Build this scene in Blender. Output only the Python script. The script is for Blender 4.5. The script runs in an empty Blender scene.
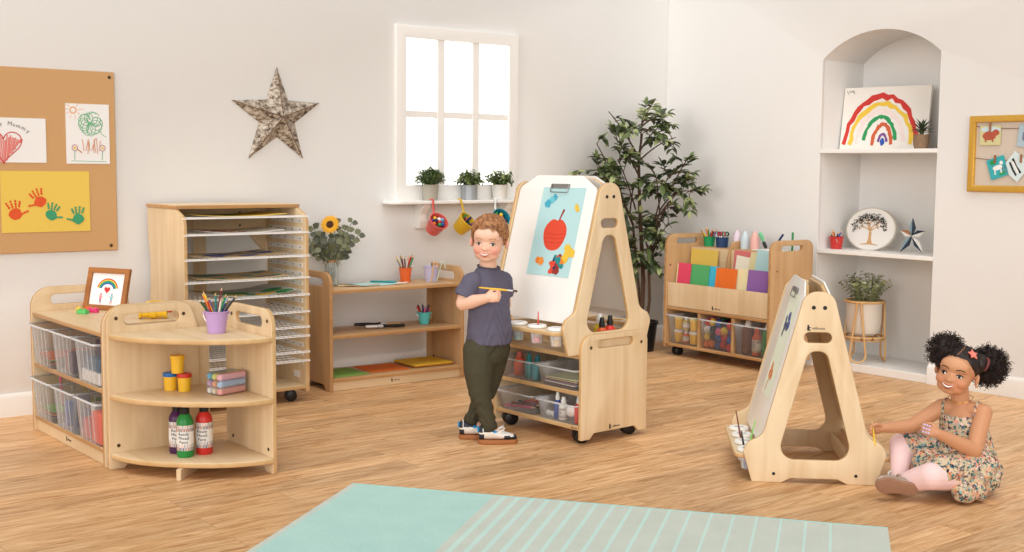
import bpy, bmesh, math, random
import numpy as np
from mathutils import Vector, Matrix
R_ = math.radians
PI = math.pi
scn = bpy.context.scene
COL = scn.collection
rnd = random.Random(7)

# ------------------------------------------------------------------ colours / materials
def lin(c):
    c = c / 255.0
    return c / 12.92 if c <= 0.04045 else ((c + 0.055) / 1.055) ** 2.4
def C(r, g, b): return (lin(r), lin(g), lin(b), 1.0)

def newmat(name):
    m = bpy.data.materials.new(name); m.use_nodes = True
    nt = m.node_tree; nt.nodes.clear()
    out = nt.nodes.new('ShaderNodeOutputMaterial')
    b = nt.nodes.new('ShaderNodeBsdfPrincipled')
    nt.links.new(b.outputs[0], out.inputs[0])
    return m, nt, b
_mc = {}
def mat(name, col, rough=0.5, metal=0.0, var=0.04, scale=40.0, bump=0.0, spec=0.4, emit=0.0, trans=0.0):
    """plain procedural material: colour with a little noise"""
    if name in _mc: return _mc[name]
    m, nt, b = newmat(name)
    tc = nt.nodes.new('ShaderNodeTexCoord')
    n = nt.nodes.new('ShaderNodeTexNoise'); n.inputs['Scale'].default_value = scale; n.inputs['Detail'].default_value = 3
    nt.links.new(tc.outputs['Object'], n.inputs['Vector'])
    mx = nt.nodes.new('ShaderNodeMix'); mx.data_type = 'RGBA'
    a = tuple(min(1, v * (1 + var)) for v in col[:3]) + (1,)
    d = tuple(v * (1 - var) for v in col[:3]) + (1,)
    mx.inputs['A'].default_value = d; mx.inputs['B'].default_value = a
    nt.links.new(n.outputs['Fac'], mx.inputs['Factor'])
    nt.links.new(mx.outputs['Result'], b.inputs['Base Color'])
    b.inputs['Roughness'].default_value = rough; b.inputs['Metallic'].default_value = metal
    b.inputs['Specular IOR Level'].default_value = spec
    if emit:
        b.inputs['Emission Color'].default_value = col; b.inputs['Emission Strength'].default_value = emit
    if trans: b.inputs['Transmission Weight'].default_value = trans
    if bump:
        bp = nt.nodes.new('ShaderNodeBump'); bp.inputs['Strength'].default_value = bump; bp.inputs['Distance'].default_value = 0.004
        nt.links.new(n.outputs['Fac'], bp.inputs['Height']); nt.links.new(bp.outputs[0], b.inputs['Normal'])
    _mc[name] = m
    return m

def wood(name, c1, c2, axis='z', rough=0.42, sc=1.0, fig=0.5):
    if name in _mc: return _mc[name]
    m, nt, b = newmat(name)
    tc = nt.nodes.new('ShaderNodeTexCoord')
    mp = nt.nodes.new('ShaderNodeMapping')
    s = [22 * sc] * 3
    if axis == 'z': s[2] = 1.3 * sc
    elif axis == 'x': s[0] = 1.3 * sc
    elif axis == 'y': s[1] = 1.3 * sc
    elif axis == 'd':
        mp.inputs['Rotation'].default_value = (R_(28), 0, 0); s[2] = 1.6 * sc
    mp.inputs['Scale'].default_value = s
    nt.links.new(tc.outputs['Object'], mp.inputs['Vector'])
    n1 = nt.nodes.new('ShaderNodeTexNoise'); n1.inputs['Scale'].default_value = 1.0; n1.inputs['Detail'].default_value = 6; n1.inputs['Distortion'].default_value = fig
    nt.links.new(mp.outputs[0], n1.inputs['Vector'])
    n2 = nt.nodes.new('ShaderNodeTexNoise'); n2.inputs['Scale'].default_value = 4.0; n2.inputs['Detail'].default_value = 2
    nt.links.new(tc.outputs['Object'], n2.inputs['Vector'])
    ad = nt.nodes.new('ShaderNodeMath'); ad.operation = 'MULTIPLY_ADD'; ad.inputs[1].default_value = 0.65; 
    nt.links.new(n1.outputs['Fac'], ad.inputs[0])
    m3 = nt.nodes.new('ShaderNodeMath'); m3.operation = 'MULTIPLY'; m3.inputs[1].default_value = 0.35
    nt.links.new(n2.outputs['Fac'], m3.inputs[0]); nt.links.new(m3.outputs[0], ad.inputs[2])
    cr = nt.nodes.new('ShaderNodeValToRGB')
    cr.color_ramp.elements[0].position = 0.32; cr.color_ramp.elements[0].color = c2
    cr.color_ramp.elements[1].position = 0.62; cr.color_ramp.elements[1].color = c1
    nt.links.new(ad.outputs[0], cr.inputs[0]); nt.links.new(cr.outputs[0], b.inputs['Base Color'])
    b.inputs['Roughness'].default_value = rough; b.inputs['Specular IOR Level'].default_value = 0.35
    _mc[name] = m
    return m

MAPLE1, MAPLE2 = C(228, 203, 166), C(211, 181, 139)
WV = wood('maple_upright_grain', MAPLE1, MAPLE2, 'z')
WH = wood('maple_level_grain', MAPLE1, MAPLE2, 'x')
WD = wood('maple_slanted_grain', C(230, 206, 170), C(214, 184, 142), 'd')
EDGE = wood('beech_edge_banding', C(196, 152, 102), C(170, 124, 78), 'x')
EDGEL = wood('pale_ply_edge', C(214, 178, 128), C(196, 156, 104), 'x')
OAKV = wood('warm_beech_upright', C(203, 165, 121), C(184, 144, 100), 'z')
OAKH = wood('warm_beech_level', C(207, 169, 124), C(188, 147, 102), 'x')
WHITE = mat('white_paint', C(236, 232, 226), 0.5, var=0.01)
BOARD = mat('white_board_laminate', C(244, 241, 236), 0.25, var=0.005)
BLACK = mat('black_plastic', C(24, 23, 24), 0.35)
BOLT = mat('dark_bolt_steel', C(96, 78, 58), 0.35, metal=0.6)
STEEL = mat('chrome_wire', C(226, 226, 228), 0.25, metal=0.55)
WIREW = mat('white_coated_wire', C(244, 243, 241), 0.3, var=0.01)

def plastic_clear(name, col=(0.93, 0.93, 0.93, 1), fac=0.3, rough=0.15):
    if name in _mc: return _mc[name]
    m, nt, b = newmat(name)
    b.inputs['Base Color'].default_value = col; b.inputs['Roughness'].default_value = rough
    tr = nt.nodes.new('ShaderNodeBsdfTransparent'); tr.inputs[0].default_value = (0.97, 0.97, 0.97, 1)
    mx = nt.nodes.new('ShaderNodeMixShader')
    fr = nt.nodes.new('ShaderNodeFresnel'); fr.inputs[0].default_value = 1.4
    ad = nt.nodes.new('ShaderNodeMath'); ad.operation = 'ADD'; ad.inputs[1].default_value = fac; ad.use_clamp = True
    nt.links.new(fr.outputs[0], ad.inputs[0])
    nt.links.new(ad.outputs[0], mx.inputs[0]); nt.links.new(tr.outputs[0], mx.inputs[1]); nt.links.new(b.outputs[0], mx.inputs[2])
    out = [n for n in nt.nodes if n.type == 'OUTPUT_MATERIAL'][0]
    nt.links.new(mx.outputs[0], out.inputs[0])
    _mc[name] = m
    return m
CLEAR = plastic_clear('clear_tray_plastic', fac=0.055)
CLEARRIM = plastic_clear('frosted_tray_rim', (0.86, 0.87, 0.88, 1), fac=0.22)
GLASSY = plastic_clear('clear_glass', (0.9, 0.95, 0.93, 1), fac=0.10, rough=0.03)

# ------------------------------------------------------------------ objects
def link(o): COL.objects.link(o); return o
def tag(o, label=None, cat=None, group=None, kind=None):
    if label: o['label'] = label
    if cat: o['category'] = cat
    if group: o['group'] = group
    if kind: o['kind'] = kind
    return o
def thing(name, label, cat, loc=(0, 0, 0), yaw=0.0, group=None, tilt=None):
    o = bpy.data.objects.new(name, None); link(o)
    o.empty_display_size = 0.05
    o.location = loc; o.rotation_euler = (0, 0, yaw) if tilt is None else (tilt[0], tilt[1], yaw)
    return tag(o, label, cat, group)
def put(name, me, mats, parent=None, mw=None):
    for m in (mats if isinstance(mats, (list, tuple)) else [mats]): me.materials.append(m)
    o = bpy.data.objects.new(name, me); link(o)
    if parent is not None: o.parent = parent
    if mw is not None: o.matrix_local = mw
    return o
def copy_tree(o, parent=None):
    c = o.copy(); COL.objects.link(c)
    if parent is not None: c.parent = parent
    for ch in o.children: copy_tree(ch, c)
    return c

class G:
    def __init__(s): s.bm = bmesh.new()
    def _new(s, verts, faces, mi=0, M=None, smooth=False):
        vs = [s.bm.verts.new(M @ Vector(v) if M is not None else v) for v in verts]
        for f in faces:
            try:
                ff = s.bm.faces.new([vs[i] for i in f]); ff.material_index = mi; ff.smooth = smooth
            except ValueError: pass
        return s
    def box(s, x0, x1, y0, y1, z0, z1, mi=0, M=None):
        v = [(x0, y0, z0), (x1, y0, z0), (x1, y1, z0), (x0, y1, z0), (x0, y0, z1), (x1, y0, z1), (x1, y1, z1), (x0, y1, z1)]
        f = [(3, 2, 1, 0), (4, 5, 6, 7), (0, 1, 5, 4), (1, 2, 6, 5), (2, 3, 7, 6), (3, 0, 4, 7)]
        return s._new(v, f, mi, M)
    def lathe(s, prof, c=(0, 0, 0), n=20, mi=0, M=None, sx=1.0, sy=1.0, smooth=True):
        loop = prof[0] == prof[-1]
        v = []; f = []
        k = len(prof)
        for r, z in prof:
            for i in range(n):
                a = 2 * PI * i / n
                v.append((c[0] + r * sx * math.cos(a), c[1] + r * sy * math.sin(a), c[2] + z))
        for j in range(k - 1):
            for i in range(n):
                i2 = (i + 1) % n
                f.append((j * n + i, j * n + i2, (j + 1) * n + i2, (j + 1) * n + i))
        if prof[0][0] > 1e-6 and not loop: f.append(tuple(range(n - 1, -1, -1)))
        if prof[-1][0] > 1e-6 and not loop: f.append(tuple((k - 1) * n + i for i in range(n)))
        return s._new(v, f, mi, M, smooth)
    def tube(s, pts, r, n=8, mi=0, M=None, closed=False):
        P = [Vector(p) for p in pts]; k = len(P)
        rs = r if isinstance(r, (list, tuple)) else [r] * k
        v = []; f = []; up = None
        for i in range(k):
            if closed: t = P[(i + 1) % k] - P[i - 1]
            else: t = P[min(i + 1, k - 1)] - P[max(i - 1, 0)]
            t = t.normalized() if t.length > 1e-9 else Vector((0, 0, 1))
            if up is None:
                up = Vector((0, 0, 1)) if abs(t.z) < 0.9 else Vector((1, 0, 0))
            a = t.cross(up)
            if a.length < 1e-6: a = t.orthogonal()
            a.normalize(); b = a.cross(t).normalized(); up = b
            for j in range(n):
                th = 2 * PI * j / n
                v.append(P[i] + rs[i] * (math.cos(th) * a + math.sin(th) * b))
        for i in range(k if closed else k - 1):
            i2 = (i + 1) % k
            for j in range(n):
                j2 = (j + 1) % n
                f.append((i * n + j2, i * n + j, i2 * n + j, i2 * n + j2))
        if not closed:
            f.append(tuple(range(n))); f.append(tuple((k - 1) * n + j for j in range(n - 1, -1, -1)))
        return s._new(v, f, mi, M, True)
    def ball(s, c, r, mi=0, n=12, M=None, sc=(1, 1, 1)):
        prof = [(r * math.sin(PI * i / n), -r * math.cos(PI * i / n)) for i in range(n + 1)]
        v = []; f = []; m = 2 * n
        for (rr, z) in prof:
            for i in range(m):
                a = 2 * PI * i / m
                v.append((c[0] + rr * sc[0] * math.cos(a), c[1] + rr * sc[1] * math.sin(a), c[2] + z * sc[2]))
        for j in range(n):
            for i in range(m):
                i2 = (i + 1) % m
                if j == 0: f.append((j * m + i, (j + 1) * m + i2, (j + 1) * m + i))
                elif j == n - 1: f.append((j * m + i, j * m + i2, (j + 1) * m + i))
                else: f.append((j * m + i, j * m + i2, (j + 1) * m + i2, (j + 1) * m + i))
        return s._new(v, f, mi, M, True)
    def poly(s, pts, mi=0, M=None): return s._new(pts, [tuple(range(len(pts)))], mi, M)
    def prism(s, pts2, z0, z1, mi=0, M=None):
        n = len(pts2)
        v = [(x, y, z0) for x, y in pts2] + [(x, y, z1) for x, y in pts2]
        f = [tuple(range(n - 1, -1, -1)), tuple(range(n, 2 * n))] + [(i, (i + 1) % n, n + (i + 1) % n, n + i) for i in range(n)]
        return s._new(v, f, mi, M)
    def build(s, name, mats, parent=None, bevel=0.0, seg=2, mw=None, sharp=40, M=None, solid=0.0):
        me = bpy.data.meshes.new(name)
        bmesh.ops.recalc_face_normals(s.bm, faces=s.bm.faces[:])
        if M is not None: s.bm.transform(M)
        s.bm.to_mesh(me); s.bm.free()
        for p in me.polygons: p.use_smooth = True
        me.set_sharp_from_angle(angle=R_(sharp))
        o = put(name, me, mats, parent, mw)
        if solid:
            md = o.modifiers.new('solid', 'SOLIDIFY'); md.thickness = solid; md.offset = 0
        if bevel:
            md = o.modifiers.new('bevel', 'BEVEL'); md.width = bevel; md.segments = seg; md.limit_method = 'ANGLE'; md.angle_limit = R_(35)
        return o

def rpoly(pts, seg=6):
    """rounded polygon: pts = (x, y, radius)"""
    out = []; n = len(pts)
    for i in range(n):
        p = Vector(pts[i][:2]); r = pts[i][2] if len(pts[i]) > 2 else 0
        a = Vector(pts[i - 1][:2]) - p; b = Vector(pts[(i + 1) % n][:2]) - p
        if r <= 0 or a.length < 1e-9 or b.length < 1e-9: out.append((p.x, p.y)); continue
        la, lb = a.length, b.length; a.normalize(); b.normalize()
        ang = a.angle(b)
        if ang > PI - 0.02: out.append((p.x, p.y)); continue
        d = min(r / math.tan(ang / 2), la * 0.499, lb * 0.499); rr = d * math.tan(ang / 2)
        cen = p + (a + b).normalized() * (rr / math.sin(ang / 2))
        s0 = p + a * d - cen; s1 = p + b * d - cen
        a0 = math.atan2(s0.y, s0.x); a1 = math.atan2(s1.y, s1.x); da = a1 - a0
        while da > PI: da -= 2 * PI
        while da < -PI: da += 2 * PI
        for k in range(seg + 1):
            t = a0 + da * k / seg; out.append((cen.x + rr * math.cos(t), cen.y + rr * math.sin(t)))
    return out
def slot(x0, x1, y0, y1):
    r = min(x1 - x0, y1 - y0) * 0.499
    return rpoly([(x0, y0, r), (x1, y0, r), (x1, y1, r), (x0, y1, r)], 8)
def mbasis(X, Y, Z, o=(0, 0, 0)):
    return Matrix(((X[0], Y[0], Z[0], o[0]), (X[1], Y[1], Z[1], o[1]), (X[2], Y[2], Z[2], o[2]), (0, 0, 0, 1)))
def PYZ(x): return mbasis((0, 1, 0), (0, 0, 1), (1, 0, 0), (x, 0, 0))      # sheet in the y-z plane at x
def PXZ(y): return mbasis((1, 0, 0), (0, 0, 1), (0, -1, 0), (0, y, 0))     # sheet in the x-z plane at y
def PXY(z): return mbasis((1, 0, 0), (0, 1, 0), (0, 0, 1), (0, 0, z))
def plate(name, outer, holes, th, M, mats, parent=None, bev=0.003, bres=2):
    """a board of thickness th, cut to an outline with holes; slot 0 = face, slot 1 = cut edge"""
    cu = bpy.data.curves.new('tmp', 'CURVE'); cu.dimensions = '2D'; cu.fill_mode = 'BOTH'
    bev = min(bev, th * 0.45)
    cu.extrude = th / 2 - bev; cu.bevel_depth = bev; cu.bevel_resolution = bres; cu.offset = -bev
    for loop in [outer] + list(holes):
        sp = cu.splines.new('POLY'); sp.points.add(len(loop) - 1); sp.use_cyclic_u = True
        for p, q in zip(sp.points, loop): p.co = (q[0], q[1], 0, 1)
    ob = bpy.data.objects.new('tmp', cu); link(ob)
    dg = bpy.context.evaluated_depsgraph_get(); dg.update()
    me = bpy.data.meshes.new_from_object(ob.evaluated_get(dg))
    bpy.data.objects.remove(ob); bpy.data.curves.remove(cu)
    me.materials.clear()
    bm = bmesh.new(); bm.from_mesh(me)
    bmesh.ops.remove_doubles(bm, verts=bm.verts[:], dist=1e-5)
    bmesh.ops.recalc_face_normals(bm, faces=bm.faces[:])
    bm.normal_update()
    for f in bm.faces:
        f.material_index = 1 if (abs(f.normal.z) < 0.6 and len(mats) > 1) else 0
        f.smooth = abs(f.normal.z) < 0.999
    bm.transform(M); bm.to_mesh(me); bm.free()
    if M.determinant() < 0: me.flip_normals()
    me.set_sharp_from_angle(angle=R_(50)); me.name = name
    return put(name, me, mats, parent)
_font = None
def text_me(txt, size, ext=0.0004, spacing=1.0, align='CENTER'):
    cu = bpy.data.curves.new('t', 'FONT'); cu.body = txt; cu.size = size; cu.extrude = ext; cu.align_x = align; cu.align_y = 'CENTER'
    cu.space_character = spacing; cu.resolution_u = 2
    ob = bpy.data.objects.new('t', cu); link(ob)
    dg = bpy.context.evaluated_depsgraph_get(); dg.update()
    me = bpy.data.meshes.new_from_object(ob.evaluated_get(dg))
    bpy.data.objects.remove(ob); bpy.data.curves.remove(cu); me.materials.clear()
    return me
INK = mat('black_ink', C(30, 28, 30), 0.6)
def lettering(name, txt, size, M, m, parent, spacing=1.0, ext=0.0004):
    me = text_me(txt, size, ext, spacing); me.transform(M); me.name = name
    return put(name, me, m, parent)
def maker_mark(parent, M, size=0.011):
    """printed maker's mark: a little seated figure and the word beside it"""
    me = text_me('millhouse', size, 0.0004)
    g = G(); bm = g.bm; bm.from_mesh(me); bpy.data.meshes.remove(me)
    w = size * 2.3
    def blob(cx, cy, rx, ry):
        g.prism([(cx + rx * math.cos(2 * PI * i / 10), cy + ry * math.sin(2 * PI * i / 10)) for i in range(10)], -0.0004, 0.0004)
    k = size
    blob(-w - .75 * k, .75 * k, .33 * k, .33 * k); blob(-w - .75 * k, .0 * k, .38 * k, .5 * k); blob(-w - .55 * k, -.55 * k, .6 * k, .2 * k); blob(-w - .3 * k, .25 * k, .35 * k, .14 * k)
    o = g.build('printed_mark', INK, parent, M=M)
    tag(o, 'small black printed maker mark')
    return o
def bolt(parent, pos, axis, r=0.007, m=None):
    g = G(); g.lathe([(0.0, -0.0015), (r, -0.0015), (r, 0.0008), (r * .8, 0.0016), (r * .55, 0.0016), (r * .45, 0.0002), (0, 0.0002)], n=14)
    q = Vector((0, 0, 1)).rotation_difference(Vector(axis)).to_matrix().to_4x4()
    return g.build('bolt', m or BOLT, parent, M=Matrix.Translation(pos) @ q)
def caster(parent, x, y, r=0.027, rot=0.4):
    Mr = Matrix.Translation((x, y, 0)) @ Matrix.Rotation(rot, 4, 'Z')
    g = G(); g.lathe([(0.02, 2 * r + .012), (0.02, 2 * r + .006), (0.009, 2 * r + .004), (0.009, 2 * r - .004)], n=12)
    g.box(-.013, .013, -.006, .006, r * .9, 2 * r + .002)
    prof = [(r * 1.02 * math.cos(a), r * 1.02 * math.sin(a)) for a in [PI * k / 8 for k in range(9)]]
    g.prism(prof, -.006, .006, M=Matrix.Translation((0, 0, r)) @ Matrix.Rotation(PI / 2, 4, 'X'))
    o = g.build('caster', BLACK, parent, M=Mr)
    for sgn in (-1, 1):
        w = G(); w.lathe([(0, -.009), (r * .8, -.009), (r, -.006), (r, .006), (r * .8, .009), (0, .009)], n=18)
        w.build('wheel', BLACK, o, M=Mr @ Matrix.Translation((0, sgn * .0165, r)) @ Matrix.Rotation(PI / 2, 4, 'X'))
    return o
def unit_panel(D, H, z0, rf, rb, sl=None, notch=None):
    """outline of an end panel (depth along +, height up) with a hand slot and a foot notch"""
    pts = [(0, z0, 0.006)]
    if notch:
        a, b, h = notch
        pts += [(a, z0, 0.004), (a + h, z0 + h, 0.01), (b - h, z0 + h, 0.01), (b, z0, 0.004)]
    pts += [(D, z0, 0.006), (D, H, rb), (0, H, rf)]
    return rpoly(pts, 8), ([slot(*sl)] if sl else [])

# ------------------------------------------------------------------ camera (vertical field, slight downward look)
def camera():
    f, pitch, roll, h = 1190.0, 0.0906, 0.00812, 1.15
    cp, sp = math.cos(pitch), math.sin(pitch)
    F = Vector((0, cp, -sp)); U = Vector((0, sp, cp)); Rr = Vector((1, 0, 0))
    c, n = math.cos(roll), math.sin(roll)
    Rx = c * Rr + n * U; Ux = c * U - n * Rr
    cam = bpy.data.cameras.new('camera'); o = bpy.data.objects.new('camera', cam); link(o)
    o.matrix_world = mbasis(Rx, Ux, -F, (0, 0, h))
    cam.sensor_width = 36.0; cam.lens = f / 1024 * 36.0; cam.clip_start = 0.05; cam.clip_end = 60
    scn.camera = o
camera()

# ------------------------------------------------------------------ the room
WA = 0.906                                  # left wall runs at this angle from straight ahead
CX, CY = 1.033, 7.965                       # where the two walls meet
YL = PI / 2 - WA                            # yaw of left-wall frames (x along wall, -y into room)
YR = -WA + .0144                             # yaw of right-wall frames
RX = CX + 1.6 * math.cos(-WA) - 1.6 * math.cos(YR)
RY = CY + 1.6 * math.sin(-WA) - 1.6 * math.sin(YR)
ROOM_H = 2.55
WALLM = mat('warm_white_wall_paint', C(231, 229, 226), 0.75, var=0.012, scale=9, bump=0.02, spec=0.2)
TRIMM = mat('white_satin_trim', C(240, 237, 232), 0.4, var=0.006)
def floor_mat():
    m, nt, b = newmat('oak_plank_floor')
    tc = nt.nodes.new('ShaderNodeTexCoord'); mp = nt.nodes.new('ShaderNodeMapping')
    mp.inputs['Rotation'].default_value = (0, 0, -YL)
    nt.links.new(tc.outputs['Object'], mp.inputs['Vector'])
    br = nt.nodes.new('ShaderNodeTexBrick'); br.offset = 0.37; br.offset_frequency = 2; br.squash = 1
    br.inputs['Scale'].default_value = 1.0; br.inputs['Brick Width'].default_value = .95; br.inputs['Row Height'].default_value = 0.125
    br.inputs['Mortar Size'].default_value = 0.0012; br.inputs['Mortar Smooth'].default_value = 0.3
    br.inputs['Color1'].default_value = (0, 0, 0, 1); br.inputs['Color2'].default_value = (1, 1, 1, 1); br.inputs['Mortar'].default_value = (0.5, 0.5, 0.5, 1)
    nt.links.new(mp.outputs[0], br.inputs['Vector'])
    # offset the grain per plank
    cx = nt.nodes.new('ShaderNodeVectorMath'); cx.operation = 'MULTIPLY_ADD'
    cx.inputs[1].default_value = (3.7, 9.1, 0)
    nt.links.new(br.outputs['Color'], cx.inputs[0]); nt.links.new(mp.outputs[0], cx.inputs[2])
    ms = nt.nodes.new('ShaderNodeMapping'); ms.inputs['Scale'].default_value = (3.2, 34, 1)
    nt.links.new(cx.outputs[0], ms.inputs['Vector'])
    n1 = nt.nodes.new('ShaderNodeTexNoise'); n1.inputs['Scale'].default_value = 1.0; n1.inputs['Detail'].default_value = 7; n1.inputs['Roughness'].default_value = 0.7; n1.inputs['Distortion'].default_value = 1.5
    nt.links.new(ms.outputs[0], n1.inputs['Vector'])
    cr = nt.nodes.new('ShaderNodeValToRGB'); e = cr.color_ramp.elements
    e[0].position = 0.34; e[0].color = C(174, 122, 74); e[1].position = 0.66; e[1].color = C(234, 195, 149)
    k = e.new(0.5); k.color = C(214, 168, 119)
    nt.links.new(n1.outputs['Fac'], cr.inputs[0])
    hs = nt.nodes.new('ShaderNodeHueSaturation')
    mr = nt.nodes.new('ShaderNodeMapRange'); mr.inputs['To Min'].default_value = 0.84; mr.inputs['To Max'].default_value = 1.10
    nt.links.new(br.outputs['Color'], mr.inputs['Value']); nt.links.new(mr.outputs[0], hs.inputs['Value'])
    nt.links.new(cr.outputs[0], hs.inputs['Color'])
    # knots
    vk = nt.nodes.new('ShaderNodeTexVoronoi'); vk.inputs['Scale'].default_value = 1.0
    mk = nt.nodes.new('ShaderNodeMapping'); mk.inputs['Scale'].default_value = (2.2, 4.6, 1); nt.links.new(mp.outputs[0], mk.inputs['Vector']); nt.links.new(mk.outputs[0], vk.inputs['Vector'])
    kr = nt.nodes.new('ShaderNodeMapRange'); kr.inputs['From Min'].default_value = 0.015; kr.inputs['From Max'].default_value = 0.05; kr.inputs['To Min'].default_value = 0.55; kr.inputs['To Max'].default_value = 0.0
    nt.links.new(vk.outputs['Distance'], kr.inputs['Value'])
    mx = nt.nodes.new('ShaderNodeMix'); mx.data_type = 'RGBA'; mx.inputs['B'].default_value = C(110, 68, 38)
    nt.links.new(kr.outputs[0], mx.inputs['Factor']); nt.links.new(hs.outputs[0], mx.inputs['A'])
    mo = nt.nodes.new('ShaderNodeMix'); mo.data_type = 'RGBA'; mo.inputs['B'].default_value = C(128, 84, 50)
    mf = nt.nodes.new('ShaderNodeMath'); mf.operation = 'MULTIPLY'; mf.inputs[1].default_value = 0.45
    nt.links.new(br.outputs['Fac'], mf.inputs[0]); nt.links.new(mf.outputs[0], mo.inputs['Factor'])
    nt.links.new(mx.outputs['Result'], mo.inputs['A']); nt.links.new(mo.outputs['Result'], b.inputs['Base Color'])
    b.inputs['Roughness'].default_value = 0.42; b.inputs['Specular IOR Level'].default_value = 0.35
    return m
g = G(); g.box(-7.5, 6.5, -1.0, 9.2, -0.05, 0.0)
fo = g.build('floor', floor_mat()); fo['kind'] = 'structure'

WIN = (-2.151, -1.293, 0.965, 1.933)
wl = thing('wall_left', None, None, (CX, CY, 0), YL); wl['kind'] = 'structure'
# left wall face with the window opening cut through
ox0, ox1, oz0, oz1 = WIN[0] + .03, WIN[1] - .03, WIN[2] + .03, WIN[3] - .03
plate('wall_panel', [(-7.5, 0), (0.0, 0), (0.0, ROOM_H), (-7.5, ROOM_H)], [[(ox0, oz0), (ox0, oz1), (ox1, oz1), (ox1, oz0)]], 0.12, PXZ(0.06), [WALLM], wl, bev=0.0005, bres=0)
# right wall with the arched alcove cut through
AL, AR, ASP, ATOP, AD, AZ = 1.238, 1.995, 1.788, 1.932, 0.40, 0.042
wr = thing('wall_right', None, None, (RX, RY, 0), YR); wr['kind'] = 'structure'
amid = (AL + AR) / 2; aw = (AR - AL) / 2; ah = ATOP - ASP
ar_r = (aw * aw + ah * ah) / (2 * ah); acz = ATOP - ar_r; a0 = math.asin(aw / ar_r)
arch = [(amid + ar_r * math.sin(-a0 + 2 * a0 * i / 24), acz + ar_r * math.cos(-a0 + 2 * a0 * i / 24)) for i in range(25)]
hole = [(AL, AZ)] + arch + [(AR, AZ)]
plate('wall_panel', [(0.0, 0), (6.5, 0), (6.5, ROOM_H), (0.0, ROOM_H)], [hole], 0.02, PXZ(0.01), [WALLM], wr, bev=0.0008, bres=1)
g = G()   # alcove lining: side reveals, arched soffit and back
ring = [(AL, AZ)] + arch + [(AR, AZ)]
for i in range(len(ring) - 1):
    p, q = ring[i], ring[i + 1]
    g._new([(p[0], .02, p[1]), (q[0], .02, q[1]), (q[0], AD, q[1]), (p[0], AD, p[1])], [(0, 1, 2, 3)])
g._new([(AL, 0.02, AZ), (AR, .02, AZ), (AR, AD, AZ), (AL, AD, AZ)], [(0, 1, 2, 3)])
g.poly([(x, AD, z) for x, z in ring])
bmesh.ops.remove_doubles(g.bm, verts=g.bm.verts[:], dist=1e-5)
o = g.build('alcove_lining', WALLM, wr, sharp=30)
# baseboards
def skirt(name, yaw, u0, u1, h=0.105):
    t = thing(name, None, None, (CX, CY, 0) if yaw == YL else (RX, RY, 0), yaw); t['kind'] = 'structure'
    g = G(); g._new([], [])
    prof = [(0, 0), (-.016, 0), (-.016, h - .02), (-.011, h - .006), (-.006, h), (0, h)]
    n = len(prof)
    v = [(u0, y, z) for y, z in prof] + [(u1, y, z) for y, z in prof]
    g._new(v, [tuple(range(n)), tuple(range(2 * n - 1, n - 1, -1))] + [(i, n + i, n + (i + 1) % n, (i + 1) % n) for i in range(n)])
    g.build('baseboard', TRIMM, t)
skirt('baseboard_left', YL, -7.5, -0.017); skirt('baseboard_right', YR, 0.0, AL - .0); skirt('baseboard_far_right', YR, AR, 6.5)
t = thing('trim_1', None, None, (RX, RY, 0), YR); t['kind'] = 'structure'
g = G(); g.box(AL, AR, -.010, 0.0, 0, AZ + .004); g.build('alcove_plinth', TRIMM, t, bevel=.003)

# window
W1 = thing('window_1', None, None, (CX, CY, 0), YL); W1['kind'] = 'structure'
u0, u1, z0, z1 = WIN
fw = 0.072
iu0, iu1, iz0, iz1 = u0 + fw - .004, u1 - fw + .004, z0 + .085, z1 - .068
plate('window_frame', [(u0, z0 - .02), (u1, z0 - .02), (u1, z1), (u0, z1)], [[(iu0, iz0), (iu0, iz1), (iu1, iz1), (iu1, iz0)]], 0.022, PXZ(-.011), [TRIMM], W1, bev=.003)
g = G()
for k in (1, 2):
    x = iu0 + (iu1 - iu0) * k / 3 + (.004 if k == 2 else 0); g.box(x - .024, x + .024, -.012, .02, iz0 - .01, iz1 + .01)
zc = 1.447; g.box(iu0 - .01, iu1 + .01, -.009, .02, zc - .018, zc + .018)
g.build('glazing_bars', TRIMM, W1, bevel=.003)
PANE = mat('bright_frosted_daylight_pane', C(255, 254, 252), 0.4, var=0.0, emit=1.05)
g = G(); g.box(ox0, ox1, .022, .030, oz0, oz1)
g.build('window_pane', PANE, W1)

# ------------------------------------------------------------------ light: soft ambient, a key from the left front and added fill lamps
w = bpy.data.worlds.new('world'); scn.world = w; w.use_nodes = True
nt = w.node_tree; bg = nt.nodes['Background']
bg.inputs[0].default_value = (1.0, 0.99, 0.97, 1); bg.inputs[1].default_value = 0.39
def sun(name, frm, energy, ang, col):
    l = bpy.data.lights.new(name, 'SUN'); l.energy = energy; l.angle = R_(ang); l.color = col
    o = bpy.data.objects.new(name, l); link(o)
    o.rotation_euler = Vector(frm).normalized().to_track_quat('Z', 'Y').to_euler()
sun('sun_left', (-.62, -.77, .12), .98, 30, (1.0, 0.975, 0.945))
sun('fill_front', (.16, -.95, .20), 1.18, 40, (1.0, 0.98, 0.955))  # added front fill, brightens the left wall
sun('fill_top', (-.06, -.36, .93), 1.55, 45, (1.0, 0.975, 0.94))  # added overhead fill, lifts the floor against the walls
scn.view_settings.view_transform = 'Standard'; scn.view_settings.look = 'None'
scn.view_settings.gamma = 1; scn.view_settings.exposure = 0.0
scn.view_settings.use_curve_mapping = False
scn.cycles.max_bounces = 10; scn.cycles.transparent_max_bounces = 24
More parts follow.
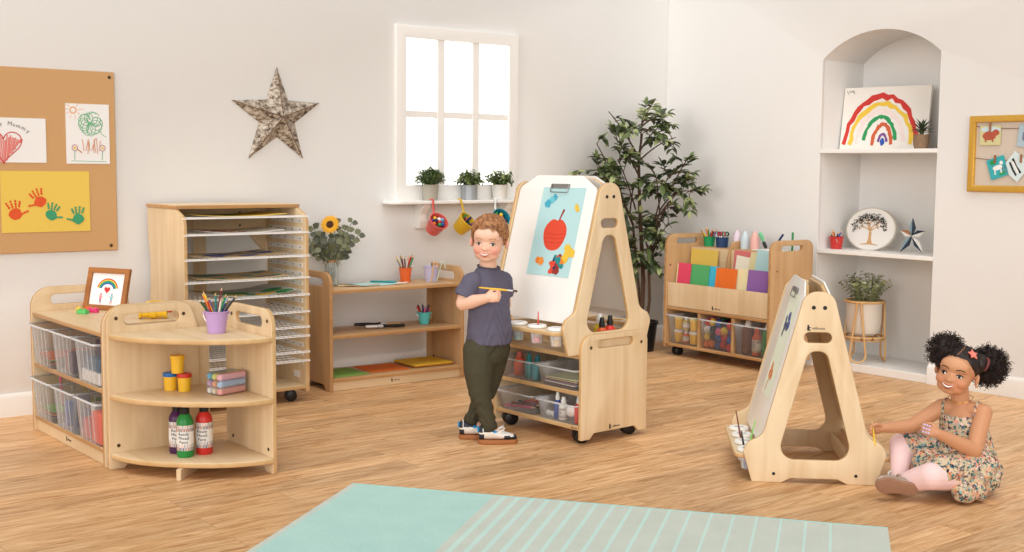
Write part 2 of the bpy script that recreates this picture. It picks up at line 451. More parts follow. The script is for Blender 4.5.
# ================================================================== FURNITURE
# ---------- long tray unit on the left
TA = thing('storage_unit', 'long low maple tray unit holding six clear trays, at the far left', 'storage unit', (-2.074, 5.085, 0), R_(-50.6))
AW, ADp, AH = 0.842, 0.43, 0.622
for x in (0.009, AW - 0.009):
    o_, h_ = unit_panel(ADp, AH, 0, .085, .085, (.085, .345, .545, .588), None)
    plate('end_panel', o_, h_, .018, PYZ(x), [WV, EDGE], TA)
for zt, nm in ((.517, 'top_shelf'), (.300, 'middle_shelf'), (.070, 'bottom_shelf')):
    plate(nm, rpoly([(.0185, .006, .001), (AW - .0185, .006, .001), (AW - .0185, ADp - .005, .001), (.0185, ADp - .005, .001)], 1), [], .018, PXY(zt - .009), [WH, EDGE], TA)
g = G(); g.box(.0185, AW - .0185, .016, .032, 0.001, .0515); o = g.build('plinth', WH, TA, bevel=.001)
maker_mark(o, mbasis((1, 0, 0), (0, 0, 1), (0, -1, 0), (.41, .0154, .028)), .011)
g = G(); g.box(.0185, AW - .0185, ADp - .012, ADp - .002, .071, .498); g.build('back_panel', WV, TA)

# ---------- quarter-round corner unit
TQ = thing('corner_shelf_unit', 'quarter-round maple shelf unit with three curved shelves in the left foreground', 'shelf unit', (-1.166, 4.717, 0), R_(-50.9))
def q_panel(flip):
    # along: 0 at the rear end ... L at the front tip
    s0, s1 = (.099, .463) if flip else (.061, .449)
    pts = [(s0, 0, .004), (s0 + .05, 0, .004), (s0 + .075, .035, .01), (s1 - .085, .035, .01), (s1 - .06, 0, .004), (s1, 0, .006), (s1, .619, .065), (s0 + .035, .619, .05), (s0 + .005, .53, .02), (s0, .50, .01)]
    m = (s0 + s1) / 2 + .01
    return rpoly(pts, 8), [slot(m - .115, m + .105, .545, .588)]
o_, h_ = q_panel(True)
pl = plate('side_panel', o_, h_, .018, mbasis((0, -1, 0), (0, 0, 1), (-1, 0, 0), (.009, 0, 0)), [WV, EDGEL], TQ)
for (s, z) in ((.16, .575), (.427, .575), (.16, .09), (.427, .09)): bolt(TQ, (.0188, -s, z), (1, 0, 0))
o_, h_ = q_panel(False)
plate('side_panel', o_, h_, .018, mbasis((1, 0, 0), (0, 0, 1), (0, -1, 0), (0, -.009 + .012, 0)), [WV, EDGEL], TQ)
for (s, z) in ((.12, .575), (.415, .575), (.12, .09), (.415, .09)): bolt(TQ, (s, -.0068, z), (0, -1, 0))
for zt, nm in ((.519, 'top_shelf'), (.289, 'middle_shelf'), (.063, 'bottom_shelf')):
    rr = .437
    pts = [(.0185, -.0065)] if False else [(.075, -.0068), (.0188, -.075)]
    arc = []
    for k in range(25):
        a = PI / 2 * k / 24; r2 = rr + .021 * abs(math.cos(2 * a)) ** 1.5
        arc.append((max(.0188, r2 * math.sin(a)), min(-.0068, -r2 * math.cos(a))))
    plate(nm, pts + arc, [], .020, PXY(zt - .010), [WH, EDGEL], TQ, bev=.006, bres=3)
g = G(); M45 = Matrix.Rotation(-PI / 4, 4, 'Z')
g.box(.10, .455, -.009, .009, 0.0, .0425, M=M45); g.build('centre_foot', WH, TQ, bevel=.002)

# ---------- paper drying rack
TD = thing('drying_rack', 'tall maple paper drying rack with white wire shelves against the left wall', 'drying rack', (-1.490, 5.385, 0), R_(37.7))
DW, DD, DH = .634, .44, .966
pts = [(0, .047, .006), (DD, .047, .006), (DD, .45, .03), (DD - .025, .56, .03), (DD - .025, .72, .03), (DD, .83, .03), (DD, DH - .018, .003), (.10, DH - .018, .01), (0, DH - .055, .06)]
for x in (.009, DW - .009):
    plate('side_panel', rpoly(pts, 8), [], .018, PYZ(x), [WV, EDGEL], TD)
plate('top_board', rpoly([(-.004, .095, .01), (DW + .004, .095, .01), (DW + .004, DD + .004, .002), (-.004, DD + .004, .002)], 4), [], .018, PXY(DH - .0085), [WH, EDGE], TD)
plate('base_board', [(.0185, .004), (DW - .0185, .004), (DW - .0185, DD - .004), (.0185, DD - .004)], [], .018, PXY(.072), [WH, EDGEL], TD)
plate('back_rail', rpoly([(.0185, DH - .02, 0), (DW - .0185, DH - .02, 0), (DW - .0185, .70, .01), (DW - .075, .76, .05), (DW - .12, .815, .05), (.14, .815, .05), (.0185, .70, .01)], 6), [], .016, PXZ(DD - .009), [WH, EDGEL], TD)
g = G(); g.box(.22, .285, DD - .026, DD - .018, .081, .90); g.build('back_post', WV, TD)
plate('back_skirt', [(.0185, .082), (DW - .0185, .082), (DW - .0185, .175), (.0185, .175)], [], .014, PXZ(DD - .009), [WH, EDGEL], TD)
for (x, z) in ((.06, .905), (.33, .905), (.47, .915), (.47, .85)): bolt(TD, (x, DD - .0174, z), (0, -1, 0), .006)
SHZ = [.907, .830, .716, .611, .527, .444, .369, .325, .246, .203]
DOT = mat('dark_peg_hole', C(92, 74, 58), 0.5)
def wire_shelf():
    g = G(); y0, y1, x0, x1 = -.012, DD - .035, .004, DW - .004
    fr = [(x0, y0, 0), (x1, y0, 0), (x1, y1, 0), (x0, y1, 0)]
    for a, b in zip(fr, fr[1:] + fr[:1]): g.tube([a, b], .0026, 6)
    for k in range(1, 26):
        x = x0 + (x1 - x0) * k / 26; g.tube([(x, y0, .001), (x, y1, .001)], .0013, 5)
    for k in range(1, 7):
        y = y0 + (y1 - y0) * k / 7; g.tube([(x0, y, -.001), (x1, y, -.001)], .0016, 5)
    g.tube([(x0, y0, .0065), (x1, y0, .0065)], .0016, 6)
    return g
first = None
for z in SHZ:
    if first is None: first = wire_shelf().build('wire_shelf', WIREW, TD); o = first
    else:
        o = first.copy(); COL.objects.link(o); o.parent = TD
    o.location = (0, 0, z)
RAIL = mat('clear_white_shelf_rail', C(228, 222, 212), 0.4)
for k in range(17):
    z = .19 + k * .0435
    g = G(); g.box(DW - .0205, DW - .0178, .03, .38, z - .011, z + .011)
    for j in range(5): g.ball((DW - .021, .05 + j * .078, z), .0036, mi=1, n=5)
    g.build('runner', [RAIL, DOT], TD)
for (x, y) in ((DW - .075, .06), (.075, .06), (DW - .075, DD - .06), (.075, DD - .06)): caster(TD, x, y, .029, -.35)

# ---------- low open shelves against the left wall
TB = thing('bookcase', 'low open maple bookcase with three shelves below the window', 'bookcase', (-.922, 5.994, 0), R_(36.4))
BW, BD, BH = .822, .315, .612
for x in (.009, BW - .009):
    o_, h_ = unit_panel(BD, BH, 0, .06, .04, (.075, .285, .535, .578), (.05, .265, .03))
    plate('end_panel', o_, h_, .018, PYZ(x), [OAKV, EDGE], TB)
for zt, nm in ((.522, 'top_shelf'), (.289, 'middle_shelf'), (.066, 'bottom_shelf')):
    plate(nm, [(.0185, .003), (BW - .0185, .003), (BW - .0185, BD - .004), (.0185, BD - .004)], [], .018, PXY(zt - .009), [OAKH, EDGE], TB)
g = G(); g.box(.0185, BW - .0185, .012, .028, .0015, .0475); o = g.build('plinth', WH, TB, bevel=.001)
maker_mark(o, mbasis((1, 0, 0), (0, 0, 1), (0, -1, 0), (.40, .0114, .026)), .010)
g = G()
for (a, b) in ((.0665, .2705), (.2895, .5035)):
    g.box(.0185, .048, BD - .02, BD - .004, a, b); g.box(BW - .048, BW - .0185, BD - .02, BD - .004, a, b)
g.box(.048, BW - .048, BD - .02, BD - .004, .482, .5035); g.box(.048, BW - .048, BD - .02, BD - .004, .252, .2705)
g.build('back_frame', OAKV, TB)
bolt(TB, (BW - .0188, .28, .085), (-1, 0, 0), .006)

# ---------- easel trolley
TT = thing('easel_trolley', 'maple storage trolley on black casters carrying the large easel', 'trolley', (-.083, 5.294, 0), R_(-49.7))
TW, TDp, TH = .578, .392, .462
o_, h_ = unit_panel(TDp, TH, .022, .062, .05, (.09, .305, .402, .438), (.052, .345, .024))
for x in (.009, TW - .009): plate('side_panel', o_, h_, .018, PYZ(x), [WV, EDGEL], TT)
for zt, nm in ((.380, 'top_deck'), (.226, 'middle_shelf'), (.080, 'bottom_shelf')):
    plate(nm, [(.0185, .004), (TW - .0185, .004), (TW - .0185, TDp - .004), (.0185, TDp - .004)], [], .018, PXY(zt - .009), [WH, EDGEL], TT)
g = G(); g.box(.0185, TW - .0185, .10, .115, .081, .2075); 
g = G(); g.box(.0185, TW - .0185, TDp - .018, TDp - .006, .0805, .3615); g.build('back_panel', WH, TT)
bolt(TT, (TW + .0004, .052, .409), (1, 0, 0)); bolt(TT, (TW + .0004, .352, .409), (1, 0, 0))
maker_mark(TT, mbasis((0, 1, 0), (0, 0, 1), (1, 0, 0), (TW + .0005, .205, .062)), .012)
maker_mark(TT, mbasis((1, 0, 0), (0, 0, 1), (0, -1, 0), (TW - .04, .0034, .071)), .006)
for (x, y) in ((.06, .055), (TW - .06, .055), (.06, TDp - .055), (TW - .06, TDp - .055)): caster(TT, x, y, .031, 1.25)

# ---------- the two double-sided easels share one design
EW = .540
BT = Vector((0, .162, .611)).normalized()                   # up along the front board
BN = Vector((0, -BT.z, BT.y))                                # out of the front board
def easel(t, mark=True):
    out = rpoly([(0, 0, .004), (.106, 0, .004), (.141, .018, .02), (.311, .018, .02), (.346, 0, .004), (.451, 0, .004), (.485, .115, .03), (.468, .150, .03), (.415, .176, .05),
                 (.276, .711, .055), (.176, .711, .055), (.036, .176, .05), (-.017, .150, .03), (-.034, .115, .03)], 8)
    holes = [rpoly([(.088, .088, .05), (.363, .088, .05), (.258, .492, .036), (.193, .492, .036)], 8), slot(.175, .274, .523, .562)]
    for x in (.009, EW - .009):
        plate('side_panel', out, holes, .018, PYZ(x), [WD, EDGEL], t, bev=.004)
    for sx, ax in ((EW + .0004, (1, 0, 0)), (-.0004, (-1, 0, 0))):
        for (y, z) in ((.206, .653), (.246, .653)): bolt(t, (sx, y, z), ax, .0075, BLACK)
        for (y, z) in ((.079, .034), (.376, .034)): bolt(t, (sx, y, z), ax, .006, BLACK)
    for side in (0, 1):
        def fy(y): return y if side == 0 else .451 - y
        sg = 1 if side == 0 else -1
        upv = Vector((0, sg * BT.y, BT.z)); nv = Vector((0, -sg * BT.z, BT.y)); xv = Vector((sg, 0, 0))
        org = Vector((0 if side == 0 else EW, fy(.030), .127))
        Mb = mbasis(xv, upv, nv, org)
        b0, b1 = .026, EW - .026
        shp = rpoly([(b0, 0, .022), (b1, 0, .022), (b1, .576, .03), (b1 - .10, .632, .05), (b0 + .10, .632, .05), (b0, .576, .03)], 6)
        plate('white_board', shp, [], .006, Mb, [BOARD, BOARD], t, bev=.001)
        shp2 = rpoly([(.019, .03, .012), (EW - .019, .03, .012), (EW - .019, .57, .03), (EW - .125, .622, .05), (.125, .622, .05), (.019, .57, .03)], 6)
        plate('backing_board', shp2, [], .012, Mb @ Matrix.Translation((0, 0, -.0095)), [(WV if (mark or side == 0) else BOARD), EDGEL], t, bev=.001)
        # paint pot rail
        yr = sorted((fy(-.062), fy(.040)))
        r0, r1 = (.03, .004) if side == 0 else (.004, .03)
        hl = [[(x + .033 * math.cos(2 * PI * k / 20), fy(-.010) + .033 * math.sin(2 * PI * k / 20)) for k in range(20)] for x in ((.110, .232, .354, .476))]
        plate('pot_rail', rpoly([(.0185, yr[0], r0), (EW - .0185, yr[0], r0), (EW - .0185, yr[1], r1), (.0185, yr[1], r1)], 6), hl, .017, PXY(.093), [WH, EDGEL], t, bev=.005, bres=3)
        # board clip
        Mc = Mb @ Matrix.Translation((EW / 2 + .02, .578, .004))
        g = G(); g.box(-.056, .056, -.004, .016, 0, .0035, M=Mc)
        g.tube([Mc @ Vector(p) for p in ((-.054, .014, .006), (-.054, -.018, .008), (-.05, -.022, .008), (.05, -.022, .008), (.054, -.018, .008), (.054, .014, .006))], .0022, 6)
        tag(g.build('board_clip', mat('clip_steel', C(150, 148, 146), .3, metal=.8), t), 'sprung steel paper clip')
    for y in (.072, .366):
        g = G(); g.box(.0185, EW - .0185, y, y + .014, .030, .0838); g.build('stretcher', WH, t, bevel=.002)
    if mark: maker_mark(t, mbasis((0, 1, 0), (0, 0, 1), (1, 0, 0), (EW + .0005, .225, .577)), .012)
def tloc(T, x, y, z):
    a = T.rotation_euler.z; c, s = math.cos(a), math.sin(a); l = T.location
    return (l.x + c * x - s * y, l.y + s * x + c * y, l.z + z)
TE = thing('easel', 'large double-sided easel with a painting clipped on, standing on the trolley', 'easel', tloc(TT, .019, -.056, .3805), R_(-49.7))
easel(TE, mark=False)
ys = R_(-95.6)
TS = thing('easel', 'small double-sided easel standing on the floor between the rug and the girl', 'easel', (.893 - EW * math.cos(ys), 4.318 - EW * math.sin(ys), 0), ys)
easel(TS)

# ---------- paper trolley in the corner
TC = thing('paper_trolley', 'wheeled maple trolley with paper pockets above three clear trays, against the right wall', 'trolley', (.944, 7.358, 0), R_(-54.0))
CW, CD, CH = .868, .355, .752
o_, h_ = unit_panel(CD, CH, .05, .065, .055, (.085, .262, .69, .722), None)
for x in (.011, CW - .011): plate('end_panel', o_, h_, .022, PYZ(x), [OAKV, EDGE], TC)
plate('pocket_front', [(.0225, .307), (CW - .0225, .307), (CW - .0225, .455), (.0225, .455)], [], .015, PXZ(.018), [WV, EDGE], TC)
maker_mark(TC, mbasis((1, 0, 0), (0, 0, 1), (0, -1, 0), (.45, .0100, .326)), .013)
for zt, nm in ((.305, 'upper_deck'), (.078, 'lower_deck')):
    plate(nm, [(.0225, .004), (CW - .0225, .004), (CW - .0225, CD - .004), (.0225, CD - .004)], [], .018, PXY(zt - .009), [OAKH, EDGE], TC)
for x in (.297, .573):
    plate('divider', [(.008, .0785), (CD - .01, .0785), (CD - .01, .2865), (.008, .2865)], [], .016, PYZ(x), [OAKV, EDGE], TC)
plate('step_board', [(.0225, .3055), (CW - .0225, .3055), (CW - .0225, .555), (.0225, .555)], [], .012, PXZ(.135), [WH, EDGE], TC)
plate('back_board', [(.0225, .3055), (CW - .0225, .3055), (CW - .0225, .668), (.0225, .668)], [], .016, PXZ(.215), [WH, EDGE], TC)
g = G(); g.box(.0225, CW - .0225, .224, CD - .003, .655, .672); g.build('top_tray', OAKH, TC)
plate('pocket_divider', rpoly([(.145, .3055, 0), (.206, .3055, 0), (.206, .669, 0), (CD - .01, .669, .0), (CD - .01, .722, .02), (.215, .715, .03), (.18, .62, .03)], 6), [], .014, PYZ(.36), [OAKV, EDGE], TC)
bolt(TC, (CW + .0004, .05, .58), (1, 0, 0), .005); bolt(TC, (.0228, .03, .56), (1, 0, 0), .006); bolt(TC, (.03, .0035, .068), (0, -1, 0), .005)
for (x, y) in ((.07, .06), (CW - .07, .06), (.07, CD - .06), (CW - .07, CD - .06)): caster(TC, x, y, .0285, 1.35)

# ---------- rug
ya = math.atan2(3.744 - 4.236, 1.227 + .582)
TR = thing('rug', 'pale aqua rug with beige stripes across its right part, on the floor in front', 'rug', (-.572, 4.212, 0), ya)
RW, RL = 1.848, 1.45
def rug_mat(name, c, c2):
    m, nt, b = newmat(name)
    tc = nt.nodes.new('ShaderNodeTexCoord'); n = nt.nodes.new('ShaderNodeTexNoise'); n.inputs['Scale'].default_value = 260; n.inputs['Detail'].default_value = 2
    mp = nt.nodes.new('ShaderNodeMapping'); mp.inputs['Scale'].default_value = (1, .35, 1)
    nt.links.new(tc.outputs['Object'], mp.inputs['Vector']); nt.links.new(mp.outputs[0], n.inputs['Vector'])
    n2 = nt.nodes.new('ShaderNodeTexNoise'); n2.inputs['Scale'].default_value = 7; n2.inputs['Detail'].default_value = 4
    nt.links.new(tc.outputs['Object'], n2.inputs['Vector'])
    a = nt.nodes.new('ShaderNodeMath'); a.operation = 'MULTIPLY_ADD'; a.inputs[1].default_value = .5
    nt.links.new(n.outputs['Fac'], a.inputs[0])
    h = nt.nodes.new('ShaderNodeMath'); h.operation = 'MULTIPLY'; h.inputs[1].default_value = .5; nt.links.new(n2.outputs['Fac'], h.inputs[0]); nt.links.new(h.outputs[0], a.inputs[2])
    mx = nt.nodes.new('ShaderNodeValToRGB'); mx.color_ramp.elements[0].position = .3; mx.color_ramp.elements[1].position = .7
    mx.color_ramp.elements[0].color = c2; mx.color_ramp.elements[1].color = c
    nt.links.new(a.outputs[0], mx.inputs[0]); nt.links.new(mx.outputs[0], b.inputs['Base Color'])
    b.inputs['Roughness'].default_value = 1; b.inputs['Specular IOR Level'].default_value = .05
    b.inputs['Sheen Weight'].default_value = .25
    bp = nt.nodes.new('ShaderNodeBump'); bp.inputs['Strength'].default_value = .5; bp.inputs['Distance'].default_value = .003
    nt.links.new(n.outputs['Fac'], bp.inputs['Height']); nt.links.new(bp.outputs[0], b.inputs['Normal'])
    return m
AQUA = rug_mat('aqua_pile', C(178, 216, 208), C(160, 203, 195)); STRIPE = rug_mat('pale_aqua_stripe_pile', C(196, 224, 216), C(182, 214, 206)); BEIG = rug_mat('beige_grey_pile', C(200, 208, 196), C(186, 195, 183))
g = G()
cuts = [(0, .022, 1), (.022, .535, 0)]
x = .535; k = 0
while x < 1.70:
    wb = .030 + .040 * min(1, (x - .535) / .9); ws = .018 - .010 * min(1, (x - .535) / .8)
    cuts.append((x, min(x + wb, 1.72), 1)); x += wb
    if x < 1.70: cuts.append((x, x + ws, 2)); x += ws
cuts.append((cuts[-1][1], RW, 1))
rr = random.Random(3)
for (a, b, mi) in cuts:
    g._new([(a, 0, .0005), (b, 0, .0005), (b, 0, .010), (a, 0, .010), (a, -RL, .0005), (b, -RL, .0005), (b, -RL, .010), (a, -RL, .010)],
           [(0, 1, 2, 3), (3, 2, 6, 7), (7, 6, 5, 4), (0, 4, 5, 1)], mi)
g._new([(0, 0, .0005), (0, 0, .01), (0, -RL, .01), (0, -RL, .0005)], [(0, 1, 2, 3)], 1)
g._new([(RW, 0, .0005), (RW, 0, .01), (RW, -RL, .01), (RW, -RL, .0005)], [(0, 1, 2, 3)], 1)
bmesh.ops.remove_doubles(g.bm, verts=g.bm.verts[:], dist=1e-5)
g.build('rug_pile', [AQUA, BEIG, STRIPE], TR)
g = G(); g.tube([(0, .0015, .007), (RW, .0015, .007)], .0045, 8); g.build('bound_edge', mat('aqua_binding', C(150, 205, 202), .9), TR)
# ================================================================== THINGS ON THE FURNITURE
def xyz(T, x, y, z): return Vector(tloc(T, x, y, z))
def flat(g, pts, mi=0, z=0.0): g.poly([(x, y, z) for x, y in pts], mi)
def stroke(g, pts, w, mi=0, z=0.0, M=None):
    """a flat painted line of width w"""
    P = [Vector((p[0], p[1], 0)) for p in pts]; n = len(P); v = []; f = []
    ww = w if isinstance(w, (list, tuple)) else [w] * n
    for i in range(n):
        t = (P[min(i + 1, n - 1)] - P[max(i - 1, 0)])
        t = t.normalized() if t.length > 1e-9 else Vector((1, 0, 0))
        nn = Vector((-t.y, t.x, 0)) * ww[i] / 2
        a, b = P[i] + nn, P[i] - nn
        v += [(a.x, a.y, z), (b.x, b.y, z)]
    for i in range(n - 1): f.append((2 * i, 2 * i + 1, 2 * i + 3, 2 * i + 2))
    g._new(v, f, mi, M)
def arcpts(cx, cy, rx, ry, a0, a1, n=20, jit=0.0, r=None):
    out = []
    for i in range(n + 1):
        a = R_(a0 + (a1 - a0) * i / n); j = 1 + (r.uniform(-jit, jit) if r else 0)
        out.append((cx + rx * j * math.cos(a), cy + ry * j * math.sin(a)))
    return out
def blobpts(cx, cy, rx, ry, n=18, jit=0.12, r=rnd):
    return [(cx + rx * (1 + r.uniform(-jit, jit)) * math.cos(2 * PI * i / n), cy + ry * (1 + r.uniform(-jit, jit)) * math.sin(2 * PI * i / n)) for i in range(n)]
def paint(name, col): return mat('paint_' + name, col, 0.6, var=.10, scale=60)
P_RED, P_ORG, P_YEL, P_GRN = paint('red', C(206, 52, 44)), paint('orange', C(232, 128, 44)), paint('yellow', C(236, 196, 66)), paint('green', C(40, 150, 84))
P_BLU, P_PUR, P_PNK, P_BRN, P_BLK = paint('blue', C(44, 84, 170)), paint('purple', C(120, 70, 140)), paint('pink', C(232, 120, 140)), paint('brown', C(150, 84, 44)), paint('black', C(38, 34, 36))
P_TEAL, P_CYAN, P_WHT = paint('teal', C(34, 140, 140)), paint('cyan', C(120, 200, 214)), paint('white', C(240, 238, 234))
def paper_mat(n, c): return mat('paper_' + n, c, 0.8, var=.012, scale=30, spec=.15)
PAPER = paper_mat('white', C(242, 240, 238))
def sheet(name, w, h, m, label, cat, loc, yaw, tiltx=0.0, th=.0012, group=None, roll=0.0):
    """a sheet of paper or card standing in the x-z plane of its own frame"""
    t = thing(name, label, cat, loc, yaw, group)
    g = G(); g.box(-w / 2, w / 2, 0, th, 0, h)
    Mx = Matrix.Rotation(-tiltx, 4, 'X') @ Matrix.Rotation(roll, 4, 'Y')
    g.build('sheet', m, t, M=Mx)
    return t, Mx @ mbasis((1, 0, 0), (0, 0, 1), (0, -1, 0), (0, 0, 0))

# ---------- pencils, pens and brushes
PW = mat('sharpened_wood', C(222, 184, 132), .6)
COLS = {'red': C(200, 44, 40), 'orange': C(232, 120, 36), 'yellow': C(240, 200, 60), 'green': C(40, 140, 70), 'dark green': C(30, 84, 58), 'blue': C(40, 90, 170), 'light blue': C(96, 170, 214),
        'purple': C(110, 60, 130), 'brown': C(112, 64, 38), 'black': C(30, 30, 34), 'pink': C(236, 110, 150), 'teal': C(34, 140, 140), 'white': C(238, 236, 232), 'dark blue': C(30, 46, 96), 'lime': C(150, 196, 70), 'grey': C(140, 140, 144), 'maroon': C(110, 34, 50)}
def cm(n): return mat('lacquer_' + n.replace(' ', '_'), COLS[n], .35)
_pm = {}
def pencil_me(length, r):
    k = (round(length, 3), r)
    g = G()
    g.lathe([(r * .98, 0), (r, .002), (r, length - 4.2 * r)], n=6, mi=0, smooth=False)
    g.lathe([(r, length - 4.2 * r), (r * .36, length - 1.3 * r)], n=8, mi=1)
    g.lathe([(r * .36, length - 1.3 * r), (.0002, length)], n=8, mi=2)
    me = bpy.data.meshes.new('pencil'); bmesh.ops.recalc_face_normals(g.bm, faces=g.bm.faces[:]); g.bm.to_mesh(me); g.bm.free()
    return me
def pen_me(length, r):
    g = G()
    g.lathe([(r * .7, 0), (r, .003), (r, length * .64)], n=10, mi=0)
    g.lathe([(r * 1.12, length * .64), (r * 1.12, length - .004), (r * .8, length)], n=10, mi=1)
    me = bpy.data.meshes.new('pen'); bmesh.ops.recalc_face_normals(g.bm, faces=g.bm.faces[:]); g.bm.to_mesh(me); g.bm.free()
    for p in me.polygons: p.use_smooth = True
    me.set_sharp_from_angle(angle=R_(40))
    return me
def stick(kind, col, base, top, r, label, cat, group=None, L=None):
    base, top = Vector(base), Vector(top); d = top - base; L = L or d.length
    me = pencil_me(L, r) if kind == 'pencil' else pen_me(L, r)
    ms = [cm(col), PW, cm(col)] if kind == 'pencil' else [cm(col), cm(col)]
    o = put({'pencil': 'pencil', 'pen': 'felt_pen'}[kind], me, ms)
    o.matrix_world = Matrix.Translation(base) @ Vector((0, 0, 1)).rotation_difference(d).to_matrix().to_4x4()
    return tag(o, label, cat, group)
def fill(holder, loc, rb, rt, h, cols, L, r, group, kind='pencil', seed=1, z0=.004, spread=1.0):
    """sticks standing in a pot, each leaning on the rim"""
    q = random.Random(seed); n = len(cols); loc = Vector(loc)
    for i, cn in enumerate(cols):
        a = 2 * PI * i / n + q.uniform(-.2, .2)
        rr = (rt - r * 1.6) * (0.95 if i % 3 else .45) * spread
        pr = Vector((math.cos(a) * rr, math.sin(a) * rr, h))
        b = Vector((math.cos(a + PI + q.uniform(-.6, .6)), math.sin(a + PI), 0)) * (rb - r * 1.8) * q.uniform(.3, .95); b.z = z0
        d = (pr - b).normalized()
        l = L * q.uniform(.9, 1.06)
        nm = 'pencil' if kind == 'pencil' else 'felt pen'
        stick(kind, cn, loc + b, loc + b + d * l, r, f'{cn} {nm} standing in the {holder}', nm, group)

def bucket(name, label, loc, rb, rt, h, m, handle=None, hm=None, cat='bucket', wall=.0018, rot=0.0, yaw=0.0):
    t = thing(name, label, cat, loc, yaw)
    g = G()
    g.lathe([(0, 0), (rb, 0), (rb + (rt - rb) * .93, h * .93), (rt + .0022, h * .95), (rt + .0026, h * .985), (rt, h), (rt - wall, h * .985), (rb - wall, .004), (0, .004)], n=28)
    g.build('body', m, t)
    if handle:
        g = G(); pts = []
        for i in range(17):
            a = PI * i / 16
            pts.append((math.cos(a) * (rt + .004), handle * .5 * 0 - math.sin(a) * h * .62 * (1 if handle > 0 else -1) * .35, h * .9 - math.sin(a) * h * .55))
        g.tube(pts, .0016, 6)
        Mr = Matrix.Rotation(rot, 4, 'Z')
        tag(g.build('handle', hm or STEEL, t, M=Mr), 'thin wire bucket handle')
        g = G()
        for s in (-1, 1): g.ball((s * (rt + .002), 0, h * .9), .005, n=6)
        g.build('handle_lug', m, t, M=Mr)
    return t
LILAC = mat('lilac_enamel', C(190, 156, 208), .35)
B1 = bucket('bucket', 'small lilac metal bucket full of pencils on top of the curved shelf unit', xyz(TQ, .223, -.118, .5195), .033, .044, .084, LILAC, 1, rot=.2)
fill('lilac bucket on the curved unit', B1.location, .032, .043, .084, ['green', 'black', 'light blue', 'maroon', 'purple', 'orange', 'yellow', 'dark green', 'red', 'teal', 'white', 'dark blue'], .168, .0037, 'pencils in the lilac bucket', seed=4)

# ---------- paint bottles
def bottle(name, label, loc, yaw, rad, h, body, cap, txt=('Ready', 'Mixed', 'Paint'), labelm=None, cap_h=.04, txtcol=None, lab=True, lw=150):
    t = thing(name, label, 'bottle', loc, yaw)
    hb = h - cap_h
    g = G(); g.lathe([(0, 0), (rad * .92, 0), (rad, .006), (rad, hb * .80), (rad * .93, hb * .86), (rad * .62, hb * .96), (rad * .48, hb), (0, hb)], n=26)
    g.build('body', body, t)
    g = G(); g.lathe([(rad * .56, hb - .004), (rad * .58, hb + cap_h * .42), (rad * .46, hb + cap_h * .5), (rad * .42, hb + cap_h * .84), (rad * .36, h), (0, h)], n=18)
    g.build('cap', cap, t)
    if lab:
        a0, a1 = -R_(lw), R_(lw) ; v = []; f = []; n = 28; rr = rad + .0006
        z0, z1 = hb * .16, hb * .74
        for i in range(n + 1):
            a = a0 + (a1 - a0) * i / n
            v += [(rr * math.sin(a), -rr * math.cos(a), z0), (rr * math.sin(a), -rr * math.cos(a), z1)]
        f = [(2 * i, 2 * i + 2, 2 * i + 3, 2 * i + 1) for i in range(n)]
        g = G(); g._new(v, f, 0, None, True)
        q = random.Random(int(rad * 1e5) + len(label))
        # patterned border blocks round a white centre
        for i in range(n):
            for zz in (z0, z1 - (z1 - z0) * .25):
                for kk in range(3):
                    a = a0 + (a1 - a0) * (i + kk / 3) / n; da = (a1 - a0) / n / 3.4; dz = (z1 - z0) * .25 / 2
                    zb = zz + (kk % 2) * dz; r2 = rr + .0003
                    g._new([(r2 * math.sin(a), -r2 * math.cos(a), zb), (r2 * math.sin(a + da), -r2 * math.cos(a + da), zb), (r2 * math.sin(a + da), -r2 * math.cos(a + da), zb + dz), (r2 * math.sin(a), -r2 * math.cos(a), zb + dz)], [(0, 1, 2, 3)], 1 + q.randrange(3))
        lo = g.build('label', [labelm or P_WHT, mat('label_grey', C(150, 140, 140), .6), mat('label_peach', C(226, 150, 120), .6), mat('label_slate', C(70, 74, 96), .6)], t)
        sz = (z1 - z0) * .125
        bmx = G(); bm = bmx.bm
        for k, wd in enumerate(txt):
            me = text_me(wd, sz * 1.35, .0002); me.transform(Matrix.Translation((0, (1 - k) * sz * 1.3 + (0 if len(txt) > 2 else -sz * .6), 0))); bm.from_mesh(me); bpy.data.meshes.remove(me)
        zc = (z0 + z1) / 2
        for v_ in bm.verts:
            a = v_.co.x / rr; r2 = rr + .0008 + v_.co.z; zz = zc + v_.co.y
            v_.co = Vector((r2 * math.sin(a), -r2 * math.cos(a), zz))
        bmx.build('lettering', INK, lo)
    return t
BOT_GRN = mat('green_paint_bottle', C(40, 140, 66), .3); BOT_RED = mat('red_paint_bottle', C(206, 52, 46), .3); BOT_PUR = mat('purple_paint_bottle', C(74, 34, 80), .3)
BOT_ORG = mat('orange_paint_bottle', C(222, 96, 44), .3); BOT_YEL = mat('yellow_paint_bottle', C(214, 186, 60), .3); BOT_BRN = mat('brown_paint_bottle', C(110, 62, 46), .3); BOT_TEAL = mat('teal_paint_bottle', C(60, 160, 165), .3)
bottle('paint_bottle', 'green ready mixed paint bottle, front one of three on the curved unit bottom shelf', xyz(TQ, .226, -.252, .0635), R_(4), .031, .205, BOT_GRN, BLACK)
bottle('paint_bottle', 'red ready mixed paint bottle on the curved unit bottom shelf', xyz(TQ, .224, -.175, .0635), R_(-2), .031, .205, BOT_RED, BLACK)
bottle('paint_bottle', 'dark purple ready mixed paint bottle behind the green one on the curved unit', xyz(TQ, .150, -.250, .0635), R_(8), .031, .205, BOT_PUR, BLACK)

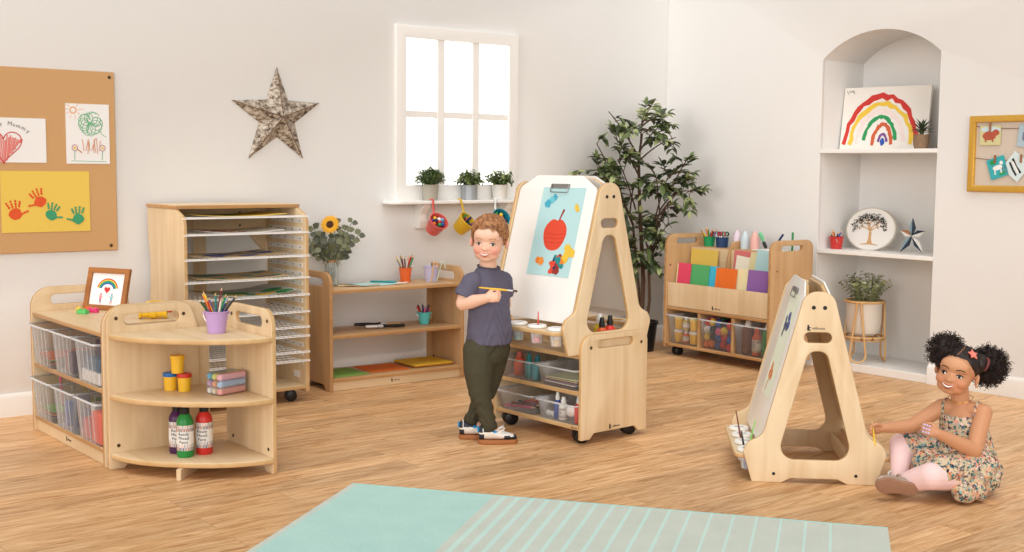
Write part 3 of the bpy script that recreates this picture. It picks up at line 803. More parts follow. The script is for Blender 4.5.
# ---------- dough pots and chalks
DOUGH = mat('yellow_tub_plastic', C(240, 190, 48), .4)
def tub(label, loc, lidm, lid=True, r=.027, h=.068):
    t = thing('dough_tub', label, 'tub', loc)
    g = G(); g.lathe([(0, 0), (r * .84, 0), (r * .95, h * .78), (r * .95, h * .8), (r * .88, h * .8), (0, h * .8)], n=24); g.build('body', DOUGH, t)
    g = G(); g.lathe([(r, h * .79), (r * 1.02, h * .82), (r * 1.02, h * .96), (r * .97, h), (0, h)], n=24); g.build('lid', lidm, t)
    return t
tub('yellow dough tub with blue lid on the curved unit middle shelf', xyz(TQ, .066, -.238, .2895), mat('blue_lid', C(30, 104, 176), .4))
tub('yellow dough tub with red lid on the curved unit middle shelf', xyz(TQ, .118, -.204, .2895), mat('red_lid', C(206, 50, 40), .4))
tub('yellow dough tub with yellow lid stacked on top of two others', xyz(TQ, .093, -.220, .358), mat('yellow_lid', C(238, 184, 40), .4))
CHK = {'pink': C(250, 196, 206), 'blue': C(190, 214, 238), 'coral': C(250, 184, 172), 'lime': C(226, 226, 130), 'cream': C(240, 226, 200), 'aqua': C(110, 192, 222), 'lilac': C(206, 170, 206), 'peach': C(242, 180, 140), 'white': C(240, 238, 232)}
chk0 = xyz(TQ, .300, -.140, .2895); ang = math.atan2(4.497 - 4.404, -1.034 + 1.103)
cd = Vector((math.cos(ang), math.sin(ang), 0)); cn = Vector((-math.sin(ang), math.cos(ang), 0))
rowsc = [['coral', 'cream', 'white'], ['blue', 'peach', 'lilac'], ['pink', 'lime', 'aqua']]
cpos = [['front bottom', 'middle bottom', 'back bottom'], ['front centre', 'middle centre', 'back centre'], ['front top', 'middle top', 'back top']]
for rz in range(3):
    for ry in range(3):
        b = chk0 + cn * (.014 + ry * .0275) + Vector((0, 0, .0137 + rz * .0272))
        g = G(); g.lathe([(0, 0), (.0095, 0), (.0128, .006), (.0134, .012), (.0134, .116), (.012, .12), (0, .12)], n=12, M=Vector((0, 0, 1)).rotation_difference(cd).to_matrix().to_4x4())
        o = g.build('chalk_stick', mat('chalk_' + rowsc[rz][ry], CHK[rowsc[rz][ry]], .9))
        o.location = b; tag(o, f'chunky {rowsc[rz][ry]} chalk, {cpos[rz][ry]} stick of the chalk pack', 'chalk', 'chunky chalks in the clear pack')
tck = thing('chalk_pack', 'clear plastic sleeve wrapped around nine chunky chalks', 'packaging', chk0, ang)
g = G(); g.box(-.002, .124, -.0008, .084, .0002, .083); g.build('sleeve', plastic_clear('thin_clear_film', fac=.03, rough=.05), tck, bevel=.006)

# ---------- clear trays
def tray_parts():
    pass
def tray(label, T, x, y, z, w, d, h, group, ribs=4):
    """open clear tray: walls that taper, a rolled rim and ribs; local x width, y depth"""
    t = thing('storage_tray', label, 'tray', xyz(T, x, y, z), T.rotation_euler.z, group)
    g = G(); tp = .012
    def ring(i, zz, ins=0.0):
        k = tp * (1 - zz / h) + ins
        return [(p[0], p[1], zz) for p in rpoly([(k, k, .02), (w - k, k, .02), (w - k, d - k, .02), (k, d - k, .02)], 4)]
    L = [ring(0, .001, .004), ring(0, .006), ring(0, h * .55), ring(0, h - .004)]
    n = len(L[0]); v = [p for l in L for p in l]; f = [tuple(range(n - 1, -1, -1))]
    for j in range(len(L) - 1): f += [(j * n + i, j * n + (i + 1) % n, (j + 1) * n + (i + 1) % n, (j + 1) * n + i) for i in range(n)]
    g._new(v, f)
    g.build('tray_body', CLEAR, t)
    g = G()
    rp = rpoly([(-.006, -.010, .022), (w + .006, -.010, .022), (w + .006, d + .006, .022), (-.006, d + .006, .022)], 5)
    g.tube([(px, py, h - .004) for px, py in rp], .0042, 6, closed=True)
    for k in range(1, ribs + 1):
        xx = tp + (w - 2 * tp) * k / (ribs + 1)
        g.tube([(xx, tp * .9 - .001, .008), (xx, -.001, h - .008)], .0022, 5)
    for k in range(1, 5 if ribs else 1):
        yy = tp + (d - 2 * tp) * k / 5
        g.tube([(w - tp * .9 + .001, yy, .008), (w + .001, yy, h - .008)], .0022, 5)
    tag(g.build('rim', CLEARRIM, t), 'frosted rolled rim and ribs')
    return t
gA = 'clear trays in the long unit'
tx = (.026, .290, .554); posn = ('left', 'middle', 'right')
TRA = {}
for ri, (zz, rowname) in enumerate(((.3005, 'upper'), (.0705, 'lower'))):
    for ci in range(3):
        what = [['orange and green scraps', 'brown and purple shapes', 'dark blue blocks and a white box'], ['loose coloured card and a pink straw', 'blue and grey blocks', 'pencils and red paper']][ri][ci]
        TRA[(ri, ci)] = tray(f'clear tray of {what}, {rowname} row of the long unit', TA, tx[ci], -.010, zz, .250, .40, .172, gA)
def inbox(name, T, x0, x1, y0, y1, z0, z1, m, label, cat, group=None, rot=0.0, bevel=.003):
    t = thing(name, label, cat, xyz(T, (x0 + x1) / 2, (y0 + y1) / 2, z0), T.rotation_euler.z + rot, group)
    w, d, h = (x1 - x0) / 2, (y1 - y0) / 2, z1 - z0
    g = G(); g.box(-w, w, -d, d, 0, h); g.build('block', m, t, bevel=bevel); return t
def card(T, x, y, z, w, d, rot, m, label, cat='paper', name='paper_sheet', group=None, th=.0016, bend=0.0):
    o_ = xyz(T, x, y, z)
    g = G(); nx = 6
    v = []
    for i in range(nx + 1):
        for j in (0, 1):
            for k in (0, 1):
                xx = -w / 2 + w * i / nx; v.append((xx, -d / 2 + d * j, th * k + bend * (xx / w * 2) ** 2))
    f = []
    for i in range(nx):
        a, b = 4 * i, 4 * (i + 1)
        f += [(a, b, b + 2, a + 2), (a + 1, a + 3, b + 3, b + 1), (a, a + 1, b + 1, b), (a + 2, b + 2, b + 3, a + 3)]
    f += [(0, 2, 3, 1), (4 * nx, 4 * nx + 1, 4 * nx + 3, 4 * nx + 2)]
    g._new(v, f)
    o = g.build(name, m); o.location = o_; o.rotation_euler = (0, 0, T.rotation_euler.z + rot)
    return tag(o, label, cat, group)
PG, PO, PY_ = paper_mat('green', C(140, 184, 92)), paper_mat('orange', C(236, 126, 58)), paper_mat('yellow', C(232, 190, 64))
PRED, PCYAN, PCREAM, PPUR = paper_mat('raspberry', C(222, 76, 104)), paper_mat('sky', C(70, 184, 214)), paper_mat('cream', C(240, 226, 178)), paper_mat('violet', C(146, 104, 170))
PORG2, PGRN2, PLBL, PPINK, PTAN = paper_mat('bright_orange', C(232, 116, 48)), paper_mat('leaf', C(88, 170, 106)), paper_mat('pale_blue', C(184, 220, 223)), paper_mat('rose', C(216, 120, 120)), paper_mat('mustard', C(222, 190, 92))
PSAND = paper_mat('sand', C(206, 180, 140))
# contents of the long unit's trays
for k, (m, nm, rot) in enumerate(((PO, 'orange', .1), (PG, 'green', -.12), (PORG2, 'bright orange', .2))):
    card(TA, .150, .15, .304 + k * .010 + .002, .19, .26, rot * .4, m, f'{nm} paper scrap in the upper left tray of the long unit', bend=.02, name='paper_scrap')
for k in range(4):
    inbox('wooden_shape', TA, .325 + .05 * (k % 2) + .01, .37 + .05 * (k % 2) + .01, .03 + .13 * (k // 2), .13 + .13 * (k // 2), .3045, .36 + .03 * (k % 3), [mat('brown_shape', C(150, 96, 66), .6), mat('plum_shape', C(90, 62, 84), .6)][(k + k // 2) % 2],
          f'{"brown" if (k + k // 2) % 2 == 0 else "plum"} block at the {"front" if k < 2 else "back"} of the upper middle tray', 'block', 'shapes in the upper middle tray')
inbox('box', TA, .585, .77, .012, .14, .3045, .352, mat('white_card_box', C(238, 236, 232), .7), 'white box at the front of the upper right tray of the long unit', 'box')
inbox('storage_block', TA, .585, .77, .15, .30, .3045, .43, mat('navy_block', C(44, 74, 104), .6), 'dark blue block in the upper right tray of the long unit', 'block')
inbox('storage_block', TA, .600, .75, .02, .12, .3525, .40, mat('steel_blue_block', C(66, 98, 124), .6), 'steel blue block lying on the white box in the tray', 'block')
for k, (m, nm) in enumerate(((PSAND, 'sand'), (PPUR, 'violet'), (PTAN, 'mustard'), (PRED, 'raspberry'), (PG, 'green'))):
    card(TA, .150, .16, .0745 + k * .007, .19, .27, (k - 2) * .06, m, f'{nm} card lying in the lower left tray of the long unit', bend=.012, name='card_sheet')
stick('pen', 'pink', xyz(TA, .10, .10, .110), xyz(TA, .215, .05, .262), .004, 'pink straw sticking out of the lower left tray', 'straw')
stick('pencil', 'yellow', xyz(TA, .22, .20, .12), xyz(TA, .24, .10, .265), .004, 'yellow pencil sticking out of the lower left tray', 'pencil')
for k, (cx_, m, nm, h) in enumerate(((.335, 'blue', 'blue', .10), (.375, 'grey', 'grey', .13), (.425, 'dark blue', 'navy', .08), (.475, 'white', 'white', .11))):
    inbox('building_block', TA, cx_ - .02, cx_ + .02, .03 + .02 * k, .09 + .02 * k, .0745, .0745 + h, cm(m), f'{nm} building block in the lower middle tray of the long unit', 'block')
inbox('folded_paper', TA, .675, .775, .012, .10, .0745, .195, mat('coral_paper_pad', C(238, 104, 76), .8), 'coral red paper pad at the front of the lower right tray', 'paper')
inbox('folded_paper', TA, .585, .655, .012, .08, .0745, .155, mat('crimson_paper_pad', C(206, 66, 74), .8), 'crimson paper pad at the front left of the lower right tray', 'paper')
for k, cn_ in enumerate(['orange', 'white', 'yellow', 'dark green', 'black', 'red', 'green', 'blue', 'brown', 'light blue']):
    xx = .60 + .017 * k; stick('pencil', cn_, xyz(TA, xx, .20 + .05 * (k % 2), .0755), xyz(TA, xx + .008 * (k % 3 - 1), .115 + .04 * (k % 2), .258 - .006 * (k % 3)), .0042, f'{cn_} pencil standing in the lower right tray of the long unit', 'pencil', 'pencils in the lower right tray')

# ---------- on top of the long unit
def ribbon_art(name, parent, M, items, mats):
    """drawn marks on a sheet: items = (kind, data, width, material index)"""
    g = G()
    for k, it in enumerate(items):
        z = .0004 + .00004 * k
        if it[0] == 's': stroke(g, it[1], it[2], it[3], z)
        else: flat(g, it[1], it[3], z)
    return g.build(name, mats, parent, M=M)
def heart(cx, cy, s, n=28):
    return [(cx + s * .0625 * 16 * math.sin(t) ** 3, cy + s * .0625 * (13 * math.cos(t) - 5 * math.cos(2 * t) - 2 * math.cos(3 * t) - math.cos(4 * t))) for t in [2 * PI * i / n for i in range(n)]]
FRW = wood('frame_oak', C(176, 116, 62), C(146, 90, 44), 'x')
tf = thing('picture_frame', 'small wooden frame with a rainbow and heart drawing, on the long unit', 'picture frame', xyz(TA, .135, .265, .5175), R_(-24))
lean = Matrix.Rotation(R_(-14), 4, 'X')
PF = lean @ mbasis((1, 0, 0), (0, 0, 1), (0, -1, 0), (0, 0, 0))
fwid, fh = .232, .188
plate('frame', [(-fwid / 2, 0), (fwid / 2, 0), (fwid / 2, fh), (-fwid / 2, fh)], [[(-fwid / 2 + .024, .024), (-fwid / 2 + .024, fh - .024), (fwid / 2 - .024, fh - .024), (fwid / 2 - .024, .024)]], .018, PF @ Matrix.Translation((0, 0, -.009)), [FRW], tf, bev=.003)
g = G(); g.box(-fwid / 2 + .02, fwid / 2 - .02, .0105, .014, .02, fh - .02); pic = g.build('picture', PAPER, tf, M=lean)
its = []
for k, mi in ((0, 0), (1, 1), (2, 2), (3, 3), (4, 4)):
    its.append(('s', arcpts(0, .094, .056 - k * .0052, .046 - k * .0050, 172, 8, 22), .0054, mi))
its.append(('f', heart(0, .092, .0165), 0, 0))
for sx, top, bot in ((-.031, 5, 4), (.030, 6, 5)):
    its += [('f', blobpts(sx, .068, .0048, .0052, 12, .03), 0, top), ('f', [(sx - .005, .062), (sx + .005, .062), (sx + .006, .046), (sx - .006, .046)], 0, top), ('s', [(sx - .005, .058), (sx - .012, .066)], .002, 7), ('s', [(sx + .005, .058), (sx + .012, .064)], .002, 7),
            ('f', [(sx - .005, .046), (sx + .005, .046), (sx + .003, .038), (sx - .003, .038)], 0, bot), ('s', [(sx - .003, .038), (sx - .004, .030)], .002, 7), ('s', [(sx + .003, .038), (sx + .004, .030)], .002, 7), ('s', arcpts(sx, .069, .0055, .006, 20, 160, 8), .002, 7)]
ribbon_art('drawing', pic, lean @ mbasis((1, 0, 0), (0, 0, 1), (0, -1, 0), (0, .0105, 0)), its, [P_RED, P_YEL, P_GRN, P_TEAL, P_BLU, P_PNK, P_CYAN, P_BRN])
g = G(); g.box(-.016, .016, .02, .024, .0, .12, M=Matrix.Rotation(R_(12), 4, 'X')); g.build('easel_back_strut', FRW, tf, M=Matrix.Translation((.055, .052, 0)))
def brick_toy(label, T, x, y, z, rot, m, n=2):
    t = thing('toy_brick', label, 'toy brick', xyz(T, x, y, z), T.rotation_euler.z + rot, 'plastic letters and bricks on the long unit')
    g = G(); g.box(-.012 * n, .012 * n, -.012, .012, 0, .017)
    for i in range(n): g.lathe([(.007, .017), (.007, .0215), (0, .0215)], c=(-.012 * n + .012 + .024 * i, 0, 0), n=12)
    g.build('brick', m, t, bevel=.001)
brick_toy('green toy brick on the long unit, nearest the front edge', TA, .205, .155, .5175, .5, mat('toy_green', C(96, 196, 106), .35))
brick_toy('pink toy brick on the long unit beside the wooden frame', TA, .185, .205, .5175, .7, mat('toy_pink', C(238, 70, 130), .35))
brick_toy('yellow toy brick on the long unit left of the green brick', TA, .135, .165, .5175, -.2, mat('toy_yellow', C(244, 200, 70), .35))
brick_toy('orange toy brick on the long unit behind the green brick', TA, .150, .200, .5175, .1, mat('toy_orange', C(238, 120, 48), .35))
YTOY = mat('yellow_toy_plastic', C(244, 200, 50), .35)
tm = thing('dough_roller', 'yellow toy rolling cutter with a white handle seen through the curved unit handle slot', 'toy', xyz(TA, .53, .33, .5175), R_(12))
g = G(); Mx = Matrix.Translation((0, 0, .031)) @ Matrix.Rotation(PI / 2, 4, 'Y')
g.lathe([(.010, -.055), (.030, -.055), (.030, -.046), (.026, -.044), (.026, -.012), (.030, -.010), (.030, .012), (.026, .014), (.026, .045), (.030, .047), (.030, .056), (.010, .056)], n=24, M=Mx); g.build('roller', YTOY, tm)
g = G(); g.lathe([(0, -.105), (.011, -.104), (.013, -.095), (.013, -.056)], n=16, M=Mx); tag(g.build('handle', P_WHT, tm), 'white handle')
g = G(); g.lathe([(.007, .056), (.007, .075), (0, .076)], n=12, M=Mx); g.build('axle_end', cm('red'), tm)
tm = thing('tape_dispenser', 'yellow toy ring lying behind the roller on the long unit', 'toy', xyz(TA, .42, .385, .5175), R_(-20))
g = G(); g.lathe([(.022, 0), (.038, 0), (.040, .01), (.040, .05), (.036, .058), (.022, .058), (.022, 0)], n=28); g.build('ring', YTOY, tm)
# ---------- drying rack: paintings on the wire shelves
def art_sheet(T, x, y, z, w, d, rot, m, label, blobs, seed, bend=.01):
    o = card(T, x, y, z, w, d, rot, m, label, 'painting', 'painting', bend=bend)
    q = random.Random(seed); g = G(); ms = []
    for (mt, n, s) in blobs:
        if mt not in ms: ms.append(mt)
        for k in range(n):
            cx_, cy_ = q.uniform(-w * .4, w * .4), q.uniform(-d * .4, d * .35)
            r_ = s * q.uniform(.6, 1.3)
            pts = blobpts(cx_, cy_, r_ * 1.4, r_, 12, .25, q)
            g.poly([(px, py, .0022 + bend * (px / w * 2) ** 2) for px, py in pts], ms.index(mt))
    g.build('painted_marks', ms, o)
    return o
art_sheet(TD, .31, .19, SHZ[0] + .0035, .46, .30, .05, PTAN, 'mustard painting with green marks on the top wire shelf', [(P_GRN, 9, .03), (P_YEL, 6, .03)], 1)
art_sheet(TD, .33, .19, SHZ[1] + .0035, .40, .30, -.04, PAPER, 'white painting with red and orange marks on the second wire shelf', [(P_RED, 7, .025), (P_ORG, 5, .02)], 2)
art_sheet(TD, .30, .19, SHZ[2] + .0035, .48, .30, .03, PSAND, 'sand coloured painting with dark blue marks on the third wire shelf', [(P_BLU, 8, .028), (cm('dark blue'), 6, .025)], 3)
art_sheet(TD, .32, .19, SHZ[3] + .0035, .46, .32, -.06, paper_mat('kraft', C(208, 184, 140)), 'brown paper painting with teal marks on the fourth wire shelf', [(P_TEAL, 10, .028), (cm('dark blue'), 5, .02)], 4)
art_sheet(TD, .36, .19, SHZ[4] + .0035, .46, .32, .08, paper_mat('grey', C(206, 206, 200)), 'grey painting with yellow and green marks on the fifth wire shelf', [(P_GRN, 9, .036), (P_YEL, 8, .036)], 15, bend=.02)
g = G(); g.box(-.03, .03, -.0006, .0006, -.016, .016)
tag(put('paper_sticker', g.build('tmp_', PAPER).data, []) if False else g.build('sticker', PAPER, TD, M=Matrix.Translation((DW - .0188, .10, .125)) @ Matrix.Rotation(PI / 2, 4, 'Z')), 'small white sticker on the inner side')

# ---------- leaves
def leaf(g, b, d, up, L, W, mi=0, fold=.25):
    d = Vector(d).normalized(); s = d.cross(Vector(up))
    if s.length < 1e-4: s = d.orthogonal()
    s.normalize(); n = s.cross(d).normalized()
    b = Vector(b)
    pts = [b, b + d * L * .3 + s * W * .5 + n * W * fold, b + d * L * .68 + s * W * .42 + n * W * fold * .8, b + d * L - n * L * .08, b + d * L * .68 - s * W * .42 + n * W * fold * .8, b + d * L * .3 - s * W * .5 + n * W * fold, b + d * L * .3, b + d * L * .68]
    g._new(pts, [(0, 6, 1), (6, 7, 2, 1), (7, 3, 2), (0, 5, 6), (6, 5, 4, 7), (7, 4, 3)], mi, None, True)
def leafmat(n, c): return mat('leaf_' + n, c, .45, var=.12, scale=30, spec=.35)
LG1, LG2, LG3 = leafmat('deep', C(60, 72, 46)), leafmat('mid', C(94, 108, 62)), leafmat('light', C(156, 164, 112))
LE1, LE2 = leafmat('grey_green', C(126, 134, 102)), leafmat('olive', C(154, 154, 100)); LE3 = leafmat('sage', C(178, 182, 146))
BARK = mat('dark_bark', C(82, 60, 44), .85, var=.2, scale=60, bump=.5)
def bezp(p0, p1, p2, n=8):
    return [Vector(p0) * (1 - t) ** 2 + Vector(p1) * 2 * t * (1 - t) + Vector(p2) * t * t for t in [i / n for i in range(n + 1)]]
def tree():
    base = Vector((.820, 7.50, 0))
    t = thing('potted_tree', 'tall variegated fig tree in a black pot in the corner behind the large easel', 'plant', base)
    g = G(); g.lathe([(0, .001), (.085, .001), (.105, .17), (.112, .175), (.112, .19), (.100, .19), (.097, .17), (0, .165)], n=26); g.build('pot', BLACK, t)
    q = random.Random(21)
    k = 7.5 / 1190.0
    def P(px, py, dy=0.0):      # position in the tree's own plane: metres right of / above the trunk foot
        return Vector(((px - 643) / 158.0, dy, (341 - py) / 158.0))
    stems = [[P(643, 331), P(645, 270, .01), P(640, 200, .0), P(638, 150, .0), P(641, 125)], [P(646, 331, -.01), P(651, 290, -.02), P(649, 245, -.03), P(658, 205, -.03), P(676, 182, -.04)],
             [P(642, 331, .02), P(641, 280, .03), P(634, 215, .03), P(620, 185, .02), P(606, 172)]]
    gw = G()
    for s, r0 in zip(stems, (.016, .011, .010)): 
        pts = []
        for a, b in zip(s[:-1], s[1:]): pts += [a.lerp(b, i / 4) for i in range(4)]
        pts.append(s[-1]); n = len(pts); gw.tube(pts, [r0 * (1 - .65 * i / n) for i in range(n)], 8)
    gl = G()
    cl = [  # cluster: origin on a stem, target, spread, number of twigs
        ((639, 150), (645, 112), .17, 10), ((640, 140), (668, 115), .13, 6), ((639, 150), (612, 104), .08, 4), ((638, 165), (618, 128), .12, 6), ((640, 150), (680, 128), .10, 5),
        ((634, 215), (606, 160), .15, 9), ((634, 215), (600, 135), .07, 4), ((636, 200), (622, 150), .15, 9), ((625, 190), (598, 172), .10, 5), ((630, 205), (640, 172), .12, 7),
        ((655, 210), (674, 165), .15, 9), ((660, 200), (688, 178), .13, 8), ((668, 188), (690, 150), .09, 5), ((660, 205), (660, 165), .13, 7), ((672, 186), (698, 182), .08, 4),
        ((650, 245), (645, 215), .14, 9), ((650, 245), (668, 222), .13, 8), ((646, 250), (640, 240), .13, 9), ((651, 250), (676, 212), .10, 5), ((645, 262), (652, 252), .13, 7), ((643, 250), (632, 232), .10, 6), ((655, 230), (672, 196), .10, 5), ((625, 192), (600, 160), .11, 6), ((628, 195), (612, 182), .11, 6)]
    nw = Vector((math.cos(WA), -math.sin(WA), 0)); c0 = Vector((CX, CY, 0)); nr = Vector((-math.sin(WA), -math.cos(WA), 0))
    def ok(p): w_ = p + base; return (w_ - c0).dot(nw) > .03 and (w_ - c0).dot(nr) > .06 and not (p.x > .13 and p.z < .80)
    for (ax, ay), (bx, by), sp, nt_ in cl:
        A = P(ax, ay); B = P(bx - 6, by, q.uniform(-.12, .05) - max(0, 645 - bx) * .0045)
        gw.tube(bezp(A, (A + B) / 2 + Vector((0, 0, .04)), B), [.006 - .0004 * i for i in range(9)], 6)
        for j in range(max(3, int(nt_ * .9))):
            dv = Vector((q.gauss(0, 1), q.gauss(0, .75), q.gauss(.15, .7))).normalized()
            S = A.lerp(B, q.uniform(.55, 1.0)); E = S + dv * sp * q.uniform(.7, 1.25) * 1.0 - Vector((0, 0, .02))
            if not ok(E): E = S + (E - S) * .3 + Vector((-.0, -.06, 0))
            tw = bezp(S, (S + E) / 2 + Vector((0, 0, .03)), E, 6); gw.tube(tw, [.003 - .0003 * i for i in range(7)], 5)
            for i in range(2, 7):
                for sd in (-1, 1):
                    dd = (tw[i] - tw[i - 1]).normalized(); side = dd.cross(Vector((0, 0, 1)))
                    if side.length < .01: side = Vector((1, 0, 0))
                    side.normalize()
                    ld = (dd * .75 + side * sd * q.uniform(.5, 1.0) + Vector((0, 0, q.uniform(-.55, .15)))).normalized()
                    L = q.uniform(.052, .084)
                    if ok(tw[i] + ld * L) and q.random() < .92:
                        leaf(gl, tw[i], ld, Vector((q.uniform(-.3, .3), q.uniform(-.5, 0), 1)), L, L * .44, q.choices((0, 1, 2), (5, 4, 2.2))[0])
            if ok(E): leaf(gl, E, dv, Vector((0, -.3, 1)), .06, .026, q.choice((1, 2)))
    gw.build('trunk', BARK, t); gl.build('foliage', [LG1, LG2, LG3], t, sharp=180)
tree()

# ---------- window shelf, plants and hanging pots (left wall frame)
def LWp(u, z, off): 
    a = YL; return Vector((CX + u * math.cos(a) + off * math.sin(a), CY + u * math.sin(a) - off * math.cos(a), z))
def RWp(u, z, off):
    a = YR; return Vector((RX + u * math.cos(a) + off * math.sin(a), RY + u * math.sin(a) - off * math.cos(a), z))
ts = thing('wall_shelf', 'white wall shelf on carved brackets below the window', 'shelf', LWp(0, 0, 0), YL)
prof = [(-2.235, -.002), (-2.255, -.05), (-2.245, -.10), (-2.19, -.135), (-1.21, -.135), (-1.155, -.10), (-1.145, -.05), (-1.165, -.002)]
plate('shelf_board', rpoly([(x, y, .02) for x, y in prof], 4), [], .020, PXY(.955), [TRIMM], ts, bev=.005)
for bx in (-1.995, -1.40):
    plate('bracket', rpoly([(-.002, .9445, .001), (-.002, .806, .01), (-.05, .806, .014), (-.062, .85, .02), (-.052, .885, .02), (-.085, .915, .02), (-.105, .9445, .004)], 5), [], .052, PYZ(bx), [TRIMM], ts, bev=.004)
ZS = .9655
def small_plant(label, loc, kind, potm, rb, rt, h, R, n, seed, mats_, L):
    t = thing('potted_plant', label, 'plant', loc)
    g = G(); g.lathe([(0, 0), (rb, 0), (rt, h), (rt + .0015, h), (rt - .003, h - .002), (rt - .004, h - .012), (0, h - .012)], n=24); g.build('pot', potm, t)
    q = random.Random(seed); gs = G(); gl = G()
    for i in range(n):
        a = q.uniform(0, 2 * PI); el = q.uniform(.12, 1) ** .8
        dv = Vector((math.cos(a) * math.sqrt(1 - el * el), math.sin(a) * math.sqrt(1 - el * el), el * .95 + .12))
        E = Vector((0, 0, h - .012)) + dv * R * q.uniform(.75, 1.1); E.y = min(E.y, loc_max.get(label, 9))
        S = Vector((math.cos(a) * rt * .3, math.sin(a) * rt * .3, h - .014))
        tw = bezp(S, S.lerp(E, .5) + Vector((0, 0, .025)), E, 5); gs.tube(tw, .0012, 4)
        for j in range(1, 6):
            for sd in (-1, 1):
                dd = (tw[j] - tw[j - 1]).normalized(); sv = dd.orthogonal(); sv.rotate(Matrix.Rotation(q.uniform(0, 6.28), 3, dd))
                ld = (dd * (.9 if kind == 'spiky' else .35) + sv * .7).normalized()
                leaf(gl, tw[j], ld, Vector((0, 0, 1)), L * q.uniform(.7, 1.2), L * (.28 if kind == 'spiky' else .62), q.randrange(len(mats_)))
    gs.build('stems', LG2, t); gl.build('foliage', mats_, t, sharp=180)
    return t
loc_max = {}
CONC = mat('concrete_pot', C(176, 170, 156), .8, var=.1, scale=80); ZINC = mat('zinc_pot', C(168, 172, 176), .35, metal=.5, var=.15); WPOT = mat('chalky_white_pot', C(226, 222, 214), .7)
for lab_ in ('a',): pass
LS1, LS2, LS3 = leafmat('box_deep', C(74, 94, 58)), leafmat('box_mid', C(104, 122, 72)), leafmat('box_light', C(140, 152, 92))
small_plant('spiky green plant in a concrete pot, leftmost on the window shelf', LWp(-1.958, ZS, .075), 'spiky', CONC, .040, .046, .088, .088, 90, 5, [LS1, LS2], .032)
small_plant('leafy plant in a zinc pot in the middle of the window shelf', LWp(-1.686, ZS, .075), 'leafy', ZINC, .044, .046, .085, .086, 60, 6, [LS1, LS2, LS3], .022)
small_plant('leafy plant in a white pot, rightmost on the window shelf', LWp(-1.468, ZS, .075), 'leafy', WPOT, .040, .048, .086, .086, 55, 7, [LS1, LS2, LS3], .022)
def hang_pot(label, u, m, zc, tiltdeg, yawdeg, hookm, fillc, fl):
    # a pot tipped forward on a hook over the shelf's front edge
    t = thing('hanging_pot', label, 'pot', LWp(u, 0, 0), YL)
    H, rb, rt = .088, .040, .054
    Mp = Matrix.Translation((0, -.168, zc)) @ Matrix.Rotation(R_(yawdeg), 4, 'Y') @ Matrix.Rotation(R_(tiltdeg), 4, 'X')
    g = G(); g.lathe([(0, -H / 2), (rb, -H / 2), (rt, H / 2 - .006), (rt + .003, H / 2 - .003), (rt + .002, H / 2), (rt - .002, H / 2), (rb - .002, -H / 2 + .004), (0, -H / 2 + .004)], n=28); g.build('body', m, t, M=Mp)
    back = Mp @ Vector((0, rt, H / 2 - .01))
    g = G(); pts = [back, Vector((back.x * .7, -.150, zc + .065)), Vector((back.x * .4, -.1435, .93)), Vector((0, -.1415, .965)), Vector((-.002, -.135, .9745)), Vector((-.003, -.124, .9735)), Vector((-.003, -.115, .9695))]
    pp = []
    for a, b in zip(pts[:-1], pts[1:]): pp += [a.lerp(b, i / 3) for i in range(3)]
    pp.append(pts[-1])
    v = []; f = []
    for i, p in enumerate(pp):
        v += [p + Vector((-.006, 0, 0)), p + Vector((.006, 0, 0))]
    f = [(2 * i, 2 * i + 1, 2 * i + 3, 2 * i + 2) for i in range(len(pp) - 1)]
    g._new(v, f, 0, None, True); tag(g.build('hook', hookm, t, solid=.003), 'flat strap hook over the shelf edge')
    Mw = t.matrix_basis if False else Matrix.Translation(LWp(u, 0, 0)) @ Matrix.Rotation(YL, 4, 'Z')
    q = random.Random(len(label))
    for i, cn_ in enumerate(fillc):
        a = 2.4 * i; rr_ = (rt - .016) * math.sqrt((i + .5) / len(fillc))
        if fl == 'ball':
            g = G(); g.ball((0, 0, 0), .0115, n=8); o = g.build('pompom', cm(cn_)); o.matrix_world = Mw @ Mp @ Matrix.Translation((math.cos(a) * rr_, math.sin(a) * rr_, H / 2 - .018 + q.uniform(-.004, .006)))
            tag(o, f'{cn_} bead ball in the {label.split(" hanging")[0]}', 'ball', 'balls in the hanging pots')
        else:
            b = Vector((math.cos(a) * rr_ * .5, math.sin(a) * rr_ * .5, -H / 2 + .006)); e = Vector((math.cos(a) * rr_, math.sin(a) * rr_, H / 2 + q.uniform(-.012, .012)))
            o = stick('pen', cn_, Mw @ Mp @ b, Mw @ Mp @ e, .006, f'{cn_} felt pen in the {label.split(" hanging")[0]}', 'felt pen', 'felt pens in the hanging pots')
POT_R, POT_Y, POT_T = mat('coral_red_pot', C(222, 92, 84), .4), mat('mustard_pot', C(222, 180, 40), .4), mat('teal_pot', C(24, 130, 150), .4)
hang_pot('coral red hanging pot of bead balls, left one below the window shelf', -1.985, POT_R, .828, 50, 0, POT_R, ['red', 'dark blue', 'green', 'white', 'orange', 'blue', 'yellow', 'black', 'light blue', 'purple'], 'ball')
hang_pot('mustard yellow hanging pot of dark pens, tilted, middle one below the window shelf', -1.795, POT_Y, .828, 44, 24, POT_Y, ['black', 'pink', 'dark green', 'dark blue', 'maroon', 'purple', 'green'], 'pen')
hang_pot('teal hanging pot behind the boy, right one below the window shelf', -1.548, POT_T, .845, 58, -10, P_WHT, ['orange', 'pink', 'blue', 'yellow', 'red', 'dark blue', 'green'], 'ball')

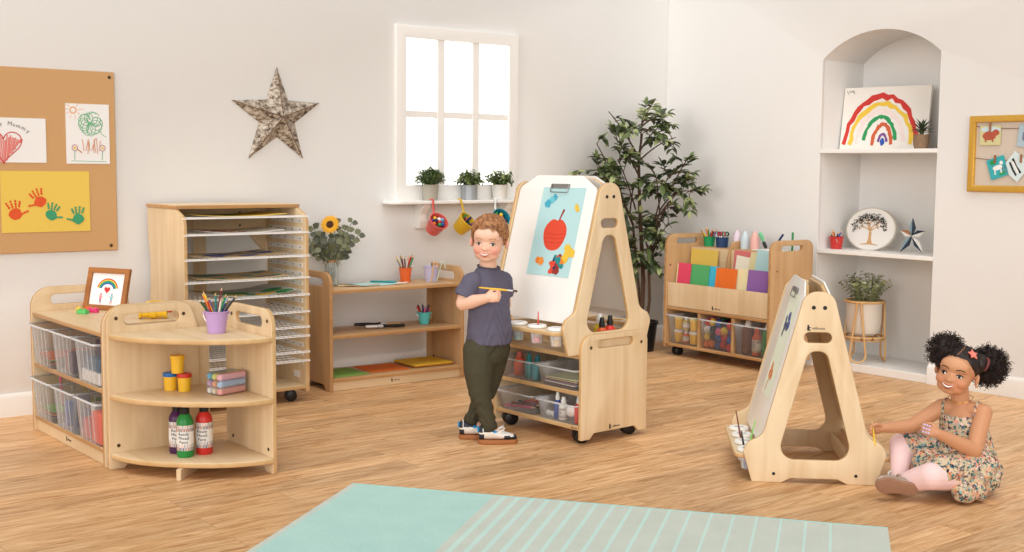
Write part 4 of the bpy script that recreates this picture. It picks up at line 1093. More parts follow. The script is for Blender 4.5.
# ---------- star on the left wall
tst = thing('wall_star', 'large five pointed metal star with worn whitewash on the left wall', 'star', LWp(-2.862, 1.410, 0), YL)
def star_mat():
    m, nt, b = newmat('distressed_metal')
    tc = nt.nodes.new('ShaderNodeTexCoord'); n = nt.nodes.new('ShaderNodeTexNoise'); n.inputs['Scale'].default_value = 34; n.inputs['Detail'].default_value = 8; n.inputs['Roughness'].default_value = .75
    mp = nt.nodes.new('ShaderNodeMapping'); mp.inputs['Scale'].default_value = (1, 1, 1.6)
    nt.links.new(tc.outputs['Object'], mp.inputs['Vector']); nt.links.new(mp.outputs[0], n.inputs['Vector'])
    cr = nt.nodes.new('ShaderNodeValToRGB'); e = cr.color_ramp.elements
    e[0].position = .40; e[0].color = C(62, 44, 34); e[1].position = .60; e[1].color = C(206, 196, 182); k = e.new(.48); k.color = C(150, 132, 112)
    nt.links.new(n.outputs['Fac'], cr.inputs[0]); nt.links.new(cr.outputs[0], b.inputs['Base Color']); b.inputs['Roughness'].default_value = .55; b.inputs['Metallic'].default_value = .15
    bp = nt.nodes.new('ShaderNodeBump'); bp.inputs['Strength'].default_value = .4; bp.inputs['Distance'].default_value = .003; nt.links.new(n.outputs['Fac'], bp.inputs['Height']); nt.links.new(bp.outputs[0], b.inputs['Normal'])
    return m
tips = [(-2.865, 1.656), (-2.623, 1.482), (-2.721, 1.193), (-3.028, 1.189), (-3.116, 1.478)]
cx_, cz_ = -2.862, 1.410
v = []; 
for i in range(5):
    a, b = tips[i], tips[(i + 1) % 5]
    v.append((a[0] - cx_, -.006, a[1] - cz_)); mx_, mz_ = (a[0] + b[0]) / 2 - cx_, (a[1] + b[1]) / 2 - cz_
    v.append((mx_ * .50, -.006, mz_ * .50))
v.append((0.004, -.062, -.008)); v += [(x, -.0015, z) for x, y, z in v[:10]]
f = [(i, (i + 1) % 10, 10) for i in range(10)] + [(i, 11 + i, 11 + (i + 1) % 10, (i + 1) % 10) for i in range(10)] + [tuple(range(20, 10, -1))]
g = G(); g._new(v, f); g.build('star_face', star_mat(), tst, sharp=10)
g = G()
for i in range(5): g.tube([v[2 * i], v[10]], .0022, 5)
g.build('ridge', mat('rusty_rim', C(110, 82, 62), .6), tst)

# ---------- notice board and its drawings
tn = thing('notice_board', 'brown cork notice board with three children’s pictures on the left wall', 'notice board', LWp(0, 0, 0), YL)
CORK = mat('tan_cork', C(206, 162, 112), .85, var=.07, scale=220, bump=.25)
g = G(); g.box(-5.2, -3.713, -.014, -.001, .745, 1.583); g.build('cork_panel', CORK, tn, bevel=.003)
for (u, z) in ((-3.737, 1.558), (-3.745, .768)): bolt(tn, (u, -.0146, z), (0, -1, 0), .008)
def pinned(name, label, cat, u0, u1, z0, z1, m, rot=0):
    t = thing(name, label, cat, LWp((u0 + u1) / 2, (z0 + z1) / 2, .0155), YL)
    w_, h_ = (u1 - u0) / 2, (z1 - z0) / 2
    Mr = Matrix.Rotation(R_(rot), 4, 'Y')
    g = G(); g.box(-w_, w_, -.0012, 0, -h_, h_); s_ = g.build('sheet', m, t, M=Mr)
    return s_, Mr @ mbasis((1, 0, 0), (0, 0, 1), (0, -1, 0), (0, -.0012, 0))
q = random.Random(5)
s_, Mp_ = pinned('child_drawing', 'white drawing of a red heart with pencil writing, left on the notice board', 'drawing', -4.335, -4.034, 1.156, 1.356, PAPER)
CR_RED, CR_DRED, PENCIL = paint('crayon_red', C(228, 130, 122)), paint('crayon_dark_red', C(206, 70, 68)), paint('pencil_lead', C(90, 84, 90))
hp = heart(-.035, -.022, .078, 40)
its = []
for k in range(22):
    t_ = -1.15 + 2.3 * k / 21; x_ = t_ * .066; top_ = .034 - .030 * max(0, abs(t_) - .55) - (.022 if abs(t_) < .12 else 0); bot_ = -.092 + abs(t_) * .085
    its.append(('s', [(-.035 + x_ - .006, -.022 + bot_ + q.uniform(0, .012)), (-.035 + x_ + .006, -.010 + top_ - q.uniform(0, .012))], .0058, 0))
its += [('s', hp + hp[:1], .0045, 1)]
ribbon_art('crayon_heart', s_, Mp_, its, [CR_RED, CR_DRED])
bmg = G()
for i, (ch, x, z, r_) in enumerate([('L', -.095, .062, 12), ('o', -.078, .066, 8), ('v', -.062, .069, 5), ('e', -.046, .071, 0), ('M', -.006, .073, -8), ('u', .012, .069, -12), ('m', .031, .063, -18), ('m', .053, .054, -26), ('y', .073, .041, -36)]):
    me = text_me(ch, .026, .0002); me.transform(Matrix.Translation((x, z, .0006)) @ Matrix.Rotation(R_(r_), 4, 'Z')); bmg.bm.from_mesh(me); bpy.data.meshes.remove(me)
bmg.build('writing', PENCIL, s_, M=Mp_)
s_, Mp_ = pinned('child_drawing', 'white drawing of a green scribbled tree and orange sun, right on the notice board', 'drawing', -3.944, -3.743, 1.153, 1.430, PAPER)
its = [('s', arcpts(-.066, .108, .014, .014, 0, 360, 16), .005, 0)]
for k in range(9):
    a = R_(-150 + 40 * k); its.append(('s', [(-.066 + .022 * math.cos(a), .108 + .022 * math.sin(a)), (-.066 + q.uniform(.034, .055) * math.cos(a), .108 + q.uniform(.03, .05) * math.sin(a))], .002, 0)) if abs(math.sin(a)) < .99 else None
its = [i for i in its if i]
for k in range(13):
    a = 2.4 * k; its.append(('s', arcpts(.012 + .030 * math.cos(a), .048 + .026 * math.sin(a), q.uniform(.018, .03), q.uniform(.02, .032), q.uniform(0, 90), q.uniform(330, 420), 20), .0028, 1))
its.append(('s', [(.05, .02), (.07, -.005), (.085, -.012)], .0026, 1))
for k in range(9): its.append(('s', [(-.02 + .009 * k, -.085 + q.uniform(-.01, .008)), (-.012 + .008 * k + q.uniform(-.02, .02), -.03 + q.uniform(-.012, .012))], .0034, 2))
for cx_ in (-.062, .066):
    its += [('s', arcpts(cx_, -.065, .013, .014, 0, 380, 14), .003, 3), ('f', blobpts(cx_, -.065, .006, .006, 10), 0, 4), ('s', [(cx_, -.08), (cx_ - .002, -.12)], .003, 1)]
its += [('s', [(-.05, -.072), (-.028, -.088)], .005, 2), ('s', [(-.08 + .0 , -.125), (.085, -.128)], .002, 1)]
ribbon_art('crayon_tree', s_, Mp_, its, [paint('crayon_orange', C(238, 160, 84)), paint('crayon_green', C(112, 186, 138)), paint('crayon_brown', C(214, 150, 112)), paint('crayon_plum', C(190, 110, 120)), P_YEL])
s_, Mp_ = pinned('handprint_painting', 'yellow sheet with two orange-red and two green handprints, low on the notice board', 'painting', -4.238, -3.842, .840, 1.118, paper_mat('golden', C(236, 202, 96)))
def handprint(cx_, cz_, s, rot, mirror, mi):
    out = []; c, n_ = math.cos(R_(rot)), math.sin(R_(rot))
    def tr(p): x, y = p[0] * (-1 if mirror else 1) * s, p[1] * s; return (cx_ + c * x - n_ * y, cz_ + n_ * x + c * y)
    out.append(('f', [tr(p) for p in blobpts(0, 0, .026, .024, 18, .10, q)], 0, mi))
    for k, (a, L) in enumerate(((22, .030), (7, .036), (-7, .034), (-20, .026))):
        b = Vector((-.017 + .0115 * k, .022)); d = Vector((-math.sin(R_(a)), math.cos(R_(a))))
        for j in range(3):
            p = b + d * (.008 + L * j / 3); out.append(('f', [tr(x) for x in blobpts(p.x, p.y, .0048, .0062 if j < 2 else .0055, 9, .15, q)], 0, mi))
    for j in range(3):
        p = Vector((.026, -.004)) + Vector((.011, .003)) * j; out.append(('f', [tr(x) for x in blobpts(p.x, p.y, .0068, .0048, 9, .15, q)], 0, mi))
    return out
its = handprint(-.137, -.055, 1.1, 10, False, 0) + handprint(-.028, -.0, 1.05, 24, True, 0) + handprint(.020, -.062, .98, -16, False, 1) + handprint(.142, -.082, 1.0, 2, True, 1)
ribbon_art('handprints', s_, Mp_, its, [paint('hand_orange_red', C(226, 88, 40)), paint('hand_green', C(62, 158, 112))])

# ---------- things on the low bookcase
from types import SimpleNamespace as SN
TBI = SN(location=xyz(TB, .022, 0, 0), rotation_euler=TB.rotation_euler)
VG = thing('vase_of_flowers', 'clear glass vase with a sunflower and eucalyptus on the left end of the bookcase', 'vase', xyz(TB, .128, .225, .5225))
g = G(); g.lathe([(0, 0), (.030, 0), (.034, .006), (.034, .105), (.024, .125), (.023, .140), (.028, .146), (.0262, .146), (.0212, .139), (.022, .126), (.0322, .104), (.0322, .007), (0, .005)], n=24); g.build('glass', GLASSY, VG)
g = G(); g.lathe([(0, .006), (.0318, .006), (.0318, .07), (0, .07)], n=20); g.build('water', plastic_clear('clear_water', (.85, .93, .9, 1), fac=.03, rough=.02), VG)
g = G(); g.lathe([(.0245, .124), (.0262, .128), (.0262, .136), (.0245, .139), (.0245, .124)], n=18); g.tube([(.02, -.018, .13), (.045, -.03, .125), (.06, -.02, .11)], .0016, 5); g.tube([(-.02, -.018, .13), (-.045, -.03, .12)], .0016, 5); g.build('twine', mat('jute_twine', C(176, 140, 98), .9), VG)
q = random.Random(8); gs = G(); gl = G()
tops = [(-.095, .02, .30), (-.125, -.01, .22), (-.06, .03, .255), (.075, .01, .30), (.115, -.02, .245), (.145, .0, .27), (.06, -.05, .22), (.02, .03, .335), (-.045, -.06, .20), (.105, .03, .335), (-.01, -.05, .23)]
for (x, y, z) in tops:
    tw = bezp((x * .08, y * .08, .02), (x * .25, y * .25, .17), (x, y, z), 8); gs.tube(tw, .0018, 5)
    for j in range(4, 9):
        for sd in (-1, 1):
            dd = (tw[j] - tw[j - 1]).normalized(); sv = dd.cross(Vector((0, -1, .2))).normalized() * sd
            ld = (dd * .4 + sv * .9 + Vector((0, q.uniform(-.3, .3), q.uniform(-.2, .2)))).normalized()
            L = q.uniform(.03, .044); leaf(gl, tw[j], ld, Vector((q.uniform(-.3, .3), -1, .4)), L, L * .88, q.randrange(2), .1)
gs.tube(bezp((0, 0, .02), (.01, -.01, .18), (.0, -.03, .318), 8), .0035, 6)
gs.build('stems', LG2, VG); gl.build('eucalyptus_leaves', [leafmat('euca_dark', C(84, 88, 70)), leafmat('euca', C(112, 114, 84))], VG, sharp=180)
Mf = Matrix.Translation((.0, -.036, .325)) @ Matrix.Rotation(R_(72), 4, 'X') @ Matrix.Rotation(R_(-8), 4, 'Y')
g = G()
for ringk, (n, L, r0, lift) in enumerate(((16, .036, .018, .004), (16, .031, .017, .010))):
    for i in range(n):
        a = 2 * PI * (i + .5 * ringk) / n; d = Vector((math.cos(a), math.sin(a), lift * 6)); leaf(g, Vector((math.cos(a) * r0, math.sin(a) * r0, lift * .4)), d, Vector((0, 0, 1)), L, .013, 0, .15)
g.build('sunflower_petals', mat('sunflower_yellow', C(238, 176, 40), .6), VG, M=Mf, sharp=180)
g = G(); g.lathe([(0, -.006), (.018, -.004), (.021, .002), (.016, .008), (0, .010)], n=20); tag(g.build('sunflower_disc', mat('sunflower_brown', C(72, 44, 26), .9, var=.3, scale=300), VG, M=Mf), 'dark brown flower centre')
card(TBI, .34, .185, .523, .25, .17, .10, PLBL, 'pale blue paper on top of the bookcase', bend=.004)
card(TBI, .215, .150, .5230, .20, .030, -.32, PCREAM, 'cream paper strip beside the vase on the bookcase', bend=.003)
card(TBI, .235, .125, .5262, .19, .026, -.22, PSAND, 'sand paper strip lying over the cream one on the bookcase', bend=.003)
stick('pen', 'teal', xyz(TBI, .345, .235, .533), xyz(TBI, .455, .14, .533), .0055, 'dark teal paint pen lying on the pale blue paper', 'pen')
stick('pencil', 'white', xyz(TBI, .42, .10, .529), xyz(TBI, .52, .12, .529), .004, 'white pencil lying near the front of the bookcase top', 'pencil')
OP = mat('orange_beaker', C(236, 108, 48), .35)
B2 = bucket('pencil_pot', 'orange tapered pot of pencils on top of the bookcase', xyz(TBI, .545, .20, .5225), .026, .036, .080, OP, cat='pot')
fill('orange pot on the bookcase', B2.location, .025, .035, .08, ['black', 'green', 'orange', 'brown', 'yellow', 'grey', 'dark green', 'maroon', 'white', 'red'], .160, .0042, 'pencils in the orange pot', seed=11)
LB = mat('lavender_bucket', C(198, 196, 226), .35)
B3 = bucket('bucket', 'pale lavender bucket with hooked craft scissors on the right end of the bookcase', xyz(TBI, .690, .165, .5225), .034, .043, .085, LB, cat='bucket')
def hook_loop(label, base, m, dx, h, ang_):
    t = thing('looped_peg', label, 'peg', base, ang_)
    g = G(); r = .009; g.tube([(0, 0, 0), (dx, 0, h - r)] + [(dx + r - r * math.cos(a), 0, h - r + r * math.sin(a)) for a in [PI * k / 8 for k in range(1, 9)]] + [(dx + 2 * r + .004, 0, h - .035)], .0036, 8)
    g.build('loop', m, t)
hook_loop('tan looped peg leaning on the left of the lavender bucket', xyz(TBI, .650, .100, .5262), mat('tan_peg', C(220, 172, 110), .5), .012, .108, R_(10))
hook_loop('pale green looped peg leaning across the lavender bucket', xyz(TBI, .690, .108, .5262), mat('mint_peg', C(196, 210, 190), .5), .026, .106, R_(4))
stick('pencil', 'brown', xyz(TBI, .695, .17, .528), xyz(TBI, .705, .18, .64), .004, 'brown pencil in the lavender bucket', 'pencil')
TBK = mat('turquoise_bucket', C(98, 208, 204), .35)
B4 = bucket('bucket', 'turquoise bucket of felt pens on the bookcase middle shelf', xyz(TBI, .645, .165, .2895), .026, .036, .066, TBK, 1, rot=.3)
fill('turquoise bucket', B4.location, .024, .034, .066, ['black', 'orange', 'light blue', 'dark green', 'maroon', 'red', 'dark blue', 'pink', 'purple'], .105, .0045, 'felt pens in the turquoise bucket', kind='pen', seed=13)
def brush(label, p0, p1, hm, wid, headm, group=None):
    p0, p1 = Vector(p0), Vector(p1)
    t = thing('paint_brush', label, 'brush', p0); d = p1 - p0; L = d.length
    Mr = Vector((1, 0, 0)).rotation_difference(d).to_matrix().to_4x4()
    g = G(); n = 12; g.lathe([(.001, 0), (.008, .004), (.0095, L * .25), (.007, L * .42), (.010, L * .56)], n=12, M=Matrix.Rotation(PI / 2, 4, 'Y')); g.build('handle', hm, t, M=Mr)
    g = G(); g.box(L * .55, L * .68, -wid / 2, wid / 2, -.007, .007); tag(g.build('ferrule', STEEL, t, M=Mr, bevel=.003), 'metal ferrule')
    g = G(); g.box(L * .68, L * .98, -wid * .48, wid * .48, -.006, .006); g.build('bristles', headm, t, M=Mr, bevel=.004)
brush('black handled brush with tan bristles lying on the bookcase middle shelf', xyz(TBI, .255, .255, .302), xyz(TBI, .500, .165, .302), BLACK, .032, mat('tan_bristle', C(206, 164, 110), .9))
brush('brush with a black handle and white bristles on the bookcase middle shelf', xyz(TBI, .475, .085, .302), xyz(TBI, .265, .155, .302), BLACK, .032, P_WHT)
card(TBI, .125, .150, .0675, .20, .235, .02, PG, 'green paper on the bookcase bottom shelf')
card(TBI, .125, .147, .0695, .205, .24, .05, paper_mat('dark', C(90, 84, 74)), 'dark paper under the green sheet on the bookcase') if False else None
card(TBI, .375, .165, .0675, .235, .225, -.06, PO, 'orange paper in the middle of the bookcase bottom shelf')
for k, (nm, m) in enumerate((('brown', paper_mat('brown', C(150, 96, 50))), ('golden brown', paper_mat('golden_brown', C(190, 130, 50))), ('yellow', PY_))):
    card(TBI, .640, .165, .0675 + k * .0055, .245, .225, -.05 + .03 * k, m, f'{nm} card in the pile at the right of the bookcase bottom shelf', name='card_sheet', th=.005)

# ---------- trolley trays
gT = 'clear trays in the easel trolley'
tray('clear tray of paint bottles, upper left in the easel trolley', TT, .032, -.006, .2265, .250, .345, .090, gT, 0)
tray('clear tray of paper, upper right in the easel trolley', TT, .300, -.006, .2265, .250, .345, .090, gT, 0)
tray('clear tray of coloured crayons, lower left in the easel trolley', TT, .032, -.006, .0805, .250, .345, .088, gT, 0)
tray('clear tray of glue bottles, lower right in the easel trolley', TT, .300, -.006, .0805, .250, .345, .088, gT, 0)
CR_OR = mat('coral_paint', C(226, 100, 70), .35)
aT = TT.rotation_euler.z
bottle('paint_bottle', 'coral paint bottle in the upper left trolley tray', xyz(TT, .105, .07, .2305), aT, .026, .105, CR_OR, mat('coral_cap', C(196, 96, 80), .4), lab=False, cap_h=.026)
bottle('paint_bottle', 'pale teal paint bottle in the middle of the upper left trolley tray', xyz(TT, .185, .055, .2305), aT, .019, .108, BOT_TEAL, mat('teal_cap', C(44, 130, 134), .4), lab=False, cap_h=.028)
bottle('paint_bottle', 'teal paint bottle at the right of the upper left trolley tray', xyz(TT, .240, .055, .2305), aT, .022, .105, mat('deep_teal_bottle', C(70, 150, 160), .3), mat('teal_cap2', C(30, 112, 124), .4), lab=False, cap_h=.028)
for k, (nm, m) in enumerate((('maroon', paper_mat('maroon', C(120, 60, 64))), ('white', PAPER), ('plum', paper_mat('plum', C(140, 90, 110))), ('tan', PSAND), ('pale green', paper_mat('pale_green', C(214, 222, 170))))):
    card(TT, .425, .165, .232 + k * .0075, .19, .29, (k - 2) * .04, m, f'{nm} sheet in the paper tray of the easel trolley', th=.004)
for k, cn_ in enumerate(['pink', 'maroon', 'black', 'light blue', 'red', 'orange', 'teal', 'white', 'purple']):
    stick('pencil', cn_, xyz(TT, .055 + .018 * (k % 3), .030 + .024 * k, .0905 + .009 * (k % 3)), xyz(TT, .235 + .008 * (k % 2), .055 + .022 * k, .093 + .008 * ((k + 1) % 3)), .0055, f'{cn_} crayon lying in the lower left trolley tray', 'crayon', 'crayons in the trolley tray')
GL_BLU = mat('blue_label_bottle', C(52, 84, 160), .4)
bottle('glue_bottle', 'white glue bottle with blue body, left in the lower right trolley tray', xyz(TT, .385, .045, .0845), aT, .017, .112, GL_BLU, P_WHT, lab=False, cap_h=.032)
bottle('glue_bottle', 'white capped yellow bottle in the lower right trolley tray', xyz(TT, .462, .11, .0845), aT, .019, .125, BOT_YEL, P_WHT, lab=False, cap_h=.036)
bottle('glue_bottle', 'white bottle with black printed label in the lower right trolley tray', xyz(TT, .428, .040, .0845), aT, .021, .098, P_WHT, P_WHT, txt=('PVA', 'GLUE'), cap_h=.026)
bottle('paint_bottle', 'red bottle with white cap at the right of the lower right trolley tray', xyz(TT, .522, .040, .0845), aT, .019, .118, BOT_RED, P_WHT, lab=False, cap_h=.032)
g = G(); g.ball((0, 0, 0), .024, n=12); o = g.build('foam_ball', P_WHT); o.location = xyz(TT, .487, .030, .131); tag(o, 'white foam ball on the glue bottles in the trolley tray', 'ball')
t = thing('glue_tube', 'white glue tube lying at the left of the lower right trolley tray', 'tube', xyz(TT, .325, .045, .0985), aT)
g = G(); g.lathe([(0, 0), (.013, 0), (.013, .018), (.008, .02), (.009, .03), (.014, .034), (.014, .06), (0, .06)], n=14, M=Matrix.Rotation(R_(90), 4, 'Y')); g.build('tube', P_WHT, t)

# ---------- things on the large easel
xe = R_(-49.7); eo = TE.location
def pot_cup(label, T, x, fillm, stickc=None):
    t = thing('paint_cup', label, 'cup', xyz(T, x, -.010, .0365), T.rotation_euler.z)
    g = G(); g.lathe([(0, 0), (.0235, 0), (.0315, .066), (.0300, .066), (.0222, .003), (0, .003)], n=26); g.build('cup', plastic_clear('white_translucent_cup', (.95, .95, .95, 1), fac=.22, rough=.3), t)
    g = G(); g.lathe([(.0300, .0655), (.0395, .0665), (.041, .071), (.038, .078), (.026, .080), (.020, .078), (.020, .068), (.0300, .0655)], n=26); g.build('lid', P_WHT, t)
    g = G(); g.lathe([(0, .0035), (.0220, .0035), (.0243, .024), (0, .024)], n=22); g.build('paint', fillm, t)
    return t
pot_cup('paint cup nearest the boy on the large easel rail', TE, .110, paint('blue_wash', C(70, 130, 170)))
pot_cup('paint cup with teal paint, second from left on the large easel rail', TE, .232, P_TEAL)
pot_cup('paint cup with pink paint and a red brush on the large easel rail', TE, .354, paint('rose', C(238, 110, 110)))
pot_cup('paint cup with yellow paint, rightmost on the large easel rail', TE, .476, paint('amber', C(240, 190, 90)))
def thin_brush(label, p0, p1, m, r=.0028, tipm=None):
    p0, p1 = Vector(p0), Vector(p1); d = p1 - p0; L = d.length
    t = thing('paint_brush', label, 'brush', p0)
    Mr = Vector((0, 0, 1)).rotation_difference(d).to_matrix().to_4x4()
    g = G(); g.lathe([(.0006, 0), (r * 1.5, .006), (r * 1.2, .018), (r, .02)], n=8); g.build('bristles', tipm or mat('dark_bristle', C(96, 70, 50), .9), t, M=Mr)
    g = G(); g.lathe([(r, .02), (r * 1.05, .042)], n=8); tag(g.build('ferrule', STEEL, t, M=Mr), 'metal ferrule')
    g = G(); g.lathe([(r, .042), (r * 1.35, .075), (r * .75, L - .004), (0, L)], n=8); g.build('handle', m, t, M=Mr)
    return t
thin_brush('red handled brush standing in the pink paint cup', xyz(TE, .354, -.006, .042), xyz(TE, .360, -.010, .172), mat('red_handle', C(214, 84, 72), .4))
thin_brush('wooden brush standing in the teal paint cup', xyz(TE, .232, -.004, .042), xyz(TE, .183, -.012, .140), mat('wooden_handle', C(220, 170, 96), .5))
MB = mbasis((1, 0, 0), tuple(BT), tuple(BN), (0, .030, .127))
def to_board(T, M=None): return Matrix.Translation(T.location) @ Matrix.Rotation(T.rotation_euler.z, 4, 'Z') @ MB
tp = thing('painting', 'pale blue painting of a red apple clipped to the large easel', 'painting', (0, 0, 0)); tp.matrix_world = to_board(TE) @ Matrix.Translation((.316, .385, .0036))
g = G(); g.box(-.134, .134, -.194, .194, 0, .0008); sp_ = g.build('sheet', PLBL, tp)
q = random.Random(31)
its = [('f', [(-.004 + (.071 + .004 * math.sin(3 * a)) * math.cos(a) * (1 - .06 * math.sin(a)), -.012 + .072 * math.sin(a) - (.012 * math.exp(-((math.cos(a)) / .25) ** 2) if math.sin(a) > 0 else 0)) for a in [2 * PI * i / 32 for i in range(32)]], 0, 0),
       ('s', [(.008, .050), (.016, .072), (.026, .098)], [.008, .010, .013], 1)]
its += [('s', [(-.06, -.01 - .018 * k), (0, -.014 - .018 * k), (.058, -.008 - .018 * k)], .004, 5) for k in range(3)]
for k in range(7): its.append(('f', blobpts(-.070 + q.uniform(-.022, .022), .135 + q.uniform(-.02, .02), .018, .015, 12, .3, q), 0, 2 if k % 2 else 6))
for k in range(6): its.append(('s', [(.095 + q.uniform(-.012, .012), .112 + q.uniform(-.02, .02)), (.105 + q.uniform(-.02, .02), .10 + q.uniform(-.02, .02))], .010, 3))
for k in range(5): its.append(('f', blobpts(-.066 + q.uniform(-.014, .014), -.138 + q.uniform(-.012, .012), .016, .013, 11, .3, q), 0, 4 if k % 2 else 7))
for k in range(22):
    mi = [0, 4, 8, 3, 3, 1, 9][k % 7]; ox = .045 + (.055 if mi == 3 else 0) + q.uniform(-.03, .03); oz = -.145 + (.05 if mi == 3 else 0) + q.uniform(-.03, .035)
    its.append(('f', blobpts(ox, oz, .019, .015, 10, .35, q), 0, mi))
ribbon_art('painted_apple', sp_, Matrix.Translation((0, 0, .0006)), its, [paint('apple_red', C(224, 74, 48)), paint('stem_red', C(150, 48, 40)), paint('sky_dab', C(110, 196, 210)), P_YEL, P_ORG, paint('apple_shadow_red', C(206, 60, 42)), paint('sea_dab', C(70, 170, 196)), paint('tangerine', C(240, 150, 60)), cm('dark blue'), P_TEAL])
# bottles standing inside the large easel on the trolley deck
bottle('paint_bottle', 'yellow paint bottle with white cap inside the large easel', xyz(TT, .470, .205, .3805), aT, .026, .150, BOT_YEL, P_WHT, lab=False)
bottle('paint_bottle', 'orange paint bottle with black cap inside the large easel', xyz(TT, .512, .178, .3805), aT + .6, .023, .140, BOT_ORG, BLACK, txt=('Paint',))
bottle('paint_bottle', 'red paint bottle with black cap inside the large easel', xyz(TT, .510, .228, .3805), aT + .6, .024, .145, mat('scarlet_bottle', C(220, 58, 44), .3), BLACK, txt=('Paint',))

# ---------- things on the small easel
for k, x in enumerate((.110, .232, .354, .476)):
    pot_cup(['paint cup with white paint farthest along the small easel rail', 'paint cup with pale green paint on the small easel rail', 'paint cup with orange paint on the small easel rail', 'paint cup with blue paint nearest the front of the small easel'][k], TS, x, [P_WHT, paint('pale_green_wash', C(170, 210, 160)), P_ORG, P_BLU][k])
thin_brush('black handled brush in the nearest cup of the small easel', xyz(TS, .476, -.012, .042), xyz(TS, .413, -.030, .165), BLACK, .0035)
thin_brush('brown handled brush with a yellow end in the small easel cup', xyz(TS, .354, -.010, .042), xyz(TS, .278, -.040, .215), mat('brown_handle', C(120, 60, 40), .4), .003)
thin_brush('lime green brush standing in the small easel cup', xyz(TS, .354, -.004, .042), xyz(TS, .373, .026, .20), mat('lime_handle', C(150, 220, 110), .4), .0028)
tp = thing('painting', 'narrow pale sheet with blue and orange dabs clipped to the small easel', 'painting', (0, 0, 0)); tp.matrix_world = to_board(TS) @ Matrix.Translation((.315, .36, .0036))
g = G(); g.box(-.105, .105, -.20, .21, 0, .0008); sp_ = g.build('sheet', paper_mat('pale_lime', C(232, 240, 222)), tp)
its = []
for k in range(10): its.append(('f', blobpts(.0 + q.uniform(-.05, .05), .085 + q.uniform(-.04, .04), .018, .018, 10, .4, q), 0, 0 if k % 3 else 1))
for k in range(5): its.append(('f', blobpts(-.02 + q.uniform(-.03, .03), -.10 + q.uniform(-.03, .03), .016, .018, 10, .4, q), 0, 2))
its.append(('s', [(-.02, -.12), (-.05, -.17), (-.06, -.19)], .008, 2))
ribbon_art('painted_dabs', sp_, Matrix.Translation((0, 0, .0006)), its, [cm('dark blue'), P_BLU, P_ORG])

# ---------- paper trolley contents
def lean_sheet(label, x0, x1, y, z0, h, m, lean=6, roll=0, name='paper_sheet', grp=None):
    t, M_ = sheet(name, x1 - x0, h, m, label, 'paper', xyz(TC, (x0 + x1) / 2, y, z0), TC.rotation_euler.z, R_(lean), .0016, grp, R_(roll))
gP = 'coloured papers in the front pocket'
for (a, b, yy, hh, m, nm) in ((.034, .10, .050, .262, PCREAM, 'cream, at the left end'), (.054, .165, .040, .270, PRED, 'raspberry red'), (.160, .315, .046, .268, PGRN2, 'green'), (.300, .395, .052, .266, PCYAN, 'sky blue'), (.378, .545, .040, .262, PORG2, 'bright orange'), (.530, .650, .050, .266, PCREAM, 'cream, between orange and purple'), (.632, .790, .040, .268, PPUR, 'purple')):
    lean_sheet(f'{nm} paper in the front pocket of the paper trolley' if ',' not in nm else f'{nm} papers in the trolley front pocket', a, b, yy, .3065, hh, m, lean=7, grp=gP)
lean_sheet('large mustard yellow paper in the rear pocket of the paper trolley', .045, .275, .158, .3065, .353, PTAN, lean=5)
lean_sheet('rose paper in the rear right pocket of the paper trolley', .40, .56, .172, .3065, .362, PPINK, lean=4)
lean_sheet('tilted cream paper in the rear right pocket of the paper trolley', .405, .555, .160, .3110, .325, paper_mat('pale_cream', C(240, 234, 214)), lean=4, roll=5)
lean_sheet('tilted sand paper in the rear right pocket of the paper trolley', .50, .60, .156, .3110, .355, paper_mat('oat', C(226, 216, 170)), lean=4, roll=8)
lean_sheet('large pale blue paper in the rear right pocket of the paper trolley', .575, .770, .150, .3110, .370, PLBL, lean=4, roll=4)
GB = mat('green_pot', C(30, 150, 90), .4)
B5 = bucket('pencil_pot', 'green pot of pencils on top of the paper trolley', xyz(TC, .115, .27, .6725), .030, .038, .062, GB, cat='pot')
fill('green pot on the paper trolley', B5.location, .029, .037, .062, ['black', 'pink', 'dark green', 'orange', 'brown', 'yellow', 'green', 'red', 'purple'], .125, .0045, 'pencils in the green pot', seed=17)
B6 = bucket('scissor_pot', 'dark blue pot of scissors on top of the paper trolley', xyz(TC, .225, .27, .6725), .036, .040, .062, mat('navy_pot', C(28, 62, 104), .4), cat='pot')
for k, (cn_, dx, dy) in enumerate((('dark blue', -.018, 0), ('red', .004, -.008), ('dark green', .024, .004), ('black', .008, .018))):
    t = thing('scissors', f'{cn_} handled scissors in the dark blue pot', 'scissors', xyz(TC, .225 + dx, .27 + dy, .6785), TC.rotation_euler.z + .4 * k, 'scissors in the dark blue pot')
    g = G(); g.tube([(-.003, 0, 0), (.004, 0, .065)], .0022, 6); g.tube([(.003, 0, 0), (-.004, 0, .065)], .0022, 6); g.build('blades', STEEL, t)
    for s in (-1, 1):
        g = G(); g.tube([(s * .011 + .010 * math.cos(a), 0, .076 + .012 * math.sin(a)) for a in [2 * PI * i / 14 for i in range(14)]], .0034, 6, closed=True); g.build('handle', cm(cn_), t)
def cone_bottle(label, x, y, m, r, h):
    t = thing('glue_bottle', label, 'bottle', xyz(TC, x, y, .6725)); g = G(); g.lathe([(0, 0), (r, 0), (r, h * .58), (r * .85, h * .70), (r * .36, h * .92), (r * .2, h), (0, h)], n=20); g.build('bottle', m, t)
cone_bottle('pale lilac pointed bottle on top of the paper trolley', .330, .29, mat('pale_lilac', C(222, 204, 216), .4), .024, .112)
cone_bottle('pale blue pointed bottle on top of the paper trolley', .395, .29, mat('pale_blue_bottle', C(196, 212, 218), .4), .027, .108)
cone_bottle('peach pink pointed bottle on top of the paper trolley', .475, .29, mat('peach_bottle', C(230, 178, 168), .4), .028, .112)
